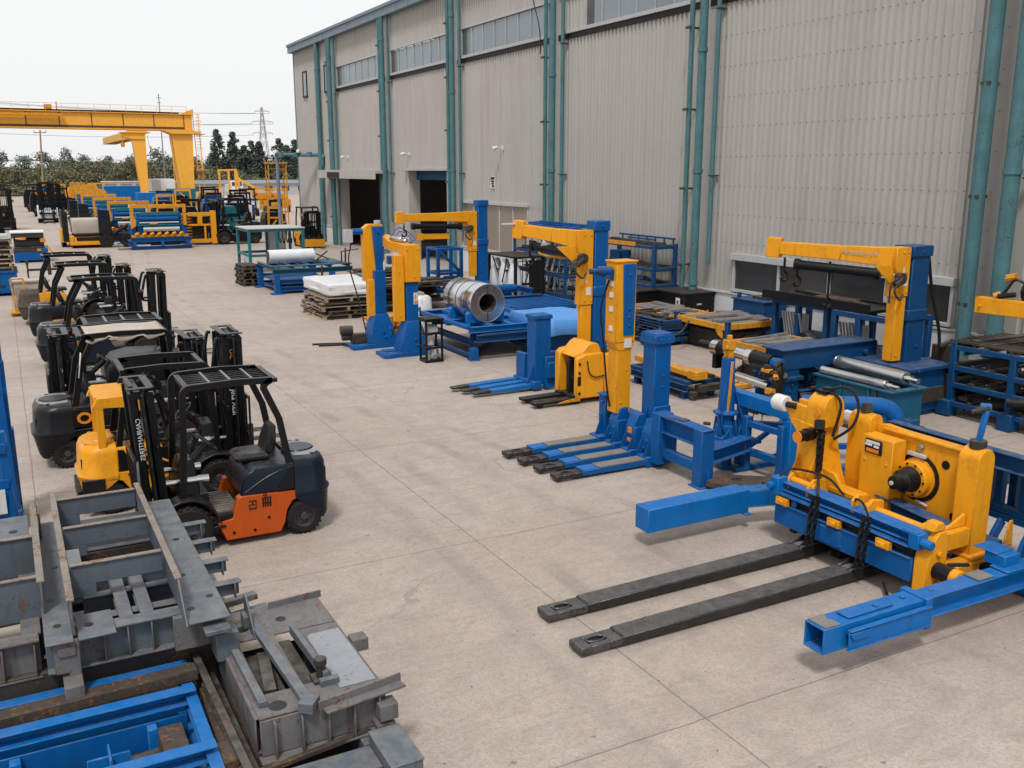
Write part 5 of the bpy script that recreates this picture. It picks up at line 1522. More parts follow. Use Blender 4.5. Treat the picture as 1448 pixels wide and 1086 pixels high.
m = WM(t); m.bolts([(10.46, 16.975, .9), (10.46, 16.975, .7), (10.46, 16.975, .25), (11.0, 16.975, .2), (11.5, 16.975, .5)], (0, -1, 0), .03, .02); m.sweep([(10.66, 16.97, .95), (10.7, 16.95, .7), (10.85, 16.95, .58), (11.1, 16.96, .6)], .014, n=5); m.box(10.42, 10.5, 16.972, 16.98, .42, .62); m.cyl((11.25, 17.3, 1.05), (11.25, 17.3, 1.075), .12, 16); m.box(11.3, 11.5, 17.3, 17.6, 1.04, 1.06)
m.done('fittings', 'black', bev=0)
m = WM(t); m.box(11.15, 11.55, 17.0, 17.5, .02, .12); m.done('skirt', 'blue_dark')
t.location.x += .22

# ---- L: small three fork stand with a blue post
t = thing('fork_stand', 'small blue three fork stand with one square post', 'machine attachment', (10.7, 18.9, 0))
for i, y in enumerate((18.56, 18.92, 19.28)):
    m = WM(t); m.bar((9.35 - .1 * i, y + .11, .10), (10.6, y + .11, .12), .2, .07, .2, .12); f = m.done('fork', 'blue_bright', bev=.008)
    m = WM(t); m.bar((8.92 - .1 * i, y + .11, .09), (9.35 - .1 * i, y + .11, .10), .18, .05, .2, .07); m.done('fork_tip', 'fork', f)
m = WM(t)
m.box(10.50, 10.92, 18.62, 19.0, .12, 1.66); m.box(10.47, 10.95, 18.59, 19.03, 1.66, 1.75); m.box(10.4, 10.62, 18.5, 19.5, .04, .22); m.box(10.45, 10.55, 19.05, 19.45, .2, .8)
gusset(m, 10.5, 18.7, .12, -.2, 0, .5, .03); m.box(10.72, 10.98, 18.5, 18.615, .05, .78); m.box(10.74, 11.0, 18.42, 18.5, .3, .66); m.bolts([(10.6, 18.59, 1.7), (10.8, 18.59, 1.7)], (0, -1, 0), .025, .02)
m.done('post', 'blue', bev=.01)

# ---- M: coil on its table
t = thing('coil_table', 'bright blue steel table with crossed rails carrying the metal coil', 'table', (11.8, 24, 0))
m = WM(t)
X0, X1, Y0, Y1 = 10.66, 13.3, 22.45, 26.0
for y in (Y0 + .07, Y1 - .07, 24.0): m.ib((X0, y, .82), (X1, y, .82), .13, .16, .015)
for x in (X0 + .07, X1 - .07, 11.4, 12.0, 12.6): m.bar((x, Y0 + .14, .86), (x, Y1 - .14, .86), .10, .10)
m.box(X0 + .14, X1 - .14, Y0 + .3, Y1 - .3, .78, .80)
for (x, y) in ((X0, Y0), (X0, Y1 - .16), (X1 - .16, Y0), (X1 - .16, Y1 - .16)): m.box(x - .02, x + .02, y, y + .1, .91, 1.02)
m.done('top_frame', 'blue_bright', bev=.006)
m = WM(t); m.ib((X0 + .15, Y0 - .12, .60), (X1 + .3, Y0 - .12, .60), .14, .2, .015); m.ib((X0 + .15, Y0 + .3, .60), (X1 + .3, Y0 + .3, .60), .14, .2, .015); m.ib((X0 + .3, Y1 - .3, .60), (X1, Y1 - .3, .60), .14, .2, .015); m.ib((X0 + .25, Y0, .41), (X0 + .25, Y1, .41), .16, .16, .015); m.ib((X1 - .15, Y0, .41), (X1 - .15, Y1, .41), .16, .16, .015)
m.bar((X0 + .3, Y0 - .15, .715), (X1 + .2, Y0 - .1, .715), .06, .03); m.done('beam_layer', 'blue_dark', bev=.006)
for (x, y) in ((X0 + .04, Y0 - .05), (X0 + .04, Y1 - .25), (X1 - .2, Y0 - .05), (X1 - .2, Y1 - .25)):
    m = WM(t); m.box(x, x + .2, y, y + .2, .03, .33); m.box(x - .04, x + .24, y - .04, y + .24, 0, .03); m.done('leg', 'blue')
m = WM(t); m.bar((X0 + .1, Y0 + .2, .1), (X0 + .14, Y1 - .3, .1), .08, .1); m.bar((X0 + .14, Y0 + .1, .06), (X1 - .2, Y1 - .2, .06), .1, .06); m.done('tie_bar', 'blue_dark')
t = thing('steel_coil', 'shiny coil of rolled sheet steel lying on the blue table', 'coil', (11.45, 23.8, .91))
m = WM(t)
r = .53; cz = .92 + r; y0, y1 = 22.95, 24.75
prof = [(0, .255), (.002, .27)]
for k in range(12): prof += [(.0 + .006 * (k % 2), .29 + .02 * k)]
prof += [(0, r - .01), (.012, r)]
prof += [(1.79, r), (1.8, r - .01), (1.8, .25), (0.0, .25)]
m.lathe((11.45, y0, cz), (11.45, y1, cz), prof, 48)
co_ = m.done('coil', 'coil', bev=0, ang=50)
m = WM(t); m.ring((11.45, 22.99, cz), (11.45, 24.79, cz), .252, .235, 32); m.cyl((11.45, 23.9, cz), (11.45, 23.95, cz), .234, 32); m.done('dark_core', 'dirty', co_, bev=0)  # dark lining and added plug paint the shade inside the coil hole
m = WM(t)
for y in (23.35, 23.9, 24.4): m.ring((11.45, y, cz), (11.45, y + .035, cz), r + .004, r - .002, 48)
for a in (90, -92): m.box(11.44, 11.46, 22.942, 22.95, cz + (.27 if a > 0 else -.5), cz + (.5 if a > 0 else -.27))
m.done('strap', 'dirty', co_, bev=0)
t = thing('coil_cradle', 'blue saddle wedges holding the steel coil on its table', 'cradle', (11.45, 23.6, .91))
m = WM(t)
for y in (23.05, 24.2):
    for s in (-1, 1): m.prism([(11.45 + s * .16, .915), (11.45 + s * .56, .915), (11.45 + s * .56, 1.15), (11.45 + s * .49, 1.22)], 'y', y, y + .18)
m.done('wedges', 'blue_bright')
# small black wire rack in front of the table
t = thing('small_rack', 'small black upright rack standing before the coil table', 'rack', (9.75, 22.9, 0))
m = WM(t)
for (x, y) in ((9.5, 22.7), (9.95, 22.7), (9.5, 23.1), (9.95, 23.1)): m.box(x, x + .05, y, y + .05, 0, 1.16)
for z in (.05, .4, .78, 1.12):
    m.box(9.5, 10.0, 22.69, 22.74, z - .03, z + .03); m.box(9.5, 10.0, 23.1, 23.15, z - .03, z + .03); m.box(9.49, 9.55, 22.7, 23.15, z - .028, z + .028); m.box(9.95, 10.01, 22.7, 23.15, z - .028, z + .028)
m.box(9.5, 10.0, 22.7, 23.15, .0, .04); m.box(9.48, 10.02, 22.67, 23.16, 1.14, 1.18)
m.done('frame', 'black', bev=.004)
m = WM(t); m.cyl((9.7, 22.9, .45), (9.7, 22.9, .7), .12, 12); m.cyl((9.84, 22.95, .06), (9.84, 22.95, .34), .1, 12, .07); m.box(9.58, 9.9, 22.8, 23.0, .8, .95); m.cyl((9.62, 22.85, .06), (9.62, 22.85, .3), .06, 10); m.done('contents', 'alu')

# ---- N: twin column lift
t = thing('twin_lift', 'pair of blue columns with yellow lifting frames left of the coil', 'lift', (9.4, 24.8, 0))
for (x, y, zt, k) in ((9.62, 24.12, 2.0, 0), (9.28, 25.7, 2.2, 1)):
    m = WM(t)
    m.box(x - .12, x + .22, y - .14, y + .18, .12, zt); m.loft([[(x - .34, y - .34, .13), (x + .44, y - .34, .13), (x + .44, y + .38, .13), (x - .34, y + .38, .13)], [(x - .26, y - .26, .62), (x + .36, y - .26, .62), (x + .36, y + .3, .62), (x - .26, y + .3, .62)], [(x - .15, y - .17, .95), (x + .25, y - .17, .95), (x + .25, y + .21, .95), (x - .15, y + .21, .95)]])
    for s in (-1, 1): gusset(m, x + .05 + s * .2, y - .27, .13, s * .34, 0, .5, .03)
    m.bolts([(x + .05, y - .3, .45), (x + .1, y - .32, .3)], (0, -1, 0), .04, .03)
    m.done('column', 'blue', bev=.012)
    m = WM(t); m.box(x - .9, x + .7, y - .36, y - .08, 0, .128); m.box(x - .7, x + .6, y + .16, y + .4, 0, .128); m.box(x - .86, x - .6, y - .4, y + .42, .0, .1); m.bolts([(x - .75, y - .2, .128), (x + .6, y - .2, .128)], (0, 0, 1), .03, .03); m.done('base', 'blue')
x, y = 9.62, 24.12
m = WM(t); m.box(x - .16, x + .28, y - .2, y + .24, 2.02, 3.02); m.bolts([(x - .1, y - .2, 2.9), (x + .2, y - .2, 2.9), (x + .1, y - .2, 2.15)], (0, -1, 0), .03, .02); m.done('head', 'yellow', bev=.01)
m = WM(t); m.box(x - .44, x - .17, y - .12, y + .1, .95, 2.75); m.bolts([(x - .3, y - .12, 2.3), (x - .3, y - .12, 1.1)], (0, -1, 0), .03, .02); m.done('rail', 'yellow', bev=.01)
m = WM(t); m.prism([(24.1, 2.78), (24.1, 3.04), (25.2, 3.06), (25.75, 3.2), (25.75, 2.9), (25.2, 2.8)], 'x', x - .16, x + .08); m.done('beam', 'yellow', bev=.01)
m = WM(t); m.cyl((9.6, 24.5, 3.12), (9.55, 25.1, 3.12), .07, 10); m.cyl((9.64, 24.3, 3.1), (9.62, 24.8, 3.1), .045, 8); m.box(9.6, 9.8, 24.5, 24.8, 3.05, 3.14); m.done('hydraulic_pack', 'chrome')
m = WM(t); m.sweep([(9.55, 24.9, 3.1), (9.8, 25.2, 3.3), (10.1, 25.3, 3.2), (10.1, 25.0, 3.0), (9.8, 24.7, 3.05)], .012, n=5); m.sweep([(9.5, 25.2, 3.1), (9.9, 25.4, 3.4), (10.3, 25.3, 3.1), (10.0, 24.9, 3.0)], .012, n=5); m.done('blue_cable', 'bluehose', bev=0)
m = WM(t); m.cyl((9.3, 24.3, 2.6), (9.5, 24.3, 2.6), .1, 12); m.box(9.1, 9.3, 24.2, 24.4, 2.5, 2.72); m.done('motor', 'blue_dark')
x, y = 9.28, 25.7
m = WM(t); m.prism([(x - .36, 1.9), (x - .36, 3.38), (x - .2, 3.5), (x + .2, 3.5), (x + .26, 3.38), (x + .26, 2.5), (x - .1, 1.9)], 'y', y + .0, y + .24); m.box(x - .3, x - .06, y - .12, y + .1, .9, 1.95); m.done('head', 'yellow', bev=.01)
m = WM(t); m.prism([(x - .12, 3.44), (x + .24, 3.44), (x + .16, 2.1), (x - .02, 2.1)], 'y', y - .08, y - .001); m.cyl((x + .05, y - .08, 3.3), (x + .05, y - .12, 3.3), .05, 10); m.cyl((x - .3, y + .1, 3.3), (x - .66, y + .1, 3.3), .09, 10); m.done('head_panel', 'blue')
m = WM(t); m.box(x - .9, x - .66, y + .02, y + .2, 3.0, 3.36); m.cyl((x + .1, y + .1, 3.5), (x + .1, y + .1, 3.6), .1, 8); m.done('motor', 'alu')
m = WM(t); m.cyl((8.2, 25.9, .5), (8.55, 25.85, .5), .14, 12); m.cyl((8.25, 25.9, .3), (8.55, 25.9, .3), .1, 12); m.box(8.5, 8.9, 25.7, 25.95, .13, .4); m.done('drive_motor', 'dirty')
m = WM(t); m.sweep([(8.62, 25.9, 3.0), (8.5, 25.8, 2.4), (8.7, 25.75, 1.5), (8.9, 25.7, .5)], .02, n=5); m.sweep([(9.45, 24.1, 1.9), (9.4, 24.3, 1.2), (9.3, 24.7, .4)], .02, n=5); m.done('hose', 'hose', bev=0)
m = WM(t); m.box(9.7, 9.82, 23.97, 23.98, 1.4, 1.72); s1 = m.done('sticker', 'label_white', bev=0)
m = WM(t); m.box(9.715, 9.805, 23.96, 23.969, 1.42, 1.5); m.box(9.73, 9.76, 23.96, 23.969, 1.54, 1.68); m.done('printing', 'label_orange', s1, bev=0)
t = thing('long_bars', 'two thin dark bars lying on the floor left of the lift', 'bars', (7.9, 26.3, 0))
m = WM(t); m.bar((7.6, 26.7, .03), (8.6, 26.4, .03), .05, .05); m.bar((7.7, 26.4, .03), (8.6, 26.2, .03), .05, .05); m.done('bar', 'fork', bev=0)

# ---- jib cranes
def jib(name, label, base, h, w, head, rail, armL, armz, second=False, pedestal=None, blue='blue', cyl=True, yb=.22, hang=()):
    x, y = base
    t = thing(name, label, 'jib crane', (x, y, 0), 0)
    m = WM(t)
    m.loft([[(x - w * .5, y - w * .42, .1), (x + w * .5, y - w * .42, .1), (x + w * .5, y + w * .42, .1), (x - w * .5, y + w * .42, .1)], [(x - w * .47, y - w * .4, h), (x + w * .47, y - w * .4, h), (x + w * .47, y + w * .4, h), (x - w * .47, y + w * .4, h)]])
    for z in (h - .001, h * .62):
        m.box(x - w * .55, x + w * .55, y - w * .47, y + w * .47, z - .22, z)
    m.loft([[(x - w * 1.05, y - w * .95, .1), (x + w * 1.05, y - w * .95, .1), (x + w * 1.05, y + w * .95, .1), (x - w * 1.05, y + w * .95, .1)], [(x - w * .6, y - w * .5, .8), (x + w * .6, y - w * .5, .8), (x + w * .6, y + w * .5, .8), (x - w * .6, y + w * .5, .8)]])
    m.bolts([(x, y - w * .46, h - .12), (x + w * .1, y - w * .42, h * .4), (x - w * .2, y - w * .42, h * .3)], (0, -1, 0), .04, .03)
    m.box(x - w * 1.4, x + w * 1.4, y - w * 1.2, y + w * 1.2, 0, .101)
    m.done('column', blue, bev=.015)
    z0, z1 = head
    m = WM(t)
    hx0, hx1 = x - w * .56 - .42, x - w * .56
    yy0, yy1 = y - w * .36, y + w * .2
    m.prism([(hx0 + .06, z0), (hx1, z0), (hx1, z1), (hx0, z1), (hx0, z1 - .4), (hx0 + .12, z1 - .62)], 'y', yy0, yy1)
    m.bolts([(hx0 + .2, yy0, z1 - .1), (hx1 - .06, yy0, z1 - .1), (hx1 - .06, yy0, z0 + .1), (hx0 + .2, yy0, z0 + .1), (hx1 - .1, yy0, (z0 + z1) / 2)], (0, -1, 0), .03, .02)
    m.done('head', 'yellow', bev=.012)
    m = WM(t); m.box(hx0 + .12, hx1 - .02, yy0 + .02, yy1 - .04, rail, z0 - .002); m.bolts([(hx0 + .25, yy0 + .02, rail + .12)], (0, -1, 0), .03, .02); m.done('rail', 'yellow', bev=.01)
    a = Vector((hx0 + .1, (yy0 + yy1) / 2, z1 - .2)); b = Vector(armL)
    m = WM(t)
    mid = a.lerp(b, .45)
    m.bar(a, mid, yb, .40, yb, .30); m.bar(mid, b, yb, .30, yb, .26); m.bar(b + (b - a).normalized() * -.02, b + (b - a).normalized() * .28, yb + .02, .42)
    d = (b - a).normalized()
    m.prism([(0, 0)] * 0 + [(hx0 + .1, z1 - .35), (hx0 - .5, z1 - .35), (hx0 + .1, z1 - .85)], 'y', yy0 + .08, yy0 + .12)
    m.done('arm', 'yellow', bev=.012)
    if cyl:
        dn = Vector((0, -.06, -.36))
        m = WM(t); m.cyl(a.lerp(b, .12) + dn, a.lerp(b, .86) + dn * .9, .1, 16); m.cyl(a.lerp(b, .12) + dn, a.lerp(b, .17) + dn, .13, 16); m.cyl(a.lerp(b, .83) + dn * .9, a.lerp(b, .88) + dn * .9, .12, 16)
        m.done('hydraulic_cylinder', 'black', bev=0)
        m = WM(t); m.cyl(a.lerp(b, .0) + dn, a.lerp(b, .12) + dn, .055, 12); m.done('cylinder_rod', 'chrome', bev=0)
    if second:
        dn = Vector((0, .08, -.72))
        m = WM(t); m.bar(a.lerp(b, .3) + dn, a.lerp(b, .74) + dn, .2, .2); m.bar(a.lerp(b, .7) + dn, a.lerp(b, .78) + dn, .24, .26); m.done('lower_boom', 'yellow', bev=.01)
    m = WM(t)
    m.cyl((hx0 + .1, yy0 - .12, z1 - .62), (hx0 + .1, yy0, z1 - .62), .12, 12); m.cyl((hx0 - .06, yy0 - .08, z1 - .75), (hx0 + .1, yy0 - .08, z1 - .62), .07, 10); m.sweep([(hx0 + .1, yy0 - .1, z1 - .6), (hx0 - .15, yy0 - .14, z1 - .85), (hx0 + .05, yy0 - .12, z1 - 1.05), (hx0 + .2, yy0 - .06, z1 - .95)], .022, n=6)
    m.sweep([(hx0 + .05, yy0 - .1, z1 - .6), (hx0 - .2, yy0 - .1, z1 - .7), (hx0 - .24, yy0 - .1, z1 - 1.1)], .022, n=6)
    m.done('valve_block', 'dirty', bev=0)
    m = WM(t); m.box(hx0 + .24, hx0 + .36, yy0 - .006, yy0 - .001, z0 + .22, z0 + .4); m.box(hx0 + .22, hx0 + .26, yy0 - .006, yy0 - .001, z0 + .5, z0 + .6); m.done('sticker', 'label_white', bev=0)
    for f_, L in hang:
        p = a.lerp(b, f_) + Vector((0, -.02, -.2))
        m = WM(t); chain(m, p, p + Vector((0, 0, -L)), .018, 0, .08); q = p + Vector((0, 0, -L))
        m.sweep([q, q + Vector((.0, 0, -.06)), q + Vector((.09, 0, -.14)), q + Vector((.07, 0, -.26)), q + Vector((-.05, 0, -.28)), q + Vector((-.09, 0, -.2))], .03, n=6); m.done('hook', 'black_dull', bev=0)
    return t, a, b
tO, a_, b_ = jib('jib_crane', 'farthest jib crane with double yellow boom before the dark doorways', (16.2, 33, ), 3.87, .42, (1.95, 3.46), 1.0, (13.0, 33.0, 3.28), 0, second=True, hang=((.99, .2),), yb=.26)
tP, a_, b_ = jib('jib_crane', 'middle jib crane with bent yellow arm behind the yellow pallet truck', (11.9, 18.2), 3.88, .38, (2.0, 3.68), .9, (10.75, 19.6, 3.62), 0, cyl=True, yb=.2, hang=((.9, .3),))
m = WM(tP); m.bar((10.3, 19.9, 3.75), (10.85, 19.6, 3.78), .08, .05); m.cyl((10.95, 19.1, 3.38), (11.1, 19.0, 3.3), .14, 14); m.done('sheave', 'alu', bev=.01)
m = WM(tP); m.sweep([(11.0, 19.2, 3.3), (10.9, 19.1, 3.1), (11.2, 18.6, 3.05), (11.4, 18.3, 3.1)], .03, n=6); m.done('boom_pipe', 'yellow_old', bev=0)
m = WM(tP); m.sweep([(12.2, 18.0, 2.7), (12.35, 17.9, 2.2), (12.3, 18.0, 1.4), (12.1, 17.9, .6)], .04, n=6); m.sweep([(12.2, 17.9, 2.5), (12.3, 17.8, 2.0), (12.25, 17.9, 1.0)], .03, n=6); m.done('hose', 'bluehose', bev=0)
tQ, a_, b_ = jib('jib_crane', 'nearest jib crane with heavy arm and black cylinder by the low windows', (16.62, 13.5), 3.48, .54, (2.45, 3.46), 1.1, (14.75, 15.4, 3.36), 0, blue='blue_dark', yb=.26, hang=((.96, .22), (.55, .7), (.84, .3)))
text('Amalatiy E4', .15, 'cloth', tQ, Matrix.Translation((-16.62, -13.5, 0)) @ TM(a_.lerp(b_, .3) + Vector((-.11, -.11, 0.04)), (a_ - b_), (0, 0, 1)))
m = WM(tQ); m.sweep([(16.95, 13.4, 3.3), (17.2, 13.4, 2.4), (17.4, 13.3, 1.6), (17.5, 13.3, .7)], .035, n=6); m.done('cable', 'hose', bev=0)
m = WM(tQ); m.box(16.0, 17.1, 12.8, 14.2, .102, .98); m.box(15.85, 17.2, 12.7, 14.3, .98, 1.06); m.done('pedestal', 'blue_dark', bev=.015)
m = WM(tQ); m.ch((16.1, 12.76, .45), (17.0, 12.76, .45), .08, .3, .02); m.bolts([(16.1, 12.7, 1.0), (17.0, 12.7, 1.0)], (0, -1, 0), .04, .04); m.box(17.1, 17.13, 12.9, 13.1, .3, .8); m.done('bracket', 'dirty')

# ---- V: long blue bench with lying hydraulic cylinder and its valve head
t = thing('press_bench', 'dark blue bench with long level beam before the nearest jib crane', 'machine frame', (15.2, 14.4, 0))
m = WM(t); m.box(13.88, 16.6, 14.2, 14.75, .95, 1.36); m.box(13.8, 16.5, 14.14, 14.8, 1.361, 1.40); m.cyl((16.2, 14.2, 1.15), (16.2, 14.1, 1.15), .06, 10); m.done('beam', 'blue_dark', bev=.012)
m = WM(t); m.box(13.92, 14.36, 14.22, 14.7, .04, .94); m.box(13.84, 14.44, 14.14, 14.78, 0, .04); m.box(16.0, 16.5, 14.25, 14.7, .0, .94); m.box(13.84, 14.44, 14.15, 14.78, .72, .80); m.ib((14.4, 14.45, .30), (16.0, 14.45, .30), .2, .24, .02); m.bolts([(14.1, 14.2, .5), (14.1, 14.2, .4), (14.15, 14.2, .62)], (0, -1, 0), .03, .03); m.done('leg', 'blue_dark', bev=.01)
m = WM(t); m.cyl((13.7, 16.0, 1.16), (13.74, 15.1, 1.13), .13, 18); m.cyl((13.69, 16.15, 1.16), (13.7, 15.95, 1.16), .17, 18); m.cyl((13.74, 15.1, 1.13), (13.75, 14.95, 1.12), .17, 18); m.cyl((13.8, 15.5, .62), (13.9, 14.6, .55), .09, 14); m.done('cylinder_tube', 'chrome', bev=0)
m = WM(t); m.cyl((13.75, 14.95, 1.12), (13.78, 14.4, 1.1), .16, 18); m.cyl((13.68, 16.6, 1.17), (13.69, 16.15, 1.16), .09, 14); m.cyl((13.70, 15.93, 1.16), (13.71, 15.78, 1.16), .16, 18); m.box(13.62, 13.82, 16.0, 16.12, .7, 1.05); m.box(13.5, 13.56, 14.5, 14.9, .0, .28); m.cyl((13.6, 14.45, .13), (13.75, 14.45, .13), .12, 14); m.done('cylinder_collar', 'black', bev=0)
m = WM(t); m.cyl((13.78, 14.4, 1.1), (13.8, 14.15, 1.1), .12, 14); m.done('cylinder_head', 'blue')
m = WM(t)
rr = random.Random(5)
for k in range(16):
    p = Vector((13.66 + rr.uniform(-.16, .2), 14.25 + rr.uniform(-.25, .3), .55 + rr.uniform(-.25, .55))); q = p + Vector((rr.uniform(-.14, .14), rr.uniform(-.14, .14), rr.uniform(-.12, .12)))
    m.cyl(p, q, rr.uniform(.03, .075), 8)
m.done('valve_cluster', 'dirty', bev=0)
m = WM(t)
for k in range(4): m.sweep([(13.6 + .06 * k, 14.3, .9), (13.5 + .05 * k, 14.1 - .05 * k, 1.0 + .06 * k), (13.62, 13.95, .8), (13.7 + .04 * k, 14.1, .4)], .022, n=5)
m.done('hose', 'hose', bev=0)
m = WM(t); m.box(13.55, 13.85, 14.2, 14.5, .92, .99); m.cyl((13.6, 14.1, .98), (13.5, 14.0, .86), .06, 8); m.box(13.5, 13.62, 14.1, 14.3, .5, .62); m.done('valve_caps', 'yellow_old')

# ---- bin with two steel rollers on top
t = thing('steel_bin', 'dark blue green open steel bin below two shiny rollers', 'bin', (15.2, 13.0, 0))
m = WM(t)
m.box(14.52, 14.56, 12.0, 13.9, .16, .86); m.box(15.36, 15.4, 12.0, 13.9, .16, .86); m.box(14.561, 15.359, 12.0, 12.04, .16, .86); m.box(14.561, 15.359, 13.86, 13.9, .16, .86); m.box(14.52, 15.4, 12.0, 13.9, .10, .16)
m.box(14.46, 14.72, 11.93, 13.97, .861, .90); m.box(15.22, 15.46, 11.93, 13.97, .861, .90); m.box(14.721, 15.219, 11.93, 12.1, .861, .90); m.box(14.721, 15.219, 13.8, 13.97, .861, .90)
for y in (12.5, 13.2): m.box(14.48, 14.52, y, y + .05, .16, .86)
m.bolts([(14.52, 13.0, .72), (14.52, 12.2, .75)], (-1, 0, 0), .025, .02)
m.done('shell', 'blue_teal', bev=.008)
m = WM(t); m.box(14.4, 15.5, 11.95, 12.12, 0, .1); m.box(14.4, 15.5, 13.8, 14.0, 0, .1); m.box(14.35, 14.5, 12.1, 13.8, .02, .12); m.cyl((14.25, 12.6, .22), (14.25, 12.3, .22), .13, 14); m.box(14.7, 15.0, 11.68, 11.92, 0, .36); m.done('skid', 'blue_dark')
m = WM(t); m.bar((14.5, 12.35, .3), (14.5, 12.35, .92), .05); m.cyl((14.45, 12.4, .2), (14.45, 12.6, .2), .1, 12); m.cyl((14.4, 12.1, .26), (14.6, 12.0, .26), .06, 10); m.done('drain_pump', 'dirty')
for (a, b, r, lab) in (((15.3, 14.1, 1.04), (15.2, 12.25, 1.04), .135, 'thicker shiny steel roller lying across the dark blue green bin'), ((14.6, 13.85, .985), (14.6, 12.2, .985), .08, 'thinner shiny steel roller at the front edge of the dark blue green bin')):
    t = thing('steel_roller', lab, 'roller', a, 0, 'steel rollers on the steel bin')
    m = WM(t); L = (Vector(b) - Vector(a)).length
    m.lathe(a, b, [(0, .001), (0, r * .95), (.01, r), (.05, r), (.055, r * .97), (L - .3, r * .97), (L - .295, r), (L - .01, r), (L, r * .9), (L, .001)], 24); ro = m.done('barrel', 'steel', bev=0)
    m = WM(t); d = (Vector(b) - Vector(a)).normalized(); m.cyl(Vector(b), Vector(b) + d * .3, r * .38, 12); m.cyl(Vector(b) + d * .04, Vector(b) + d * .14, r * .6, 12); m.cyl(Vector(a), Vector(a) - d * .15, r * .35, 12); m.done('journal', 'chrome', ro, bev=0)

# ---- U: tall blue tables under a black steel plate
for i, (x0, x1, y0, y1, lab) in enumerate(((18.3, 19.7, 17.3, 19.3, 'tall dark blue steel table under the black plate, left one of two'), (18.0, 19.5, 15.1, 16.9, 'tall dark blue steel table under the black plate, right one of two'))):
    t = thing('steel_table', lab, 'table', ((x0 + x1) / 2, (y0 + y1) / 2, 0), 0, 'tall blue tables before the low windows')
    m = WM(t)
    for x in (x0, x1 - .12): m.box(x, x + .12, y0, y1, 1.48, 1.6)
    for y in (y0, y1 - .12): m.box(x0 + .121, x1 - .121, y, y + .12, 1.48, 1.6)
    m.box(x0, x0 + .1, y0 + .12, y1 - .12, .5, .6); m.box(x1 - .1, x1, y0 + .12, y1 - .12, .5, .6); m.box(x0, x1, y0 + .1, y1 - .1, .6, .63)
    m.done('frame', 'blue_dark')
    for x in (x0, x1 - .14):
        for y in (y0, y1 - .14, (y0 + y1) / 2):
            m = WM(t); m.box(x, x + .14, y, y + .14, 0, 1.48); m.done('leg', 'blue_dark')
t = thing('black_plate', 'long black steel plate laid across the tall blue tables', 'plate', (19, 17.6, 1.6))
m = WM(t); m.box(18.1, 19.4, 15.8, 19.5, 1.62, 1.70); m.box(18.15, 18.25, 15.9, 19.4, 1.701, 1.76); m.box(19.2, 19.3, 15.9, 19.4, 1.701, 1.76); m.box(18.1, 18.13, 15.8, 19.5, 1.60, 1.84); m.done('plate', 'black')
m = WM(t); m.box(18.5, 18.9, 16.8, 18.0, 1.76, 1.80); m.bar((18.4, 16.2, 1.79), (19.1, 18.9, 1.79), .1, .05); m.done('scrap', 'rust')
for i, (x, y, L, a, lab) in enumerate(((18.3, 18.6, .95, 0, 'pale corrugated sheet leaning below the left tall blue table'), (18.2, 16.5, .95, 0, 'pale corrugated sheet leaning below the right tall blue table'))):
    t = thing('leaning_sheet', lab, 'sheet', (x, y, 0))
    m = WM(t)
    for k in range(7): m.bar((x + .35, y - .3 + .1 * k, .02), (x + .02, y - .3 + .1 * k, 1.3), .07, .025)
    m.bar((x + .36, y - .33, .65), (x + .36, y + .33, .65), .02, 1.2); m.done('sheet', 'alu')
for i, (x, y, lab) in enumerate(((18.4, 18.1, 'dark wheel and scrap lying under the left tall blue table'), (18.3, 15.9, 'dark wheel and scrap lying under the right tall blue table'))):
    t = thing('scrap_pile', lab, 'scrap', (x, y, 0))
    m = WM(t); rr = random.Random(i)
    m.lathe((x, y, .42), (x + .3, y - .1, .46), [(0, .14), (0, .4), (.2, .42), (.2, .14)], 20)
    for k in range(14):
        p = Vector((x + rr.uniform(-.2, .6), y + rr.uniform(-.6, .6), rr.uniform(.05, .5))); m.bar(p, p + Vector((rr.uniform(-.4, .4), rr.uniform(-.5, .5), rr.uniform(-.1, .25))), rr.uniform(.03, .09))
    m.done('scrap', 'dirty')
t = thing('steel_cabinet', 'small dark blue steel cabinet standing against the white plinth', 'cabinet', (19.6, 21.1, 0))
m = WM(t); m.box(19.2, 20.1, 20.6, 21.9, .08, 1.22); m.box(19.15, 20.12, 20.55, 21.95, 1.22, 1.26); m.box(19.25, 19.35, 21.7, 21.8, 1.26, 1.42); m.box(19.2, 19.3, 20.65, 20.75, 0, .08); m.box(19.2, 19.3, 21.7, 21.8, 0, .08); m.done('body', 'blue_dark', bev=.01)
m = WM(t); m.box(19.5, 19.9, 20.8, 21.4, 1.262, 1.34); m.cyl((19.196, 20.9, .8), (19.17, 20.9, .8), .03, 8); m.done('top_parts', 'dirty')

t = thing('dark_frames', 'dark oily frames and pipes crammed under the level beam of the blue bench', 'frames', (15.3, 15.0, 0))
m = WM(t)
for y in (14.9, 15.5): m.ch((14.3, y, .2), (16.6, y, .2), .14, .2, .015); m.ch((14.3, y, .72), (16.6, y, .72), .14, .14, .015)
for x in (14.4, 15.2, 16.0, 16.5): m.box(x, x + .1, 14.88, 15.0, .3, .65); m.box(x, x + .1, 15.45, 15.6, .3, .65)
m.done('frame', 'blue_dark', bev=0)
m = WM(t); r_ = random.Random(17)
for k in range(26):
    p = Vector((r_.uniform(14.3, 16.4), r_.uniform(14.3, 15.6), r_.uniform(.06, .8))); m.cyl(p, p + Vector((r_.uniform(-.5, .5), r_.uniform(-.3, .3), r_.uniform(-.1, .15))), r_.uniform(.03, .08), 8)
m.done('pipes', 'dirty', bev=0)
t = thing('blue_elbow_pipe', 'thick blue elbow pipe on a blue trestle behind the yellow tower', 'pipe', (12.4, 10.9, 0))
m = WM(t); m.sweep([(11.7, 11.5, 1.12), (12.2, 11.1, 1.12), (12.75, 10.75, 1.1), (12.95, 10.6, .95), (12.95, 10.6, .7)], .15, n=12)
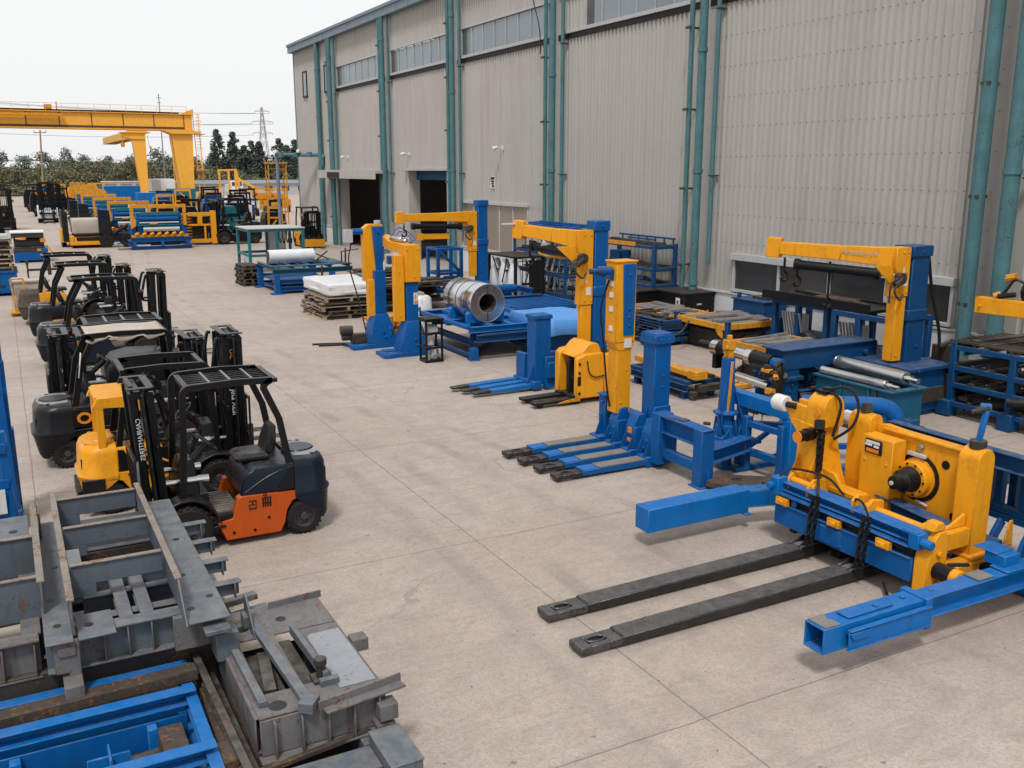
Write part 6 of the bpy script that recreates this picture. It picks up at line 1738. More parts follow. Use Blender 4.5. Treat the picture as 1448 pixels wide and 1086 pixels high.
for (x, y) in ((11.8, 11.35), (12.7, 10.7)): m.box(x - .06, x + .06, y - .06, y + .06, 0, .98); m.box(x - .16, x + .16, y - .1, y + .1, 0, .03)
m.bar((11.8, 11.35, .4), (12.7, 10.7, .4), .08, .1); m.done('pipe', 'blue')
t = thing('floor_skid', 'low dark skid with steel strips on the floor behind the yellow tower', 'skid', (12.6, 9.8, 0))
m = WM(t); m.ch((11.4, 9.2, .1), (14.2, 9.2, .1), .12, .18, .015); m.ch((11.4, 10.3, .1), (14.2, 10.3, .1), .12, .18, .015)
for k in range(6): m.box(11.5 + .5 * k, 11.62 + .5 * k, 9.1, 10.4, .19, .23)
m.done('frame', 'blue_dark')
m = WM(t); r_ = random.Random(23)
for k in range(12): y = r_.uniform(9.2, 10.3); m.bar((11.4 + r_.uniform(0, .6), y, .25 + .02 * (k % 4)), (14.0 - r_.uniform(0, .8), y + r_.uniform(-.1, .1), .26 + .02 * (k % 4)), r_.uniform(.05, .14), .03)
m.done('strips', 'alu', bev=0)
m = WM(t); m.cyl((12.0, 9.6, .36), (12.6, 9.9, .36), .1, 12); m.box(12.9, 13.4, 9.4, 10.1, .23, .5); m.cyl((13.0, 9.3, .4), (13.0, 9.1, .4), .14, 12); m.done('parts', 'dirty')

# ------------------------------------------------------------------ stock along the warehouse wall and in the middle of the yard
def scrap_layers(m, x0, x1, y0, y1, z0, z1, n, seed, w=(.04, .12)):
    r = random.Random(seed)
    for k in range(n):
        z = z0 + (z1 - z0) * k / n
        if r.random() < .5:
            y = r.uniform(y0, y1); m.bar((x0 + r.uniform(-.05, .2), y, z), (x1 - r.uniform(-.05, .2), y + r.uniform(-.1, .1), z + r.uniform(-.02, .04)), r.uniform(*w), r.uniform(.03, .07))
        else:
            x = r.uniform(x0, x1); m.bar((x, y0 + r.uniform(-.05, .2), z), (x + r.uniform(-.1, .1), y1 - r.uniform(-.05, .2), z + r.uniform(-.02, .04)), r.uniform(*w), r.uniform(.03, .07))

for (x0, x1, y0, y1, z1, lab) in ((18.9, 20.12, 23.85, 25.5, 1.15, 'big black lidded box with white label, nearer of two by the wall'), (17.8, 18.95, 25.3, 27.3, 1.12, 'big black lidded box behind the labelled one by the wall')):
    t = thing('storage_box', lab, 'box', ((x0 + x1) / 2, (y0 + y1) / 2, 0), 0, 'black storage boxes by the wall')
    m = WM(t); m.box(x0, x1, y0, y1, .2, z1 - .06); m.box(x0 + .05, x0 + .25, y0 + .02, y1 - .02, 0, .2); m.box(x1 - .25, x1 - .05, y0 + .02, y1 - .02, 0, .2)
    for y in (y0 + .02, y1 - .07): m.box(x0 - .012, x0, y, y + .05, .2, z1 - .06)
    m.done('body', 'black', bev=.012)
    m = WM(t); m.box(x0 - .03, x1 + .03, y0 - .03, y1 + .03, z1 - .059, z1); m.done('lid', 'black_dull', bev=.008)
    if y0 < 24:
        m = WM(t); m.box(x0 - .02, x0 - .005, y0 + .22, y0 + .42, .70, .98); l_ = m.done('paper_label', 'label_white', bev=0)
        m = WM(t); m.box(x0 - .026, x0 - .0205, y0 + .28, y0 + .36, .80, .90); m.done('printing', 'rim', l_, bev=0)
        m = WM(t); m.box(x0 + .5, x0 + .7, y0 - .012, y0, .75, .8); m.done('catch', 'alu')

def scissor_table(name, lab, x0, x1, y0, y1, z, mat='yellow_old', top='rust', seed=1, rz=0, posts=False):
    t = thing(name, lab, 'lift table', ((x0 + x1) / 2, (y0 + y1) / 2, 0), rz)
    m = WM(t)
    for y in (y0, y1 - .09): m.box(x0, x1, y, y + .09, z - .16, z)
    for x in (x0, x1 - .09): m.box(x, x + .09, y0 + .091, y1 - .091, z - .16, z)
    m.prism([(y0 + .1, z - .16), (y0 + .4, z - .16), (y0 + .3, z - .3), (y0 + .1, z - .4)], 'x', x0 + .01, x0 + .06); m.bolts([(x0 + .05, y0 + .04, z), (x0 + .05, y1 - .05, z), (x1 - .05, y0 + .04, z)], (0, 0, 1), .03, .05)
    m.done('frame', mat, bev=.01)
    m = WM(t); m.box(x0 + .1, x1 - .1, y0 + .1, y1 - .1, z - .05, z - .01)
    scrap_layers(m, x0 + .15, x1 - .15, y0 + .15, y1 - .15, z, z + .05, 9, seed, (.05, .3)); m.done('top_plate', 'forkpad', bev=.004)
    m = WM(t)
    for y in (y0 + .15, y1 - .25):
        m.bar((x0 + .15, y, .16), (x1 - .15, y, z - .2), .06, .12); m.bar((x0 + .15, y + .08, z - .2), (x1 - .15, y + .08, .16), .06, .12); m.cyl(((x0 + x1) / 2, y - .04, z / 2), ((x0 + x1) / 2, y + .14, z / 2), .07, 10)
    m.box(x0 + .05, x1 - .05, y0 + .05, y0 + .18, .02, .14); m.box(x0 + .05, x1 - .05, y1 - .18, y1 - .05, .02, .14); m.box(x0 + .3, x1 - .3, y0 + .2, y1 - .2, .05, z - .3)
    m.done('scissor_legs', 'dirty' if mat == 'yellow_old' else mat)
    if posts:
        for (x, y) in ((x0 + .0, y0 - .12), (x0 - .02, y1), (x1 - .1, y0 - .12)):
            m = WM(t); m.box(x, x + .13, y, y + .115, 0, z + .06); m.cyl((x + .065, y + .06, z + .06), (x + .065, y + .06, z + .1), .09, 10); m.done('post', 'blue_dark')
    return t
scissor_table('lift_table', 'worn yellow lift table with rusty sheets near the small blue cabinet', 17.1, 19.1, 19.8, 21.9, .86, posts=True, seed=11)
scissor_table('lift_table', 'worn yellow lift table behind the dark blue bench beam', 15.6, 17.5, 15.9, 17.9, .88, seed=12)
scissor_table('lift_table', 'long worn yellow lift table in front of the black storage boxes', 17.4, 18.9, 22.6, 25.2, .74, seed=13)
t = thing('steel_stack', 'dark stack of blue and rusty frames before the long lift table', 'stack', (17.0, 22.8, 0))
m = WM(t)
for k, z in enumerate((.18, .36, .54, .70)):
    for y in (21.7, 22.7, 23.7): m.ch((16.3, y, z), (17.9, y + .05, z), .1, .12, .015)
    m.ch((16.35, 21.6, z + .04), (16.35, 23.9, z + .04), .1, .1, .015); m.ch((17.8, 21.6, z + .04), (17.8, 23.9, z + .04), .1, .1, .015)
m.box(16.4, 16.55, 21.7, 21.85, 0, .12); m.box(17.6, 17.75, 21.7, 21.85, 0, .12); m.box(16.4, 16.55, 23.6, 23.75, 0, .12); m.cyl((16.2, 22.0, .16), (16.2, 22.3, .16), .14, 12)
m.done('frames', 'blue_dark', bev=.004)
m = WM(t); scrap_layers(m, 16.3, 17.8, 21.7, 23.8, .2, .82, 34, 4, (.05, .16)); m.sweep([(16.3, 21.6, .6), (16.1, 21.3, .45), (16.5, 21.0, .5), (17.0, 21.2, .8)], .03, n=6); m.done('scrap', 'dirty', bev=0)
m = WM(t); m.cyl((16.5, 24.2, .72), (16.9, 23.7, .72), .08, 12); m.done('pale_tube', 'cloth', bev=0)
t = thing('lift_table', 'low blue table with a yellow beam across it beside the blue mast', 'lift table', (13.5, 17.2, 0))
m = WM(t); m.box(13.0, 13.95, 16.2, 18.4, .34, .42); m.ch((13.0, 16.2, .26), (13.0, 18.4, .26), .1, .16, .015); m.ch((13.9, 16.2, .26), (13.9, 18.4, .26), .1, .16, .015)
for (x, y) in ((13.02, 16.3), (13.75, 16.3), (13.02, 18.1), (13.75, 18.1)): m.box(x, x + .14, y, y + .14, .02, .2); m.box(x - .04, x + .18, y - .04, y + .18, 0, .02)
m.done('frame', 'blue_dark')
m = WM(t); m.bar((13.2, 18.3, .60), (13.25, 16.1, .56), .3, .13); m.box(13.08, 13.42, 16.0, 16.3, .47, .66); m.done('yellow_beam', 'yellow_old', bev=.015)
m = WM(t); m.bar((13.5, 18.4, .5), (13.6, 16.4, .48), .12, .1); m.bar((13.7, 18.3, .48), (13.75, 16.2, .47), .08, .07); m.box(13.2, 13.85, 15.98, 16.18, .2, .34); m.cyl((13.12, 16.1, .2), (13.12, 16.1, .1), .1, 10); m.done('scrap', 'dirty')
t = thing('slotted_bar', 'flat yellow slotted bar lying on the floor near the cylinder', 'bar', (15.0, 17.5, 0))
m = WM(t); m.prism([(18.6, .02), (18.5, .2), (17.6, .26), (16.6, .20), (16.5, .02)], 'x', 14.6, 14.72); m.box(14.6, 15.1, 16.4, 16.6, .02, .12); m.bar((14.9, 18.4, .06), (15.0, 16.8, .06), .12, .08); m.bolts([(14.6, 17.9, .14), (14.6, 17.2, .14)], (-1, 0, 0), .05, .01); m.done('bar', 'yellow_old', bev=.01)

def shelf_rack(name, lab, x0, x1, y0, y1, zs, mat='blue_dark', leg=.1, deck='rust', seed=2, top=None, cat='rack', rods=0, slats=True):
    t = thing(name, lab, cat, ((x0 + x1) / 2, (y0 + y1) / 2, 0))
    zt = zs[-1]
    m = WM(t)
    for z in zs:
        for y in (y0, y1 - leg * .7): m.box(x0 + leg, x1 - leg, y, y + leg * .7, z - .10, z)
        for x in (x0, x1 - leg * .7): m.box(x, x + leg * .7, y0 + leg, y1 - leg, z - .101, z - .002)
    m.done('rails', mat)
    for x in (x0, x1 - leg):
        for y in (y0, y1 - leg):
            m = WM(t); m.box(x, x + leg, y, y + leg, 0, zt + .06); m.box(x - .03, x + leg + .03, y - .03, y + leg + .03, 0, .03); m.done('post', mat)
    r = random.Random(seed)
    m = WM(t)
    for z in zs:
        if z < .3: continue
        if slats:
            n = 7
            for k in range(n):
                y = y0 + .1 + (y1 - y0 - .2) * k / (n - 1); m.bar((x0 + .05 + r.uniform(-.05, .05), y, z + .02), (x1 - .05, y + r.uniform(-.06, .06), z + .02), r.uniform(.05, .14), .035)
        scrap_layers(m, x0 + .1, x1 - .1, y0 + .1, y1 - .1, z + .03, z + .10, 5, seed + int(z * 10), (.05, .2))
    m.done('contents', deck, bev=0)
    if rods:
        m = WM(t)
        for k in range(rods):
            x = r.uniform(x0, x1); y = r.uniform(y0, y1)
            m.cyl((x, y, .05), (x + r.uniform(-.1, .1), y + r.uniform(-.1, .1), zt * r.uniform(.6, .98)), .022, 6)
            z = r.uniform(.4, zt); m.cyl((x0, y, z), (x1, y + r.uniform(-.2, .2), z), .02, 6)
            if k % 2: m.cyl((x, y0, z - .2), (x + r.uniform(-.2, .2), y1, z - .2), .02, 6)
        m.done('rods', mat, bev=0)
    return t
rW = shelf_rack('shelf_rack', 'blue shelf rack full of rusty bars at the right edge', 16.95, 18.9, 10.0, 12.65, (.32, .72, 1.08, 1.5), 'blue_dark', .13, 'dirty', 21, rods=6)
m = WM(rW); m.box(16.85, 17.15, 12.5, 12.8, .03, .34); m.box(16.85, 17.15, 11.1, 11.4, .0, .34); m.box(16.95, 17.08, 11.2, 11.33, .34, 1.5); m.done('foot', 'blue_dark', bev=.01)
m = WM(rW); m.lathe((17.6, 11.9, .35), (17.6, 11.7, .35), [(0, .1), (0, .3), (.2, .3), (.2, .1)], 20); m.cyl((16.8, 11.2, .6), (17.3, 10.4, .62), .09, 12); m.done('stored_wheels', 'black_dull', bev=0)
for k in range(9):
    pass
m = WM(rW)
for k in range(10): m.bar((17.0 + .18 * k, 12.7, 1.58), (17.1 + .18 * k, 10.1, 1.57), .09, .04)
m.done('top_bars', 'rust', bev=0)
r1 = shelf_rack('shelf_rack', 'tall thin blue rack of rods against the wall behind the middle jib crane', 18.4, 19.8, 30.4, 34.5, (.4, 1.1, 1.9, 2.7), 'blue_dark', .09, 'dirty', 31, rods=14, slats=False)
m = WM(r1); m.bar((18.4, 30.4, 2.86), (18.4, 34.5, 2.86), .06, .1); m.bar((19.7, 30.4, 2.9), (19.7, 34.5, 2.9), .06, .1)
for k in range(6): m.bar((18.4, 30.5 + .8 * k, 2.84), (19.7, 30.5 + .8 * k, 2.9), .05, .06)
m.done('top_grid', 'blue', bev=0)
m = WM(r1)
for k in range(8): m.bar((18.6, 30.7 + .45 * k, .42), (18.9, 30.6 + .45 * k, 1.7), .04, .1)
m.done('stored_parts', 'alu', bev=0)
r2 = shelf_rack('shelf_rack', 'tall blue rack with yellow top rail behind the black boxes', 19.05, 20.05, 25.75, 29.2, (1.2, 1.75, 2.5), 'blue_dark', .13, 'rim', 41)
m = WM(r2); m.box(19.0, 19.05, 26.8, 29.2, 2.44, 2.58); m.done('yellow_rail', 'yellow_old')
m = WM(r2); m.bar((19.15, 25.8, 2.72), (19.15, 27.4, 2.72), .06, .06); m.bar((19.95, 25.8, 2.72), (19.95, 29.1, 2.72), .06, .06)
for k in range(7): m.bar((19.95, 25.9 + .5 * k, 2.55), (19.95, 25.9 + .5 * k, 2.7), .05)
m.cyl((19.3, 26.5, 1.33), (19.3, 27.0, 1.33), .12, 10); m.cyl((19.4, 27.4, 1.86), (19.6, 27.7, 1.86), .1, 10); m.box(19.2, 19.7, 28.0, 28.6, 1.78, 2.2); m.cyl((19.2, 27.5, 1.3), (19.2, 27.7, 1.3), .16, 10); m.done('stored_parts', 'blue_dark')
# far right yellow boom on its own post
t = thing('yellow_boom', 'yellow boom with a black motor reaching in at the right edge', 'boom', (17.6, 8.4, 0))
m = WM(t); m.bar((17.15, 12.3, 2.36), (18.0, 8.1, 2.32), .26, .32); m.bolts([(17.03, 12.15, 2.35)], (-1, -.2, 0), .04, .03); m.done('boom', 'yellow', bev=.015)
m = WM(t); m.box(17.4, 17.85, 8.2, 8.65, 0, 2.14); m.box(17.1, 18.1, 7.9, 9.0, 0, .06); m.done('post', 'blue_dark')
m = WM(t); m.cyl((17.5, 11.4, 2.68), (17.45, 10.6, 2.70), .17, 14); m.cyl((17.5, 11.5, 2.68), (17.5, 11.4, 2.68), .22, 14); m.cyl((17.3, 11.6, 2.62), (17.2, 11.9, 2.56), .05, 8); m.sweep([(17.5, 11.5, 2.8), (17.4, 11.7, 2.9), (17.3, 11.8, 2.7), (17.25, 11.9, 2.55)], .03, n=6); m.done('motor', 'black', bev=0)
m = WM(t); m.cyl((17.45, 11.7, 2.95), (17.4, 11.9, 2.9), .08, 8); m.cyl((17.28, 11.9, 2.6), (17.2, 12.0, 2.55), .06, 8); m.cyl((17.48, 11.4, 2.9), (17.46, 11.2, 2.98), .06, 8); m.done('valves', 'yellow_old', bev=0)
# stacked frames between the jib crane pedestal and the rack
t = thing('sheet_stack', 'stack of bent sheet metal beside the crane pedestal', 'stack', (17.6, 13.0, 0))
m = WM(t)
rr = random.Random(8)
for k in range(14):
    z = .1 + .05 * k
    m.box(16.9 + rr.uniform(-.12, .1), 18.6 + rr.uniform(-.2, .1), 12.9 + rr.uniform(-.05, .1), 13.9 + rr.uniform(-.1, .1), z, z + .025)
m.box(17.0, 17.2, 13.0, 13.2, 0, .1); m.box(18.1, 18.3, 13.0, 13.2, 0, .1); m.box(17.0, 17.2, 13.6, 13.8, 0, .1); m.done('sheets', 'black_dull', bev=0)
m = WM(t); m.box(17.0, 18.5, 13.0, 13.9, .86, .93); m.box(17.6, 18.0, 13.3, 13.6, .931, 1.3); m.bar((17.4, 13.2, 1.35), (18.2, 13.6, 1.30), .1, .08); m.done('top_machine', 'dirty')
m = WM(t); m.box(17.2, 17.26, 12.86, 12.9, .2, .8); m.done('clip', 'yellow_old')

# light blue cover, low platforms and odds behind the coil table
t = thing('covered_machine', 'light blue plastic sheet draped over a low machine right of the coil', 'covered machine', (13.3, 22.4, 0))
m = WM(t)
n = 16; vs = []; fs = []; rr = random.Random(5)
for j in range(n + 1):
    for i in range(n + 1):
        u = i / n; v = j / n
        x = 12.4 + 2.0 * u; y = 21.2 + 2.6 * v
        e_ = 1.0 if (i in (0, n) or j in (0, n)) else 0.0
        z = 1.08 + .02 * math.sin(u * 7) * math.cos(v * 9) + rr.uniform(-.01, .01) - min(1.2, e_) * .38
        vs.append((x, y, z))
for j in range(n):
    for i in range(n):
        a = j * (n + 1) + i; fs.append((a, a + 1, a + n + 2, a + n + 1))
m.add(vs, fs); o = m.done('cover', 'blue_light', bev=0, ang=60); o.modifiers.new('solid', 'SOLIDIFY').thickness = .01
m = WM(t); m.box(12.6, 14.2, 21.4, 23.6, .3, 1.0); m.box(12.5, 14.3, 21.3, 23.7, .16, .3); m.cyl((12.5, 21.5, .18), (12.5, 21.9, .18), .17, 14); m.done('body', 'blue_dark', bev=.02)
m = WM(t); m.cyl((13.5, 21.32, .8), (13.7, 21.3, .8), .2, 14); m.box(13.5, 14.2, 21.25, 21.4, .5, .9); m.done('end_fittings', 'black_dull', bev=0)
t = thing('blue_platform', 'low bright blue platform with slatted top behind the coil', 'platform', (15.6, 28.4, 0))
m = WM(t); m.box(14.5, 17.0, 27.4, 29.5, .42, .52); m.box(14.45, 14.55, 27.35, 29.55, .36, .6); m.box(16.95, 17.05, 27.35, 29.55, .36, .6)
for k in range(7): m.box(14.6, 16.9, 27.5 + .28 * k, 27.6 + .28 * k, .521, .56)
for (x, y) in ((14.6, 27.5), (16.7, 27.5), (14.6, 29.2), (16.7, 29.2)): m.box(x, x + .2, y, y + .2, 0, .42)
m.done('deck', 'blue', bev=.006)
t = thing('blue_skid', 'blue steel skid standing between the coil and the far jib crane', 'skid', (15.8, 31, 0))
m = WM(t); m.ib((14.8, 30.4, .35), (17.4, 30.4, .35), .2, .3, .02); m.ib((14.8, 31.8, .35), (17.4, 31.8, .35), .2, .3, .02); m.ib((15, 30.4, .62), (15, 31.8, .62), .2, .22, .02); m.ib((17, 30.4, .62), (17, 31.8, .62), .2, .22, .02); m.box(14.9, 15.1, 30.3, 30.5, 0, .2); m.box(17, 17.2, 30.3, 30.5, 0, .2); m.cyl((15.6, 31.0, .7), (16.6, 31.0, .7), .16, 14); m.done('frame', 'blue')
t = thing('welding_frame', 'blue lattice frame with diagonal braces left of the far jib column', 'machine frame', (15.4, 34.6, 0))
m = WM(t)
for (x, y) in ((14.9, 34.2), (15.9, 34.2), (14.9, 35.2), (15.9, 35.2)): m.bar((x, y, 0), (x, y, 2.0), .12)
for z in (.3, 1.0, 1.95): m.bar((14.9, 34.2, z), (15.9, 34.2, z), .1); m.bar((14.9, 35.2, z), (15.9, 35.2, z), .1); m.bar((14.9, 34.2, z), (14.9, 35.2, z), .1); m.bar((15.9, 34.2, z), (15.9, 35.2, z), .1)
m.bar((14.9, 34.2, .3), (15.9, 34.2, 1.0), .1); m.bar((15.9, 34.2, 1.0), (14.9, 34.2, 1.95), .1); m.cyl((15.2, 34.3, .7), (15.7, 34.3, .7), .2, 12); m.done('frame', 'blue')
t = thing('cable_stand', 'black sheet topped stand with hanging white bundles beside the far jib', 'stand', (17.6, 32.8, 0))
m = WM(t); m.box(16.9, 18.3, 31.6, 34.0, 1.72, 1.78)
for (x, y) in ((17.0, 31.7), (18.2, 31.7), (17.0, 33.9), (18.2, 33.9)): m.box(x - .05, x + .05, y - .05, y + .05, 0, 1.72)
m.bar((17.0, 31.7, .5), (18.2, 31.7, .5), .06); m.bar((17.0, 31.7, 1.2), (17.0, 33.9, 1.2), .06); m.done('frame', 'black_dull')
m = WM(t)
for k in range(3): m.loft([[(17.1 + .3 * math.cos(a) * s, 31.95 + .75 * k + .28 * math.sin(a) * s, z) for a in [R(36 * q) for q in range(10)]] for z, s in ((.1, .7), (.5, 1.0), (1.1, .9), (1.6, .4))])
m.done('white_bundle', 'sheet', bev=0, ang=60)
m = WM(t); m.sweep([(16.9, 32.2, 1.7), (16.8, 32.3, 1.0), (16.9, 32.7, .8), (16.8, 33.2, 1.7)], .03, n=6); m.box(17.7, 17.9, 31.62, 31.9, .2, 1.6); m.box(18.0, 18.14, 31.62, 31.9, .2, 1.6); m.done('black_hose', 'hose', bev=0)
# steel tables behind the twin lift
for i, (x0, x1, y0, y1, z, mt, lab) in enumerate(((11.4, 14.4, 31.6, 33.9, .92, 'rust', 'flat steel table littered with scrap behind the white drum'), (12.6, 15.0, 36.6, 38.6, .85, 'forkpad', 'low steel table with pale offcuts before the second doorway'))):
    t = thing('work_table', lab, 'table', ((x0 + x1) / 2, (y0 + y1) / 2, 0))
    m = WM(t); m.box(x0, x1, y0, y1, z - .06, z); m.done('top', mt)
    m = WM(t)
    for (x, y) in ((x0 + .1, y0 + .1), (x1 - .2, y0 + .1), (x0 + .1, y1 - .2), (x1 - .2, y1 - .2)): m.box(x, x + .1, y, y + .1, 0, z - .06)
    m.box(x0 + .2, x1 - .2, y0 + .12, y0 + .18, .3, .4); m.box(x0 + .2, x1 - .2, y0 + .2, y1 - .2, .28, .34); m.done('legs', 'black_dull')
    m = WM(t); scrap_layers(m, x0, x1, y0, y1, z + .02, z + .12, 12, 50 + i, (.05, .3)); scrap_layers(m, x0 + .2, x1 - .2, y0 + .2, y1 - .2, .36, .7, 16, 60 + i, (.05, .3)); m.done('offcuts', 'dirty', bev=0)
t = thing('pale_trolley', 'pale metal tube trolley standing before the second doorway', 'trolley', (13.9, 36.4, 0))
m = WM(t)
for (x, y) in ((13.4, 36.2), (14.5, 36.2), (13.4, 36.9), (14.5, 36.9)): m.cyl((x, y, .92), (x, y, 1.95), .03, 8)
for z in (1.2, 1.6, 1.93): m.bar((13.4, 36.2, z), (14.5, 36.2, z), .05); m.bar((13.4, 36.9, z), (14.5, 36.9, z), .05); m.bar((13.4, 36.2, z), (13.4, 36.9, z), .05); m.bar((14.5, 36.2, z), (14.5, 36.9, z), .05)
m.bar((13.95, 36.2, 1.2), (13.95, 36.2, 1.93), .06)
for (x, y) in ((13.4, 36.2), (14.5, 36.2), (13.4, 36.9), (14.5, 36.9)): m.cyl((x, y, 0), (x, y, .92), .03, 8)
m.done('frame', 'white', bev=0)
t = thing('wrapped_drum', 'drum wrapped in grey white plastic left of the coil table', 'drum', (11.5, 28.2, 0))
m = WM(t); rr = random.Random(4); rings = []
for z, s in ((0, .52), (.2, .55), (.6, .52), (.95, .46), (1.05, .38), (1.08, .2)):
    rings.append([(11.5 + (s + rr.uniform(-.03, .03)) * math.cos(R(24 * q)), 28.2 + (s + rr.uniform(-.03, .03)) * math.sin(R(24 * q)), z) for q in range(15)])
m.loft(rings); m.done('wrapping', 'sheet', bev=0, ang=30)
m = WM(t); m.box(11.2, 11.7, 28.0, 28.4, 1.08, 1.16); m.cyl((11.4, 28.2, 1.16), (11.4, 28.2, 1.26), .1, 10); m.done('lid_parts', 'wood_new')
t = thing('yellow_scrap', 'pile of yellow machine arms on the floor between lift and wrapped drum', 'scrap', (10.6, 28.2, 0))
m = WM(t); scrap_layers(m, 9.9, 11.2, 27.2, 29.0, .05, .42, 16, 77, (.12, .24)); m.prism([(10.0, .1), (10.7, .1), (10.5, .6), (10.1, .5)], 'y', 27.4, 27.6); m.done('arms', 'yellow_old')

# wrapped sheets on a pile of old pallets
def pallet(x0, x1, y0, y1, z, mat, name, lab, grp, seed=0):
    t = thing(name, lab, 'pallet', ((x0 + x1) / 2, (y0 + y1) / 2, z), 0, grp)
    r = random.Random(seed); m = WM(t)
    n = 8
    for k in range(n):
        y = y0 + (y1 - y0 - .12) * k / (n - 1); m.box(x0 + r.uniform(-.03, .03), x1 + r.uniform(-.03, .03), y, y + .12, z + .125, z + .148)
    m.done('deck_boards', mat, bev=.003)
    m = WM(t)
    for x in (x0, (x0 + x1) / 2 - .05, x1 - .1):
        m.box(x, x + .1, y0, y1, z + .10, z + .124)
        for y in (y0, (y0 + y1) / 2 - .07, y1 - .14): m.box(x, x + .1, y, y + .14, z + .022, z + .0995)
        m.box(x, x + .1, y0, y1, z, z + .0215)
    m.done('blocks', mat, bev=.003)
    return t
pz = 0
ORD = ['bottom', 'second lowest', 'third lowest', 'fourth lowest', 'fifth lowest', 'sixth lowest', 'topmost']
for i in range(5):
    j = [(-.05, .1), (.1, -.05), (-.12, .0), (.02, .06), (-.02, -.04)][i]
    pallet(9.35 + j[0], 11.2 + j[0], 31.0 + j[1], 33.6 + j[1], .15 * i, 'wood_new' if i == 0 else ('wood_dark' if i % 2 else 'wood'), 'wooden_pallet',
           ['pale bottom pallet under the pile with white wrapped sheets', 'dark second pallet of the pile under white wrapped sheets', 'middle pallet of the pile under white wrapped sheets', 'dark fourth pallet of the pile under white wrapped sheets', 'topmost pallet right under the white wrapped sheets'][i], 'pallets piled under the white sheets', i)
t = thing('boards', 'loose weathered boards jutting from the pallet pile', 'boards', (10.2, 31.6, .3))
m = WM(t); rr = random.Random(9)
for k in range(12):
    y = rr.uniform(30.8, 33.4); z = .17 + .045 * k; m.box(9.1 + rr.uniform(0, .4), 11.3, y, y + rr.uniform(.15, .4), z, z + .03)
m.done('boards', 'wood', bev=.004)
t = thing('wrapped_sheets', 'white plastic wrapped stack of sheets on top of the pallet pile', 'wrapped stack', (10.3, 32.4, .77))
m = WM(t)
n = 14; vs = []; fs = []; rr = random.Random(6)
rings = []
for z, o in ((.79, -.06), (.82, 0), (.90, .02), (.98, .0), (1.10, .025), (1.17, .01), (1.20, -.03), (1.205, -.2)):
    ring = []
    for (xa, ya, xb, yb) in ((9.5, 31.1, 11.3, 31.1), (11.3, 31.1, 11.3, 34.1), (11.3, 34.1, 9.5, 34.1), (9.5, 34.1, 9.5, 31.1)):
        for k in range(8):
            q = k / 8; x = xa + (xb - xa) * q; y = ya + (yb - ya) * q
            cx, cy = x - 10.4, y - 32.6
            s = 1 + o / 1.1 + rr.uniform(-.012, .012); ring.append((10.4 + cx * s, 32.6 + cy * s, z + rr.uniform(-.01, .01)))
    rings.append(ring)
m.loft(rings); m.done('wrapping', 'sheet', bev=0, ang=30)
m = WM(t); m.box(9.6, 9.72, 31.2, 34.0, .74, .79); m.box(10.4, 10.52, 31.2, 34.0, .74, .79); m.box(11.0, 11.12, 31.2, 34.0, .74, .79); m.done('bearers', 'wood_new')
# blue table with a white roll
t = thing('roll_table', 'blue green topped steel table carrying a white roll', 'table', (10.9, 39.8, 0))
m = WM(t); m.ib((9.5, 38.7, .92), (12.9, 38.7, .92), .2, .2, .02); m.ib((9.5, 41.6, .92), (12.9, 41.6, .92), .2, .2, .02)
for x in (9.6, 10.4, 11.2, 12.0, 12.8): m.ib((x, 38.7, 1.06), (x, 41.6, 1.06), .14, .12, .015)
m.box(9.5, 12.9, 38.7, 39.0, 1.12, 1.15); m.box(12.0, 12.6, 39.2, 41.0, 1.12, 1.16); m.done('top', 'blue_teal')
m = WM(t)
for x in (9.55, 11.9):
    for y in (38.6, 41.4): m.box(x, x + .22, y, y + .22, .05, .82); m.box(x - .15, x + .37, y - .1, y + .32, 0, .05)
for z in (.2, .5): m.ib((9.6, 38.75, z), (12.1, 38.75, z), .2, .18, .02); m.ib((9.6, 41.5, z), (12.1, 41.5, z), .2, .18, .02); m.box(9.7, 12.0, 38.9, 41.4, z - .02, z + .02)
m.done('base_frame', 'blue')
m = WM(t); m.box(9.5, 9.58, 38.62, 38.8, .46, .6); m.box(11.5, 11.58, 38.55, 38.63, .6, 1.1); m.done('bracket', 'rust')
m = WM(t); m.bar((12.6, 39.2, 1.15), (12.6, 39.2, 1.6), .05); m.bar((12.7, 39.0, 1.15), (12.72, 39.0, 1.75), .06, .06); m.bar((12.6, 39.2, 1.6), (13.3, 39.0, 1.7), .04); m.bar((11.9, 40.6, 1.15), (12.5, 40.9, 1.5), .05); m.bar((12.0, 40.9, 1.4), (12.4, 40.4, 1.2), .05); m.done('prop_bars', 'rust', bev=0)
t = thing('white_roll', 'white roll of sheeting lying on the blue green topped table', 'roll', (10.8, 40.2, 1.15))
m = WM(t); m.lathe((9.75, 40.3, 1.42), (11.7, 40.3, 1.42), [(0, .10), (0, .25), (.01, .27), (1.94, .27), (1.95, .25), (1.95, .10)], 26); m.done('sheeting', 'sheet', bev=0)
m = WM(t); m.cyl((9.72, 40.3, 1.42), (9.76, 40.3, 1.42), .23, 20); m.done('rusty_end', 'rust', bev=0)
for i in range(6):
    pallet(9.0 + .05 * (i % 2), 9.9 - .06 * (i % 3), 42.0 + .05 * (i % 3), 43.6, .15 * i, 'wood_dark' if i % 2 else 'rust', 'wooden_pallet', ORD[i if i < 5 else 6] + ' old brown pallet in the low pile left of the white roll', 'pallets piled left of the white roll', 20 + i)
rT = thing('teal_frame', 'open teal steel frame rack beyond the white roll', 'rack', (11.7, 48, 0))
m = WM(rT)
for (x, y) in ((10.45, 46.8), (13.1, 46.8), (10.45, 49.3), (13.1, 49.3), (11.9, 49.3), (11.8, 46.8)): m.bar((x, y, 0), (x, y, 2.16), .13)
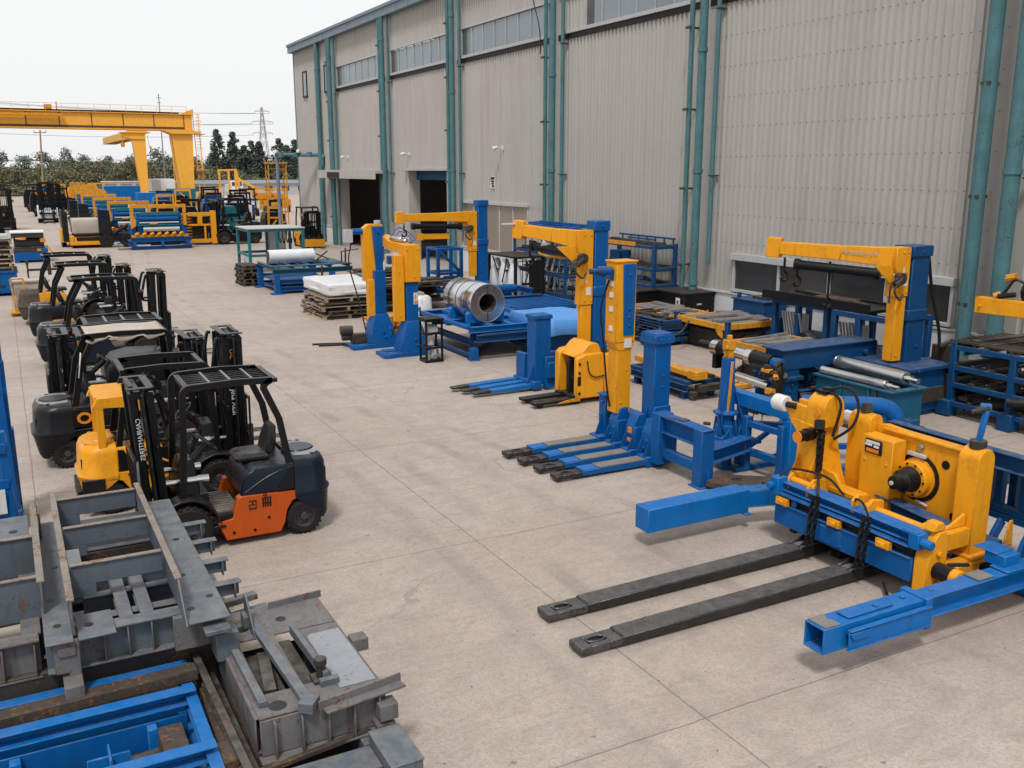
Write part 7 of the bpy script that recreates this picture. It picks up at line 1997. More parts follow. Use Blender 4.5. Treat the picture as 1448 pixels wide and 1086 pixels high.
for z in (.9, 2.1): m.bar((10.45, 46.8, z), (13.1, 46.8, z), .1, .12); m.bar((10.45, 49.3, z), (13.1, 49.3, z), .1, .12); m.bar((10.45, 46.8, z), (10.45, 49.3, z), .1, .12); m.bar((13.1, 46.8, z), (13.1, 49.3, z), .1, .12)
m.box(10.2, 10.6, 46.5, 49.5, 0, .1); m.done('frame', 'teal')
m = WM(rT); m.box(10.35, 13.2, 46.7, 49.4, 2.17, 2.22); m.done('top_sheet', 'alu')
m = WM(rT); m.box(11.95, 12.9, 49.36, 49.42, .2, 2.0); m.box(10.6, 11.0, 48.9, 48.95, .1, .8); m.done('white_panel', 'white')
m = WM(rT)
for k in range(5): m.sweep([(11.9 + .18 * k, 46.75, 2.05), (11.88 + .18 * k, 46.7, 1.7), (11.95 + .18 * k, 46.72, 1.5 - .05 * (k % 2)), (12.0 + .18 * k, 46.76, 1.7)], .03, n=5)
m.done('hooks', 'black_dull', bev=0)

t = thing('hand_trolley', 'tall rusty hand trolley with raised handle behind the last parked forklift', 'trolley', (.5, 37.6, 0))
m = WM(t); m.bar((.1, 37.0, .05), (.0, 37.0, 1.3), .06); m.bar((.5, 37.0, .05), (.4, 37.0, 1.3), .06); m.bar((.0, 37.0, 1.3), (.4, 37.0, 1.3), .05); m.bar((.05, 37.0, .6), (.45, 37.0, .6), .05); m.box(-.1, 1.0, 36.9, 37.9, .1, .16); m.done('frame', 'yellow_old')
m = WM(t); m.box(.1, 1.2, 37.2, 38.4, .17, 1.15); m.box(.05, 1.25, 37.15, 38.45, 1.151, 1.22); m.done('crate', 'cloth', bev=.01)
m = WM(t); m.bar((.6, 38.0, 1.22), (.6, 38.0, 1.7), .06); m.bar((.6, 38.0, 1.5), (1.8, 38.0, 1.5), .08); m.bar((1.3, 38.0, 1.3), (1.3, 38.0, 1.8), .12); m.bar((.6, 38, 1.7), (.6, 38, 1.85), .1); m.done('handle', 'dirty')

# ------------------------------------------------------------------ left foreground: fabricated grey steel on blue frames
t = thing('steel_weldment', 'grey fabricated steel frame with tall web plates, uppermost at lower left', 'steel frame', (.6, 9.8, .62))
m = WM(t)
for y in (11.2, 10.22, 9.16):
    m.box(.2, 1.02, y - .008, y + .008, 1.20, 1.40); m.box(.2, .42, y - .008, y + .008, 1.08, 1.199)
for x, y0, y1 in ((.17, 8.35, 11.5), (1.06, 8.05, 11.4)):
    m.prism([(y0, 1.09), (y0 + .35, 1.40), (y1, 1.40), (y1, 1.09)] if x > .5 else [(y0, 1.09), (y0, 1.40), (y1, 1.40), (y1, 1.09)], 'x', x - .009, x + .009)
m.box(1.069, 1.44, 8.1, 11.6, 1.075, 1.092); m.box(-.06, .16, 8.25, 11.3, 1.075, 1.092); m.box(.2, .5, 8.25, 8.75, 1.075, 1.09)
m.box(.2, .32, 9.18, 9.6, 1.08, 1.4)
m.prism([(11.5, 1.1), (11.5, 1.62), (11.42, 1.66), (11.38, 1.1)], 'x', 1.09, 1.11); m.box(.0, .02, 10.9, 11.5, .9, 1.38)
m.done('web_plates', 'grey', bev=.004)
m = WM(t)
for y in (11.2, 10.22, 9.16): m.box(.215, 1.02, y - .03, y + .03, 1.402, 1.414)
for x, y0, y1 in ((.17, 8.35, 11.5), (1.06, 8.4, 11.4)): m.box(x - .03, x + .03, y0, y1, 1.401, 1.417)
m.done('top_flange', 'rust_edge', bev=.003)
m = WM(t)
for y in (8.5, 9.9, 11.3):
    m.ib((-.06, y, .90), (1.42, y, .90), .18, .33, .02)
m.ib((.07, 8.4, .90), (.07, 11.5, .90), .2, .33, .02); m.ib((1.3, 8.4, .90), (1.3, 11.5, .90), .24, .33, .02)
for y in (8.9, 9.4): m.ib((.3, y, .88), (1.2, y, .88), .12, .2, .015)
m.ch((.62, 8.6, .98), (.62, 9.8, .98), .12, .1, .012); m.ch((.80, 8.6, .98), (.80, 9.8, .98), .12, .1, .012)
for y in (8.45, 8.52): pass
for k in range(6): m.box(.2 + .2 * k, .212 + .2 * k, 8.405, 8.495, .76, 1.04)
for y in (8.9, 9.5, 10.1, 10.7): m.box(1.43, 1.68, y, y + .012, .92, 1.05); m.box(1.43, 1.70, y - .05, y + .06, 1.051, 1.063); m.box(1.63, 1.645, y - .05, y + .06, .9, 1.05)
m.box(1.3, 1.5, 8.1, 8.4, .66, .92); m.box(1.2, 1.42, 8.0, 8.3, .98, 1.02)
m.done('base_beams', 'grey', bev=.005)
m = WM(t); m.box(.98, 1.4, 8.33, 8.39, .74, 1.06); m.box(.0, .2, 8.30, 8.36, .78, 1.06); m.box(.03, .17, 8.28, 8.31, .94, 1.02); m.box(.05, .2, 8.1, 8.45, .62, .74); m.bar((.15, 8.35, .7), (.15, 8.35, .95), .1, .1)
m.done('end_plate', 'grey_rust', bev=.005)
m = WM(t)
for (x, y) in ((1.15, 8.4), (1.35, 8.6), (1.2, 9.2), (1.3, 10.2), (.05, 8.6), (.02, 9.2), (.3, 8.5), (.1, 10)): m.cyl((x, y, 1.088), (x, y, 1.096), .035, 12)
for (y) in (8.6, 9.5, 10.5): m.cyl((1.069, y, 1.2), (1.073, y, 1.2), .03, 10)
m.done('bolt_holes', 'black', bev=0)
t = thing('steel_weldment', 'grey fabricated steel frame cut by the left edge beside the tall one', 'steel frame', (-.7, 9.6, .62))
m = WM(t)
for y in (10.15, 9.05): m.box(-1.6, -.05, y - .008, y + .008, 1.0, 1.40)
for x in (-.04, -.85): m.box(x - .009, x + .009, 8.9, 11.2, 1.0, 1.40)
m.box(-1.6, -.1, 10.3, 11.4, 1.20, 1.22); m.done('web_plates', 'grey', bev=.004)
m = WM(t)
for y in (10.15, 9.05): m.box(-1.6, -.07, y - .03, y + .03, 1.402, 1.414)
for x in (-.04, -.85): m.box(x - .032, x + .032, 8.9, 11.2, 1.401, 1.417)
m.done('top_flange', 'rust_edge', bev=.003)
m = WM(t)
for y in (8.6, 10.9): m.ib((-1.8, y, .86), (-.10, y, .86), .18, .36, .02)
for x in (-1.5, -.7, -.16): m.ib((x, 8.7, .88), (x, 10.8, .88), .16, .28, .02)
for k in range(6): m.box(-1.4 + .25 * k, -1.388 + .25 * k, 8.5, 8.6, .72, 1.0)
m.done('base_beams', 'grey_rust', bev=.005)
m = WM(t); m.cyl((-.5, 10.7, 1.221), (-.5, 10.7, 1.228), .05, 14); m.cyl((-.25, 10.9, 1.221), (-.25, 10.9, 1.228), .04, 14); m.done('bolt_holes', 'black', bev=0)
t = thing('pipe_bundle', 'short pale pipes lying between the grey frames and blue frames', 'pipes', (-.1, 8.9, .62))
m = WM(t); m.cyl((-.6, 9.2, .72), (.6, 9.3, .72), .08, 14); m.cyl((-.5, 9.5, .70), (.5, 9.55, .70), .07, 14); m.done('pipe', 'cloth', bev=0)

t = thing('steel_weldment', 'flat grey machine bed with two long slots at bottom centre', 'machine bed', (1.95, 7.8, .32))
m = WM(t)
zt = .70
m.box(1.40, 1.52, 6.95, 8.72, zt - .016, zt); m.box(2.05, 2.46, 6.9, 8.3, zt - .016, zt); m.box(1.521, 2.049, 6.95, 7.30, zt - .015, zt); m.box(1.521, 2.46, 8.32, 8.95, zt - .0155, zt)
m.box(1.78, 1.86, 7.301, 8.319, zt - .014, zt + .001)
m.done('top_plate', 'grey_rust', bev=.003)
m = WM(t); m.box(2.12, 2.44, 7.1, 8.15, zt + .001, zt + .007); m.done('bright_plate', 'pale_plate', bev=.002)
m = WM(t)
m.bar((1.80, 6.95, zt + .035), (1.72, 8.7, zt + .035), .09, .06); m.bar((2.05, 7.25, zt + .05), (2.02, 8.25, zt + .05), .05, .09); m.bar((1.47, 7.1, zt + .03), (1.45, 8.5, zt + .03), .07, .05); m.box(1.98, 2.14, 7.18, 7.24, zt + .001, zt + .06); m.prism([(8.3, zt), (8.75, zt), (8.7, zt + .3), (8.64, zt + .3)], 'x', 1.68, 1.70); m.box(1.64, 1.70, 8.55, 8.7, zt, zt + .12)
m.bar((1.75, 6.86, zt + .04), (1.85, 6.98, zt + .04), .13, .09)
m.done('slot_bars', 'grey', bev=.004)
m = WM(t); m.bar((1.86, 6.86, zt + .03), (2.62, 6.98, zt + .03), .02, .09); m.bar((1.9, 6.83, zt - .0), (2.62, 6.93, zt - .0), .12, .02); m.bar((1.95, 8.88, zt + .03), (2.5, 8.92, zt + .03), .02, .075); m.bar((1.42, 9.1, zt + .03), (1.9, 9.2, zt + .03), .1, .06); m.done('edge_angles', 'grey_rust', bev=.004)
m = WM(t); m.ring((1.58, 7.08, zt), (1.58, 7.08, zt + .004), .075, .004, 20); m.ring((1.62, 8.55, zt), (1.62, 8.55, zt + .004), .06, .004, 20); m.ring((2.0, 8.6, zt), (2.0, 8.6, zt + .004), .05, .004, 20); m.box(1.53, 1.77, 7.32, 8.30, zt - .2, zt - .19); m.done('bolt_holes', 'black', bev=0)
m = WM(t); m.cyl((2.02, 7.32, zt), (2.02, 7.32, zt + .14), .04, 14); m.cyl((2.02, 7.32, zt + .14), (2.02, 7.32, zt + .20), .055, 16); m.box(1.94, 2.1, 7.24, 7.4, zt + .001, zt + .03); m.done('upright_pin', 'dirty', bev=.004)
m = WM(t); m.box(1.54, 1.77, 7.32, 8.3, zt - .19, zt - .16); m.box(1.88, 2.0, 7.32, 8.3, zt - .1, zt - .08); m.bar((1.6, 7.4, zt - .05), (1.7, 8.1, zt - .06), .1, .04); m.done('slot_trough', 'dirty', bev=0)  # dark colour puts the shade inside the slots into the trough
m = WM(t)
m.ch((1.42, 6.98, .53), (1.42, 8.9, .53), .1, .32, .012, -1); m.ch((2.42, 8.9, .53), (2.42, 6.95, .53), .1, .32, .012, -1); m.box(1.40, 2.46, 6.93, 6.945, .37, .683); m.box(1.38, 2.5, 6.84, 6.96, .345, .362); m.box(1.4, 2.46, 8.93, 8.95, .37, .683)
for k in range(5): m.box(1.5 + .22 * k, 1.512 + .22 * k, 6.85, 6.93, .363, .68)
m.box(2.36, 2.52, 6.78, 6.93, .48, .62); m.box(2.47, 2.62, 7.8, 7.95, .6, .72); m.box(2.34, 2.5, 6.80, 6.95, .40, .44)
m.done('side_rails', 'grey_rust', bev=.004)
t = thing('steel_weldment', 'lower grey frame with heavy end block under the slotted machine bed', 'steel frame', (2.0, 7.0, 0))
m = WM(t)
m.box(1.3, 2.235, 6.42, 6.70, .10, .14); m.box(1.3, 2.235, 6.44, 6.46, .141, .33); m.box(1.3, 2.235, 6.40, 6.72, .331, .345); m.box(1.2, 2.4, 8.6, 8.8, .0, .34); m.box(2.2, 2.4, 6.75, 8.6, .0, .34); m.box(1.05, 1.3, 6.4, 8.8, .0, .33)
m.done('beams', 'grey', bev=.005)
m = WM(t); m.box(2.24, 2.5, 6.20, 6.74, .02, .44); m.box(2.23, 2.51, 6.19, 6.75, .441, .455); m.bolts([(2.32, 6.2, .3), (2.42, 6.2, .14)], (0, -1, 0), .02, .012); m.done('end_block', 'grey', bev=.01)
m = WM(t); m.box(1.25, 2.2, 6.8, 8.6, .05, .1); m.bar((1.15, 6.5, .4), (1.2, 8.6, .4), .12, .06); m.bar((1.3, 6.75, .36), (2.3, 6.9, .36), .05, .05); m.box(1.0, 1.2, 6.8, 7.1, .34, .5); m.done('scrap', 'rust')
m = WM(t); m.ch((1.24, 6.3, .44), (1.16, 8.6, .54), .07, .12, .012); m.ch((1.33, 6.3, .3), (1.30, 8.6, .3), .06, .1, .012); m.box(1.18, 1.34, 7.0, 8.0, .2, .26); m.done('loose_channel', 'dirty', bev=.004)

t = thing('channel_stack', 'bright blue channel frames stacked at the lower left corner', 'steel frame', (.2, 7.5, 0))
m = WM(t)
for y, z, x1 in ((7.88, .54, 1.06), (6.95, .54, 1.06), (8.42, .50, 1.08)): m.ch((-1.8, y, z), (x1, y, z), .13, .13, .014, -1)
m.ch((1.02, 6.3, .48), (1.02, 8.4, .48), .1, .12, .012); m.ch((.98, 6.2, .18), (.98, 8.4, .18), .1, .12, .012)
for x in (-.4, .62): m.box(x, x + .08, 7.6, 7.699, .0, .46)
m.box(.30, .32, 7.3, 7.55, .2, .47); m.box(.14, .46, 7.38, 7.40, .2, .46)
m.done('channels', 'blue_bright', bev=.006)
m = WM(t)
for y in (6.4, 7.2, 7.75, 8.3): m.ch((-1.8, y, .07), (1.0, y, .07), .14, .14, .015)
m.box(-1.8, 1.0, 8.15, 8.18, .1, .44); m.box(-1.8, .95, 7.70, 7.715, .22, .47); m.done('lower_channels', 'blue', bev=.006)
m = WM(t); r_ = random.Random(44)
for k in range(22):
    p = Vector((r_.uniform(-.7, .7), r_.uniform(6.4, 7.6), r_.uniform(.04, .26))); m.bar(p, p + Vector((r_.uniform(.15, .6), r_.uniform(-.2, .2), r_.uniform(-.03, .08))), r_.uniform(.03, .1), r_.uniform(.02, .06))
m.done('oily_parts', 'dirty', bev=0)
m = WM(t); m.box(-1.8, 1.05, 6.1, 8.5, .001, .02); m.box(.6, .95, 6.5, 7.6, .021, .12); m.done('shade_sheet', 'dirty', bev=0)  # dark sheet added to paint shade into the stack's interior
m = WM(t); m.bar((-1.8, 8.12, .56), (1.12, 8.16, .60), .16, .10); m.bar((-1.8, 8.26, .54), (.5, 8.24, .56), .08, .05); m.box(.70, .9, 7.1, 7.65, .0, .44); m.bar((.2, 7.2, .12), (.9, 7.5, .3), .08, .06); m.done('rusty_beam', 'rust', bev=.008)
m = WM(t)
rr = random.Random(3)
for k in range(14):
    p = Vector((rr.uniform(-.5, .9), rr.uniform(6.9, 7.6), rr.uniform(.08, .28))); m.cyl(p, p + Vector((rr.uniform(.1, .4), rr.uniform(-.1, .1), 0)), rr.uniform(.03, .07), 8)
m.done('scrap', 'dirty', bev=0)
t = thing('wooden_trestle', 'dark trestle under the grey frames at lower left', 'trestle', (.2, 10, 0))
m = WM(t)
for y in (8.62, 10.1, 11.3):
    m.box(-1.5, 1.45, y - .1, y + .1, .50, .72)
    for x in (-1.0, .1, 1.2): m.box(x, x + .16, y - .09, y + .09, 0, .499)
m.done('beams', 'dirty', bev=.01)  # dark brown colour stands in for the shadow under the frames
m = WM(t); m.bar((-1.2, 9.2, .62), (1.4, 9.3, .62), .2, .08); m.bar((-.2, 8.8, .62), (.9, 8.9, .62), .1, .14); m.done('blue_bar', 'blue')
t = thing('loose_channel', 'grey steel channel sticking out on the right of the tall frame', 'channel', (1.7, 9.4, 0))
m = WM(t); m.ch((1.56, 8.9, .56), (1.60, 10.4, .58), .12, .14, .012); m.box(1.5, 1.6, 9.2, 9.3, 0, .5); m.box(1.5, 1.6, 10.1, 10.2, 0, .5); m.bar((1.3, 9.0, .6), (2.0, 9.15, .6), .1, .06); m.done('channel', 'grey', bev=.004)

# blue folding stands at the left edge
t = thing('blue_stand', 'tall bright blue plate stand cut by the left edge', 'stand', (-.7, 14.7, 0))
m = WM(t)
m.prism([(-.20, .30), (-.26, 2.22), (-1.3, 2.25), (-1.3, .30)], 'y', 14.5, 14.56); m.box(-.26, -.18, 14.4, 14.66, .20, .30); m.box(-1.3, -.2, 14.561, 15.4, .3, .38)
for x in (-1.0, -.45): m.box(x, x + .1, 14.4, 15.5, .04, .2); 
m.box(-.34, -.2, 14.7, 14.82, .38, 2.4); m.bar((-.26, 15.3, .3), (-.26, 14.9, 2.7), .09, .12); m.box(-.3, -.18, 15.2, 15.4, .0, 1.3)
m.bolts([(-.3, 14.5, .8), (-.3, 14.5, 1.4), (-.3, 14.5, 2.0)], (0, -1, 0), .03, .02)
m.done('plate', 'blue', bev=.01)
m = WM(t); m.cyl((-.3, 14.76, 2.4), (-.3, 14.76, 2.5), .07, 10); m.bar((-.28, 14.6, 2.25), (-.28, 14.6, 2.6), .05, .05); m.done('pin', 'dirty')
t = thing('blue_stand', 'blue ladder shaped frame in front of the tall blue plate stand', 'stand', (-.6, 12.9, 0))
m = WM(t)
m.bar((-.26, 12.6, .0), (-.30, 12.7, 1.9), .1, .14); m.bar((-.22, 13.4, 0), (-.34, 13.1, 1.6), .1, .14); m.bar((-1.2, 12.6, 0), (-1.2, 12.7, 1.9), .1, .14)
for z in (.3, .8, 1.25, 1.7): m.bar((-1.2, 12.62, z), (-.26, 12.62, z), .08, .12); m.bar((-.26, 12.64, z), (-.28, 13.3, z), .06, .08)
m.box(-1.2, -.2, 12.5, 13.5, 0, .06); m.done('frame', 'blue', bev=.008)
m = WM(t); m.box(-.9, -.32, 12.54, 12.56, .9, 1.2); m.box(-.8, -.34, 12.54, 12.56, .45, .62); m.done('notice', 'label_white', bev=0)

# ------------------------------------------------------------------ left middle distance
t = thing('blue_crate', 'blue steel crate at the left edge below piled timber', 'crate', (-.5, 44.2, 0))
m = WM(t); m.box(-1.6, .28, 43.3, 45.2, .12, .92); m.box(-1.6, -1.5, 43.28, 45.2, .0, .12); m.box(.1, .28, 43.28, 45.2, .0, .12); m.box(-1.64, .32, 43.26, 45.24, .921, 1.0)
for x in (-1.0, -.4, .2): m.box(x, x + .05, 43.27, 43.3, .12, .9)
m.done('body', 'blue', bev=.01)
m = WM(t); m.box(-.6, -.2, 43.26, 43.29, .4, .46); m.box(.18, .3, 43.25, 43.3, 1.0, 1.2); m.done('fittings', 'dirty')
for i in range(7):
    pallet(-1.5 + .05 * (i % 3), .22 - .08 * (i % 2), 43.4 + .04 * (i % 2), 45.1, 1.0 + .18 * i, ('wood', 'wood_new', 'wood_dark')[i % 3], 'wooden_pallet', ORD[i] + ' weathered pallet in the tall pile on the blue crate at left', 'pallets piled on the blue crate', 40 + i)
t = thing('sheet_pile', 'grey sheets on the pallet pile at the left edge', 'sheets', (-.6, 44.2, 2.3))
m = WM(t); m.box(-1.5, .15, 43.4, 45.1, 2.27, 2.34); m.box(-1.4, .1, 43.5, 45.0, 2.34, 2.42); m.cyl((-.6, 43.9, 2.42), (-.6, 43.9, 2.52), .3, 14); m.done('sheets', 'alu')
t = thing('machine_stack', 'grey and blue machine on a blue skid left of the driving lane', 'machine', (1.1, 59.6, 0))
m = WM(t); m.box(.35, 2.0, 58.7, 60.6, .12, .55); m.box(.35, .6, 58.68, 60.6, 0, .12); m.box(1.75, 2.0, 58.68, 60.6, 0, .12); m.prism([(58.6, .55), (58.6, .75), (60.6, .75), (60.6, .55)], 'x', 1.7, 2.05); m.done('skid', 'blue', bev=.01)
m = WM(t); m.cyl((.4, 59.3, 1.02), (1.9, 59.3, 1.02), .3, 16); m.box(.4, 1.9, 58.9, 60.5, .75, .85); m.done('drum', 'rim', bev=.01)
m = WM(t); m.box(.3, 1.9, 58.75, 60.5, 1.34, 1.6); m.box(.35, 1.85, 58.7, 60.4, .56, .74); m.done('casing', 'dirty', bev=.015)
m = WM(t); m.box(.25, 1.95, 58.7, 60.5, 1.61, 1.68); m.box(.5, .62, 58.72, 58.9, 1.3, 1.35); m.done('top_sheet', 'sheet')
m = WM(t); m.box(.6, 1.0, 58.65, 58.74, 1.25, 1.38); m.box(1.5, 1.8, 58.65, 58.9, .6, .74); m.box(1.7, 1.98, 58.66, 58.9, 1.1, 1.3); m.bar((2.0, 58.9, .9), (2.3, 58.6, .5), .08, .06); m.done('brackets', 'yellow_old')
fL = forklift('forklift', 'black and orange forklift cut by the left edge beyond the timber pile', (-.6, 66, 0), -math.pi / 2, sc=1.25, side='yellow_old', hood='yellow_old', cw='black', mast_h=2.3, tilt=0, detail=1, group='far forklifts')
fL2 = forklift('forklift', 'dark forklift with tall mast farthest along the left edge', (.2, 92, 0), -math.pi / 2, sc=1.3, side='orange', hood='black', cw='black', mast_h=2.6, tilt=0, detail=1, group='far forklifts')

# ------------------------------------------------------------------ far yard
fW = forklift('forklift', 'white forklift facing the camera far up the driving lane', (3.9, 103, 0), -math.pi / 2, sc=1.5, side='white', hood='white', cw='white', mast_h=2.5, tilt=0, detail=1, group='far forklifts')
m = MB(); m.prism([(.1, .3), (.1, .95), (.3, .95), (.44, .6), (.44, .3)], 'y', -.6, .6); m.build('front_cover', 'white', fW)
m = MB()
for s in (-1, 1): m.cyl((.38, s * .35, .62), (.46, s * .35, .6), .12, 12)
m.build('front_lamp', 'black', fW, bev=0)
fY = forklift('forklift', 'yellow and black forklift just behind the white one', (5.0, 112, 0), -math.pi / 2, sc=1.4, side='yellow', hood='black', cw='black', mast_h=2.5, tilt=0, detail=1, group='far forklifts')
fS = forklift('forklift', 'small rusty orange forklift standing by the warehouse corner', (17.8, 61.6, 0), -math.pi / 2, sc=1.15, side='yellow_old', hood='yellow_old', cw='yellow_old', mast_h=2.0, tilt=0, detail=1, group='far forklifts')
m = MB(); m.box(.2, .62, -.6, .6, .08, .5); m.build('front_plate', 'yellow_old', fS, bev=.01)
# flat yellow carrier with a wrapped load, driver cab and white car behind
t = thing('flat_carrier', 'low yellow carrier truck bearing a grey wrapped bale', 'truck', (4.8, 69.5, 0))
m = WM(t); m.prism([(68.0, .25), (68.0, .42), (68.3, .75), (72.5, .75), (72.5, .25)], 'x', 3.75, 6.1); m.box(3.7, 6.15, 67.9, 68.2, .2, .42)
m.box(3.72, 3.95, 67.92, 68.4, .42, .8); m.box(5.9, 6.12, 67.92, 68.4, .42, .8); m.box(3.3, 3.74, 69.5, 71.6, .3, 1.15); m.done('body', 'yellow', bev=.02)
m = WM(t); m.box(4.1, 5.8, 67.97, 68.0, .48, .70); m.box(4.0, 5.9, 68.2, 70.6, .76, .9); m.box(3.4, 3.75, 69.2, 69.5, .4, 2.3); m.box(3.42, 3.5, 69.3, 71.8, 1.2, 2.4); m.box(3.3, 3.36, 69.3, 69.8, .0, .3); m.done('grille', 'black_dull')
for x in (3.85, 5.75):
    for y in (68.5, 71.6):
        m = WM(t); m.lathe((x, y, .24), (x + .3, y, .24), [(0, .06), (0, .24), (.3, .24), (.3, .06)], 16); m.done('wheel', 'rubber', bev=0)
for x in (3.3,):
    m = WM(t); m.lathe((x, 70.2, .45), (x + .3, 70.2, .45), [(0, .06), (0, .45), (.3, .45), (.3, .06)], 18); m.done('wheel', 'rubber', bev=0)
t = thing('wrapped_bale', 'grey wrapped bale riding on the yellow carrier', 'bale', (4.95, 69.4, .9))
m = WM(t); m.loft([[(4.95 + sx * s, 69.4 + sy * s * 1.0, z) for sx, sy in ((-1.02, -1.1), (1.02, -1.1), (1.02, 1.1), (-1.02, 1.1))] for z, s in ((.9, .96), (1.0, 1.0), (1.3, .98), (1.42, 1.01), (1.75, 1.0), (1.86, .95))]); m.done('wrapping', 'cloth', bev=.04)
t = thing('parked_car', 'white car parked behind the yellow carrier', 'car', (6.6, 76, 0))
m = WM(t)
prof = [(74.0, .35), (74.0, .75), (74.15, .95), (75.0, 1.05), (75.8, 1.50), (77.4, 1.52), (78.2, 1.1), (78.5, 1.0), (78.55, .35)]
rings = []
for x, k in ((5.7, .94), (5.74, 1.0), (7.46, 1.0), (7.5, .94)): rings.append([(x if z < 1.1 else x + (.14 if x < 6.6 else -.14), 76.2 + (y - 76.2) * k, .35 + (z - .35) * k) for y, z in prof])
m.loft(rings); m.done('body', 'white', bev=.03)
m = WM(t); m.prism([(75.12, 1.08), (75.82, 1.48), (77.35, 1.50), (78.1, 1.1)], 'x', 5.82, 5.86); m.prism([(75.12, 1.08), (75.82, 1.48), (77.35, 1.50), (78.1, 1.1)], 'x', 7.34, 7.38); m.bar((6.6, 75.06, 1.1), (6.6, 75.78, 1.5), 1.3, .03); m.done('window', 'glass_car', bev=0)
for x in (5.68, 7.3):
    for y in (74.9, 77.7):
        m = WM(t); m.lathe((x, y, .33), (x + .22, y, .33), [(0, .05), (0, .33), (.22, .33), (.22, .05)], 18); m.done('wheel', 'rubber', bev=0)

# press machine in front, then a row of yellow topped ones running away
def press(loc, lab, grp=None, big=True):
    t = thing('press_machine', lab, 'machine', loc, 0, grp)
    m = MB()
    m.box(-1.7, 1.7, -.9, -.72, 2.62, 2.84); m.box(-1.7, -1.5, -.9, -.7, 1.5, 2.619); m.box(1.5, 1.7, -.9, -.7, 1.5, 2.619); m.prism([(-1.7, 1.3), (-1.4, 1.5), (-1.4, 1.9), (-1.7, 2.2)], 'y', -.92, -.7)
    m.box(-1.75, 1.75, -1.0, -.86, .78, .92)
    m.build('yellow_portal', 'yellow_old', t, bev=.012)
    m = MB()
    m.box(-1.3, 1.4, -.68, .6, 1.0, 2.3); m.box(-1.2, 1.3, -.9, -.69, 2.05, 2.32); m.cyl((-1.2, -.84, 1.95), (1.2, -.84, 1.95), .14, 12); m.box(-1.5, 1.5, -.7, .7, .62, .99); m.box(-1.7, -1.4, -.69, .7, .9, 1.6); m.box(1.4, 1.7, -.69, .7, .9, 1.6)
    m.build('body', 'blue', t, bev=.015)
    m = MB(); m.cyl((-1.0, -.95, 1.28), (1.2, -.95, 1.28), .16, 14); m.cyl((-1.2, -.9, 1.7), (1.2, -.9, 1.7), .06, 8); m.build('rollers', 'steel', t, bev=0)
    m = MB(); m.box(-1.1, 1.2, -.96, -.68, 2.15, 2.36); m.box(-1.3, 1.3, -.92, -.7, 1.5, 1.58); m.build('teal_panel', 'teal', t)
    m = MB(); m.ib((-1.8, -1.0, .62), (1.9, -1.0, .62), .2, .25, .02); m.ib((-1.8, -1.0, .12), (1.9, -1.0, .12), .2, .2, .02)
    for x in (-1.6, 0.1, 1.7): m.box(x - .1, x + .1, -1.1, -.9, .2, .5)
    m.ib((-1.75, -.8, .4), (-1.75, .9, .4), .2, .3, .02); m.ib((1.8, -.8, .4), (1.8, .9, .4), .2, .3, .02); m.box(-1.6, 1.6, -.6, .7, .3, .5); m.build('base', 'blue', t, bev=.01)
    m = MB()
    for k in range(7): m.cyl((-1.5 + .45 * k, -1.0, .95), (-1.3 + .45 * k, -1.08, 1.06), .09, 8)
    m.box(-.6, -.1, -1.0, -.7, 1.6, 1.66); m.build('handles', 'yellow', t, bev=0)
    m = MB(); m.sweep([(-1.8, -1.1, .1), (-2.6, -1.1, .1), (-2.6, -1.1, .45), (-1.8, -1.0, .45)], .06, .06); m.box(-.6, 1.2, -.95, -.7, .25, .48); m.build('dark_tray', 'black_dull', t)
    return t
p0 = press((8.85, 65.8, 0), 'nearest blue and yellow press machine with rollers beside the lane')
labs = ['second', 'third', 'fourth', 'fifth', 'sixth', 'seventh', 'eighth']
rowp = [(8.0, 74), (7.7, 82), (7.5, 91), (7.6, 100), (8.0, 110), (8.6, 121), (9.6, 134)]
for i, (x, y) in enumerate(rowp):
    o = dup(p0); o.location = (x, y, 0); o.scale = (.82, 1.0, 1.0 + .02 * i)
    tag(o, labs[i] + ' blue machine with yellow top beam in the row behind the nearest press', 'machine', 'row of blue and yellow machines')
p0['group'] = 'row of blue and yellow machines'
def truck_chassis(loc, lab):
    t = thing('machine_chassis', lab, 'chassis', loc)
    m = MB(); m.box(-.9, .9, -.3, .3, .45, .9); m.box(-1.0, -.4, -.5, .5, .9, 1.7); m.cyl((-.2, -.3, .9), (.8, -.3, 1.5), .12, 10); m.bar((-.8, -.4, 1.6), (.9, .2, 1.0), .12, .12); m.build('frame', 'black_dull', t)
    for x in (-.7, .6):
        for y in (-.5, .3):
            m = MB(); m.lathe((x, y, .45), (x, y + .28, .45), [(0, .1), (0, .45), (.28, .45), (.28, .1)], 18); m.build('wheel', 'rubber', t, bev=0)
    m = MB(); m.prism([(-1.1, .9), (-.3, .9), (-.4, 2.4), (-1.1, 2.5)], 'y', -.3, .3); m.build('mast', 'navy', t)
    return t
c0 = truck_chassis((6.6, 68.2, 0), 'black wheeled chassis left of the nearest press machine')
for i, (x, y) in enumerate(((6.3, 81), (6.2, 90), (6.6, 99))):
    o = dup(c0); o.location = (x, y, 0); tag(o, ['first', 'second', 'third'][i] + ' black wheeled chassis behind the white car along the machine row', 'chassis', 'black chassis along the machine row')
c0['group'] = 'black chassis along the machine row'
fK = forklift('forklift', 'black forklift with big yellow clamp right of the nearest press', (13.3, 67.6, 0), math.pi * 1.0, sc=1.35, side='black', hood='black', cw='navy', mast_h=2.1, tilt=0, detail=1, group='far forklifts')
t = thing('roll_clamp', 'big yellow clamp frame in front of the black far forklift', 'clamp', (11.9, 67.4, 0))
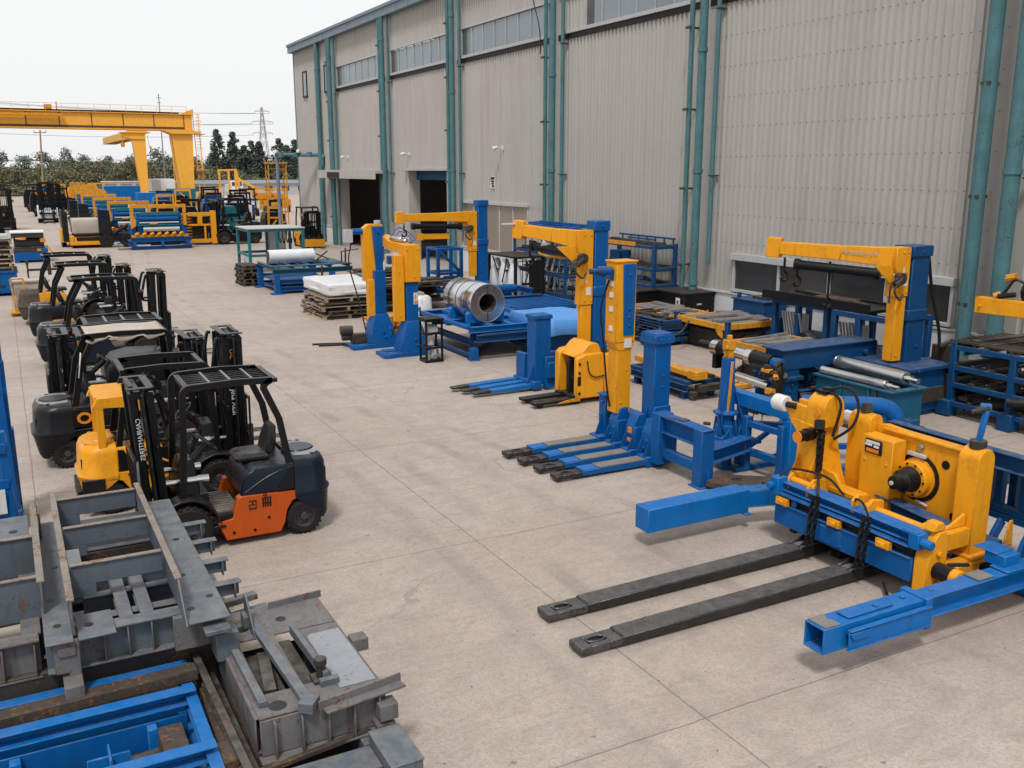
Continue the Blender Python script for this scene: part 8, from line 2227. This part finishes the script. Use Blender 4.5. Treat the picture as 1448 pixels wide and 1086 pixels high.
m = MB(); m.box(.55, .9, -.5, -.2, .1, 2.3); m.box(-.9, .55, -.45, -.25, 1.95, 2.2); m.box(-.9, .55, -.45, -.25, 1.3, 1.42); m.box(-.9, .9, -.45, -.25, .2, .42); m.box(-.3, .0, -.46, -.24, 1.42, 1.95); m.prism([(.55, .2), (1.3, .2), (.9, .9)], 'y', -.44, -.3); m.box(.1, .22, -.44, -.28, .42, 1.3); m.build('frame', 'yellow', t, bev=.012)
m = MB(); m.box(-.6, .4, -.2, .3, .3, 1.9); m.build('carriage', 'black_dull', t)
t = thing('plank_pile', 'layered yellow and grey bars stacked between press and clamp', 'stack', (11.2, 68.4, 0))
m = MB()
for k in range(9): m.box(-.7, .4 - .05 * (k % 2), -.6, .9, .3 + .2 * k, .36 + .2 * k)
m.build('bars', 'yellow_old', t)
m = MB()
for k in range(9): m.box(-.65, .35, -.55, .9, .42 + .2 * k, .46 + .2 * k)
m.box(-.6, -.4, -.5, .8, 0, 2.0); m.build('spacers', 'wood', t)

# more far machines between clamp and corner
rr = random.Random(12)
def far_block(i, x, y, w, h, mat, mat2, lab, cat='machine', grp='assorted far machines by the warehouse corner'):
    t = thing('far_machine', lab, cat, (x, y, 0), 0, grp)
    r = random.Random(100 + i)
    m = MB(); m.box(-w / 2, w / 2, -.8, .8, .5, h * .55); m.prism([(-w * .5, h * .55), (w * .3, h * .55), (w * .2, h * .8), (-w * .4, h * .8)], 'y', -.7, .7); m.build('body', mat, t, bev=.03)
    m = MB()
    for s in (-1, 1): m.bar((s * w * .35, -.82, .3), (s * w * .3, -.82, h), .14, .2)
    m.bar((-w * .34, -.82, h - .1), (w * .34, -.82, h - .1), .14, .2); m.bar((-w * .34, -.82, h * .6), (w * .34, -.82, h * .6), .1, .14)
    for k in range(5):
        p = Vector((r.uniform(-w * .4, w * .4), -.9, r.uniform(.4, h * .8))); m.bar(p, p + Vector((r.uniform(-.6, .6), 0, r.uniform(-.4, .6))), .09, .12)
    m.build('mast', mat2, t)
    for s in (-1, 1):
        m = MB(); m.lathe((s * w * .34, -.9, .42), (s * w * .34 + .24, -.9, .42), [(0, .1), (0, .42), (.24, .42), (.24, .1)], 16); m.build('wheel', 'rubber', t, bev=0)
    return t
fm = [(12.4, 75, 2.0, 2.9, 'black', 'black', 'black machine half hidden behind the clamp forklift'), (15.2, 81, 1.8, 3.0, 'black', 'blue_dark', 'black machine with blue mast behind the teal one'), (17.0, 90, 2.0, 3.0, 'blue_dark', 'black', 'dark blue machine with tall black mast in the cluster'), (12.8, 90, 2.2, 2.9, 'black', 'yellow_old', 'black machine with rusty yellow mast behind the clamp forklift'), (19.4, 104, 2.4, 3.1, 'black', 'black', 'black machine before the white one near the tower'), (22.5, 122, 2.6, 3.0, 'yellow_old', 'black', 'old yellow machine with black mast far behind the cluster'), (3.9, 118, 2.2, 3.2, 'black', 'black', 'black machine just beyond the white forklift'), (6.4, 130, 2.2, 3.3, 'navy', 'yellow_old', 'dark machine with rusty yellow mast beyond the white forklift'), (3.6, 132, 2.2, 3.3, 'black', 'black', 'far black machine at the lane edge below the wooden pole'), (20.0, 80, 1.5, 2.6, 'black', 'black', 'black machine close behind the overhead pipe post'), (14.8, 72.5, 1.8, 3.0, 'teal', 'black', 'teal machine with black mast just behind the clamp forklift'),
      (16.2, 77, 1.9, 3.1, 'navy', 'black', 'dark machine with black mast beyond the teal one'),
      (17.8, 84, 2.2, 2.6, 'black', 'black_dull', 'black machine in the cluster before the pale sheds'),
      (19.6, 92, 2.4, 3.2, 'white', 'black', 'white cab machine with black mast near the lattice tower'),
      (21.5, 99, 2.4, 2.8, 'blue_dark', 'black', 'dark blue machine in the cluster left of the lattice tower'),
      (24.0, 108, 2.6, 3.0, 'white', 'navy', 'white machine behind the dark blue one near the tower'),
      (26.5, 112, 3.0, 3.0, 'yellow_old', 'yellow_old', 'old yellow machine seen through the lattice tower'),
      (29.5, 116, 3.0, 2.8, 'yellow_old', 'yellow', 'yellow machine at the warehouse corner beyond the tower'),
      (18.9, 76, 1.6, 2.2, 'black', 'yellow_old', 'black engine with rusty yellow struts under the overhead pipe'),
      (14.2, 100, 2.2, 3.0, 'blue', 'black', 'blue machine right of the gantry leg foot'),
      (16.9, 106, 2.4, 3.0, 'black', 'yellow', 'black machine with yellow mast right of the gantry leg'),
      (6.0, 122, 2.6, 3.0, 'black', 'black', 'black machine at the far end of the machine row'),
      (9.0, 138, 2.6, 3.4, 'yellow', 'yellow_old', 'yellow machine at the far end of the machine row'),
      (5.2, 142, 2.6, 3.2, 'blue', 'yellow_old', 'blue machine with yellow mast at the far end of the lane'),
      (12.0, 148, 3.0, 3.2, 'blue', 'yellow', 'blue and yellow machine below the gantry girder')]
for i, a in enumerate(fm): far_block(i, *a)
for i, (x, y, w, d, h, mat, lab) in enumerate(((16, 158, 6.0, 3.0, 2.6, 'blue_bright', 'long bright blue container left of the thin gantry leg'), (18.5, 138, 4.6, 2.4, 2.0, 'blue_bright', 'low bright blue container under the thin gantry leg'), (22.6, 142, 3.6, 2.4, 2.4, 'teal', 'teal container between the two gantry legs'))):
    t = thing('steel_container', lab, 'container', (x, y, 0), 0, 'steel containers under the gantry')
    m = MB(); m.box(-w / 2, w / 2, -d / 2, d / 2, .1, h); m.build('body', mat, t, bev=.02)
    m = MB()
    for k in range(int(w / .3)): m.box(-w / 2 + .15 + .3 * k, -w / 2 + .27 + .3 * k, -d / 2 - .03, -d / 2 - .002, .2, h - .12)
    m.box(-w / 2 - .02, w / 2 + .02, -d / 2 - .04, d / 2 + .02, 0, .099); m.build('ribs', mat, t, bev=0)
t = thing('white_trailer', 'white box trailer standing behind the two gantry legs', 'trailer', (28, 198, 0))
m = MB(); m.box(-2.0, 2.3, -1.2, 6, .9, 3.25); m.build('box', 'white', t, bev=.04)
m = MB(); m.box(-2.0, -.3, -1.22, -1.2, 1.0, 3.1); m.build('door', 'alu', t)
m = MB(); m.box(-1.8, 2.1, -1.0, 6, .6, .899); m.box(-1.0, 1.6, -1.3, -1.1, .4, .6); m.build('chassis', 'black_dull', t)
for s in (-1.8, 1.7):
    m = MB(); m.lathe((s, 0, .5), (s + .4, 0, .5), [(0, .1), (0, .5), (.4, .5), (.4, .1)], 14); m.build('wheel', 'rubber', t, bev=0)
t = thing('parked_truck', 'white truck cab beyond the big gantry leg', 'truck', (40.5, 190, 0))
m = MB(); m.prism([(-1.2, .6), (-1.2, 1.6), (-.9, 2.8), (1.0, 2.9), (1.0, .6)], 'x', -1.1, 1.1); m.box(-1.1, 1.1, 1.0, 5, .7, 2.2); m.build('cab', 'white', t, bev=.05)
m = MB(); m.bar((0, -1.15, 1.7), (0, -.92, 2.7), 1.9, .04); m.build('window', 'glass_car', t, bev=0)
for s in (-1.1, .8):
    m = MB(); m.lathe((s, 0, .45), (s + .3, 0, .45), [(0, .1), (0, .45), (.3, .45), (.3, .1)], 14); m.build('wheel', 'rubber', t, bev=0)
t = thing('site_wall', 'low pale wall with brown panels at the far end of the yard', 'wall', (20, 206, 0))
m = MB(); m.box(-2, 16, 0, .3, 0, 2.6); m.build('wall', 'cloth', t)
m = MB(); m.box(-2.2, 16.2, -.1, .4, 2.6, 2.8); m.build('coping', 'white', t)
m = MB()
for k in range(6): m.box(-1.5 + 2.9 * k, .6 + 2.9 * k, -.06, -.001, .8, 2.3)
m.build('panel', 'wood', t)
t = thing('site_shed', 'long pale roofed shed right of the big gantry leg', 'building', (50, 204, 0))
m = MB(); m.box(-16, 16, -2, 3, 0, 2.2); m.build('wall', 'alu', t); m = MB(); m.prism([(-2.4, 2.2), (.5, 2.9), (3.4, 2.2)], 'x', -16.4, 16.4); m.build('roof', 'trim', t)
m = MB()
for k in range(9): m.box(-15 + 3.5 * k, -13.4 + 3.5 * k, -2.05, -2.001, .7, 1.7)
m.build('window', 'glass_dark', t)

# gantry crane
t = thing('gantry_crane', 'huge yellow gantry crane with box girder and tapering leg', 'gantry crane', (23.3, 145, 0))
m = WM(t); m.box(-62, 25.2, 144.2, 146.0, 10.5, 12.55); m.box(-62, 25.4, 143.9, 146.3, 10.36, 10.499); m.box(-62, 25.4, 143.9, 146.3, 12.551, 12.66); m.done('girder', 'crane_yellow', bev=.03)
m = WM(t)
for k in range(22): m.box(24 - 4 * k, 24.1 - 4 * k, 144.14, 144.199, 10.5, 12.55)
m.box(-62, 24, 144.12, 144.199, 10.62, 10.86); m.done('girder_seam', 'rust', bev=0)
m = WM(t); m.box(-62, 23.5, 144.4, 145.2, 12.661, 12.9); m.done('rail', 'black_dull')
m = WM(t)
for k in range(44): m.bar((24.5 - 2 * k, 143.95, 12.66), (24.5 - 2 * k, 143.95, 13.65), .05)
m.bar((-62, 143.95, 13.65), (24.5, 143.95, 13.65), .05); m.bar((-62, 143.95, 13.2), (24.5, 143.95, 13.2), .04); m.done('handrail', 'crane_yellow', bev=0)
m = WM(t)
m.loft([[(23.1, 143.5, .1), (24.7, 143.5, .1), (24.7, 146.7, .1), (23.1, 146.7, .1)], [(22.2, 143.9, 9.9), (25.1, 143.9, 9.9), (25.1, 146.2, 9.9), (22.2, 146.2, 9.9)]])
m.prism([(21.2, 10.35), (26.2, 10.35), (26.2, 10.1), (25.1, 9.9), (22.2, 9.9)], 'y', 143.4, 146.8); m.prism([(23.6, 12.66), (25.4, 12.66), (25.4, 13.4)], 'y', 144, 146); m.done('leg', 'crane_yellow', bev=.03)
m = WM(t); m.prism([(143.49, .12), (143.89, 9.88), (144.6, 9.88), (143.6, .12)], 'x', 22.15, 22.19); m.done('stiffener', 'crane_yellow', bev=0)
m = WM(t); m.box(22.8, 25.0, 141.5, 148.5, .0, .5); m.box(22.6, 23.4, 142.0, 143.2, .3, 1.9); m.done('bogie', 'blue_dark')
m = WM(t)
for s in (0, .7): m.bar((25.7 + s, 144.6, 0), (25.4 + s, 144.6, 12.8), .1)
for k in range(30): m.bar((25.7, 144.6, .5 + .42 * k), (26.4, 144.6, .5 + .42 * k), .07)
for k in range(6): m.sweep([(25.5, 144.5, 2.2 + 1.9 * k), (25.5, 143.8, 2.2 + 1.9 * k), (26.4, 143.8, 2.2 + 1.9 * k), (26.4, 144.5, 2.2 + 1.9 * k)], .05, .05)
m.box(24.8, 26.8, 143.6, 145.2, 9.9, 10.0); m.box(25.3, 26.9, 143.6, 145.2, 4.9, 5.0); m.done('ladder', 'crane_yellow', bev=0)
m = WM(t); m.box(6.4, 7.3, 144.3, 145.5, 12.9, 13.5); m.cyl((7.9, 144.5, 12.7), (7.9, 144.5, 13.9), .08, 6); m.box(-62, 8.5, 143.3, 143.9, 12.0, 12.3); m.done('trolley', 'yellow_old', bev=0)
t = thing('gantry_crane', 'thinner yellow gantry leg with short cantilever and hook farther back', 'gantry crane', (23.6, 190, 0))
m = WM(t); m.loft([[(23.2, 188.8, .1), (24.4, 188.8, .1), (24.4, 191, .1), (23.2, 191, .1)], [(22.3, 189.2, 10.4), (24.6, 189.2, 10.4), (24.6, 190.8, 10.4), (22.3, 190.8, 10.4)]]); m.done('leg', 'crane_yellow', bev=.03)
m = WM(t); m.prism([(20.6, 10.9), (20.6, 11.6), (22.2, 12.1), (24.6, 12.1), (25.4, 11.7), (24.6, 11.3), (24.6, 10.4), (22.3, 10.4)], 'y', 189, 191); m.box(20.2, 25.6, 188.7, 191.3, 11.55, 11.65); m.box(22, 24.6, 191, 240, 10.6, 12.0); m.done('cantilever', 'crane_yellow', bev=.03)
m = WM(t); m.bar((20.6, 189, 10.9), (20.6, 189, 9.8), .1); m.cyl((20.6, 189, 9.8), (20.6, 189, 9.0), .4, 10, .3); m.bar((24.9, 189, 11.2), (25.2, 189, 9.0), .08); m.cyl((25.3, 189, 9.2), (25.4, 189, 8.4), .2, 8); m.done('hook_block', 'yellow_old', bev=0)
# yellow loader frames beyond
t = thing('yellow_hoist', 'yellow portal hoist with sloping boom before the dark conifers', 'hoist', (31, 150, 0))
m = WM(t)
for x in (29.6, 31.0, 32.0): m.bar((x, 150, 0), (x, 150, 5.0), .28)
m.bar((29.4, 150, 4.9), (32.2, 150, 5.0), .28, .25); m.bar((32.1, 150, 5.0), (32.8, 150, 0), .35, .3); m.bar((32.4, 150, 3.6), (35.2, 150, 2.1), .3, .35); m.bar((32.6, 150, 1.8), (35.4, 150, 1.9), .5, .5); m.bar((33.6, 150, 1.6), (33.6, 150, .0), .3); m.bar((35, 150, 1.6), (35, 150, .0), .3); m.box(28.4, 30.0, 149.4, 150.6, .4, 2.4); m.bar((32.3, 150, 4.0), (33.6, 150, 2.8), .1); m.done('frame', 'crane_yellow', bev=.02)
m = WM(t); m.box(29.0, 29.8, 149.2, 149.4, .9, 2.2); m.done('cab_panel', 'white')

# ------------------------------------------------------------------ grit on the slab
m = MB(); r_ = random.Random(91)
for k in range(320):
    x = r_.uniform(1.5, 15); y = 5.5 + 28 * r_.random() ** 1.6; s_ = r_.uniform(.004, .014)
    a = r_.uniform(0, 6.28); c_, d_ = math.cos(a) * s_, math.sin(a) * s_
    m.add([(x + c_, y + d_, .002), (x - d_, y + c_, .002), (x - c_ * .7, y - d_ * .8, .002), (x, y, s_ * .6 + .003)], [(0, 1, 3), (1, 2, 3), (2, 0, 3)])
tag(m.build('grit', 'dirty', None, bev=0, smooth=False), kind='stuff')

# ------------------------------------------------------------------ pieces of one part that stand clear of each other become objects of their own
import numpy as np
def pieces_of(me):
    nv, ne = len(me.vertices), len(me.edges)
    if nv == 0 or nv > 4000: return None
    par = list(range(nv))
    def find(i):
        while par[i] != i:
            par[i] = par[par[i]]; i = par[i]
        return i
    for e in me.edges:
        a, b = find(e.vertices[0]), find(e.vertices[1])
        if a != b: par[a] = b
    root = [find(i) for i in range(nv)]
    ids = {r: k for k, r in enumerate(sorted(set(root)))}
    isl = np.array([ids[r] for r in root]); k = len(ids)
    if k < 2 or k > 250: return None
    pts = np.empty(nv * 3); me.vertices.foreach_get('co', pts); pts = pts.reshape(-1, 3)
    lo = np.full((k, 3), np.inf); hi = np.full((k, 3), -np.inf)
    np.minimum.at(lo, isl, pts); np.maximum.at(hi, isl, pts)
    size = (hi - lo).max(axis=1)
    gap = np.maximum(0.0, np.maximum(lo[:, None] - hi[None], lo[None] - hi[:, None]))
    near = np.sqrt((gap ** 2).sum(axis=2)) <= np.maximum(0.02, 0.5 * np.maximum(size[:, None], size[None, :]))
    seen = -np.ones(k, int); n = 0
    for i in range(k):
        if seen[i] < 0:
            st = [i]; seen[i] = n
            while st:
                q = st.pop()
                for j in np.nonzero(near[q] & (seen < 0))[0]: seen[j] = n; st.append(j)
            n += 1
    if n < 2 or n > 14: return None
    return seen[isl], n
done_ = {}
for o in [x for x in bpy.data.objects if x.type == 'MESH' and x.parent and x.get('kind') != 'stuff' and x.name.split('.')[0] not in ('crown', 'trunk', 'rivets', 'lettering')]:
    me = o.data
    if me.name not in done_:
        got = pieces_of(me)
        if got is None:
            done_[me.name] = None
        else:
            grp, n = got; parts = []
            for g_ in range(n):
                c_ = me.copy()
                bm = bmesh.new(); bm.from_mesh(c_); bm.verts.ensure_lookup_table()
                bmesh.ops.delete(bm, geom=[v for v in bm.verts if grp[v.index] != g_], context='VERTS')
                bm.to_mesh(c_); bm.free(); parts.append(c_)
            done_[me.name] = parts
    parts = done_[me.name]
    if not parts: continue
    o.data = parts[0]
    base = o.name.split('.')[0]
    for c_ in parts[1:]:
        d_ = o.copy(); d_.name = base; d_.data = c_; COL.objects.link(d_)
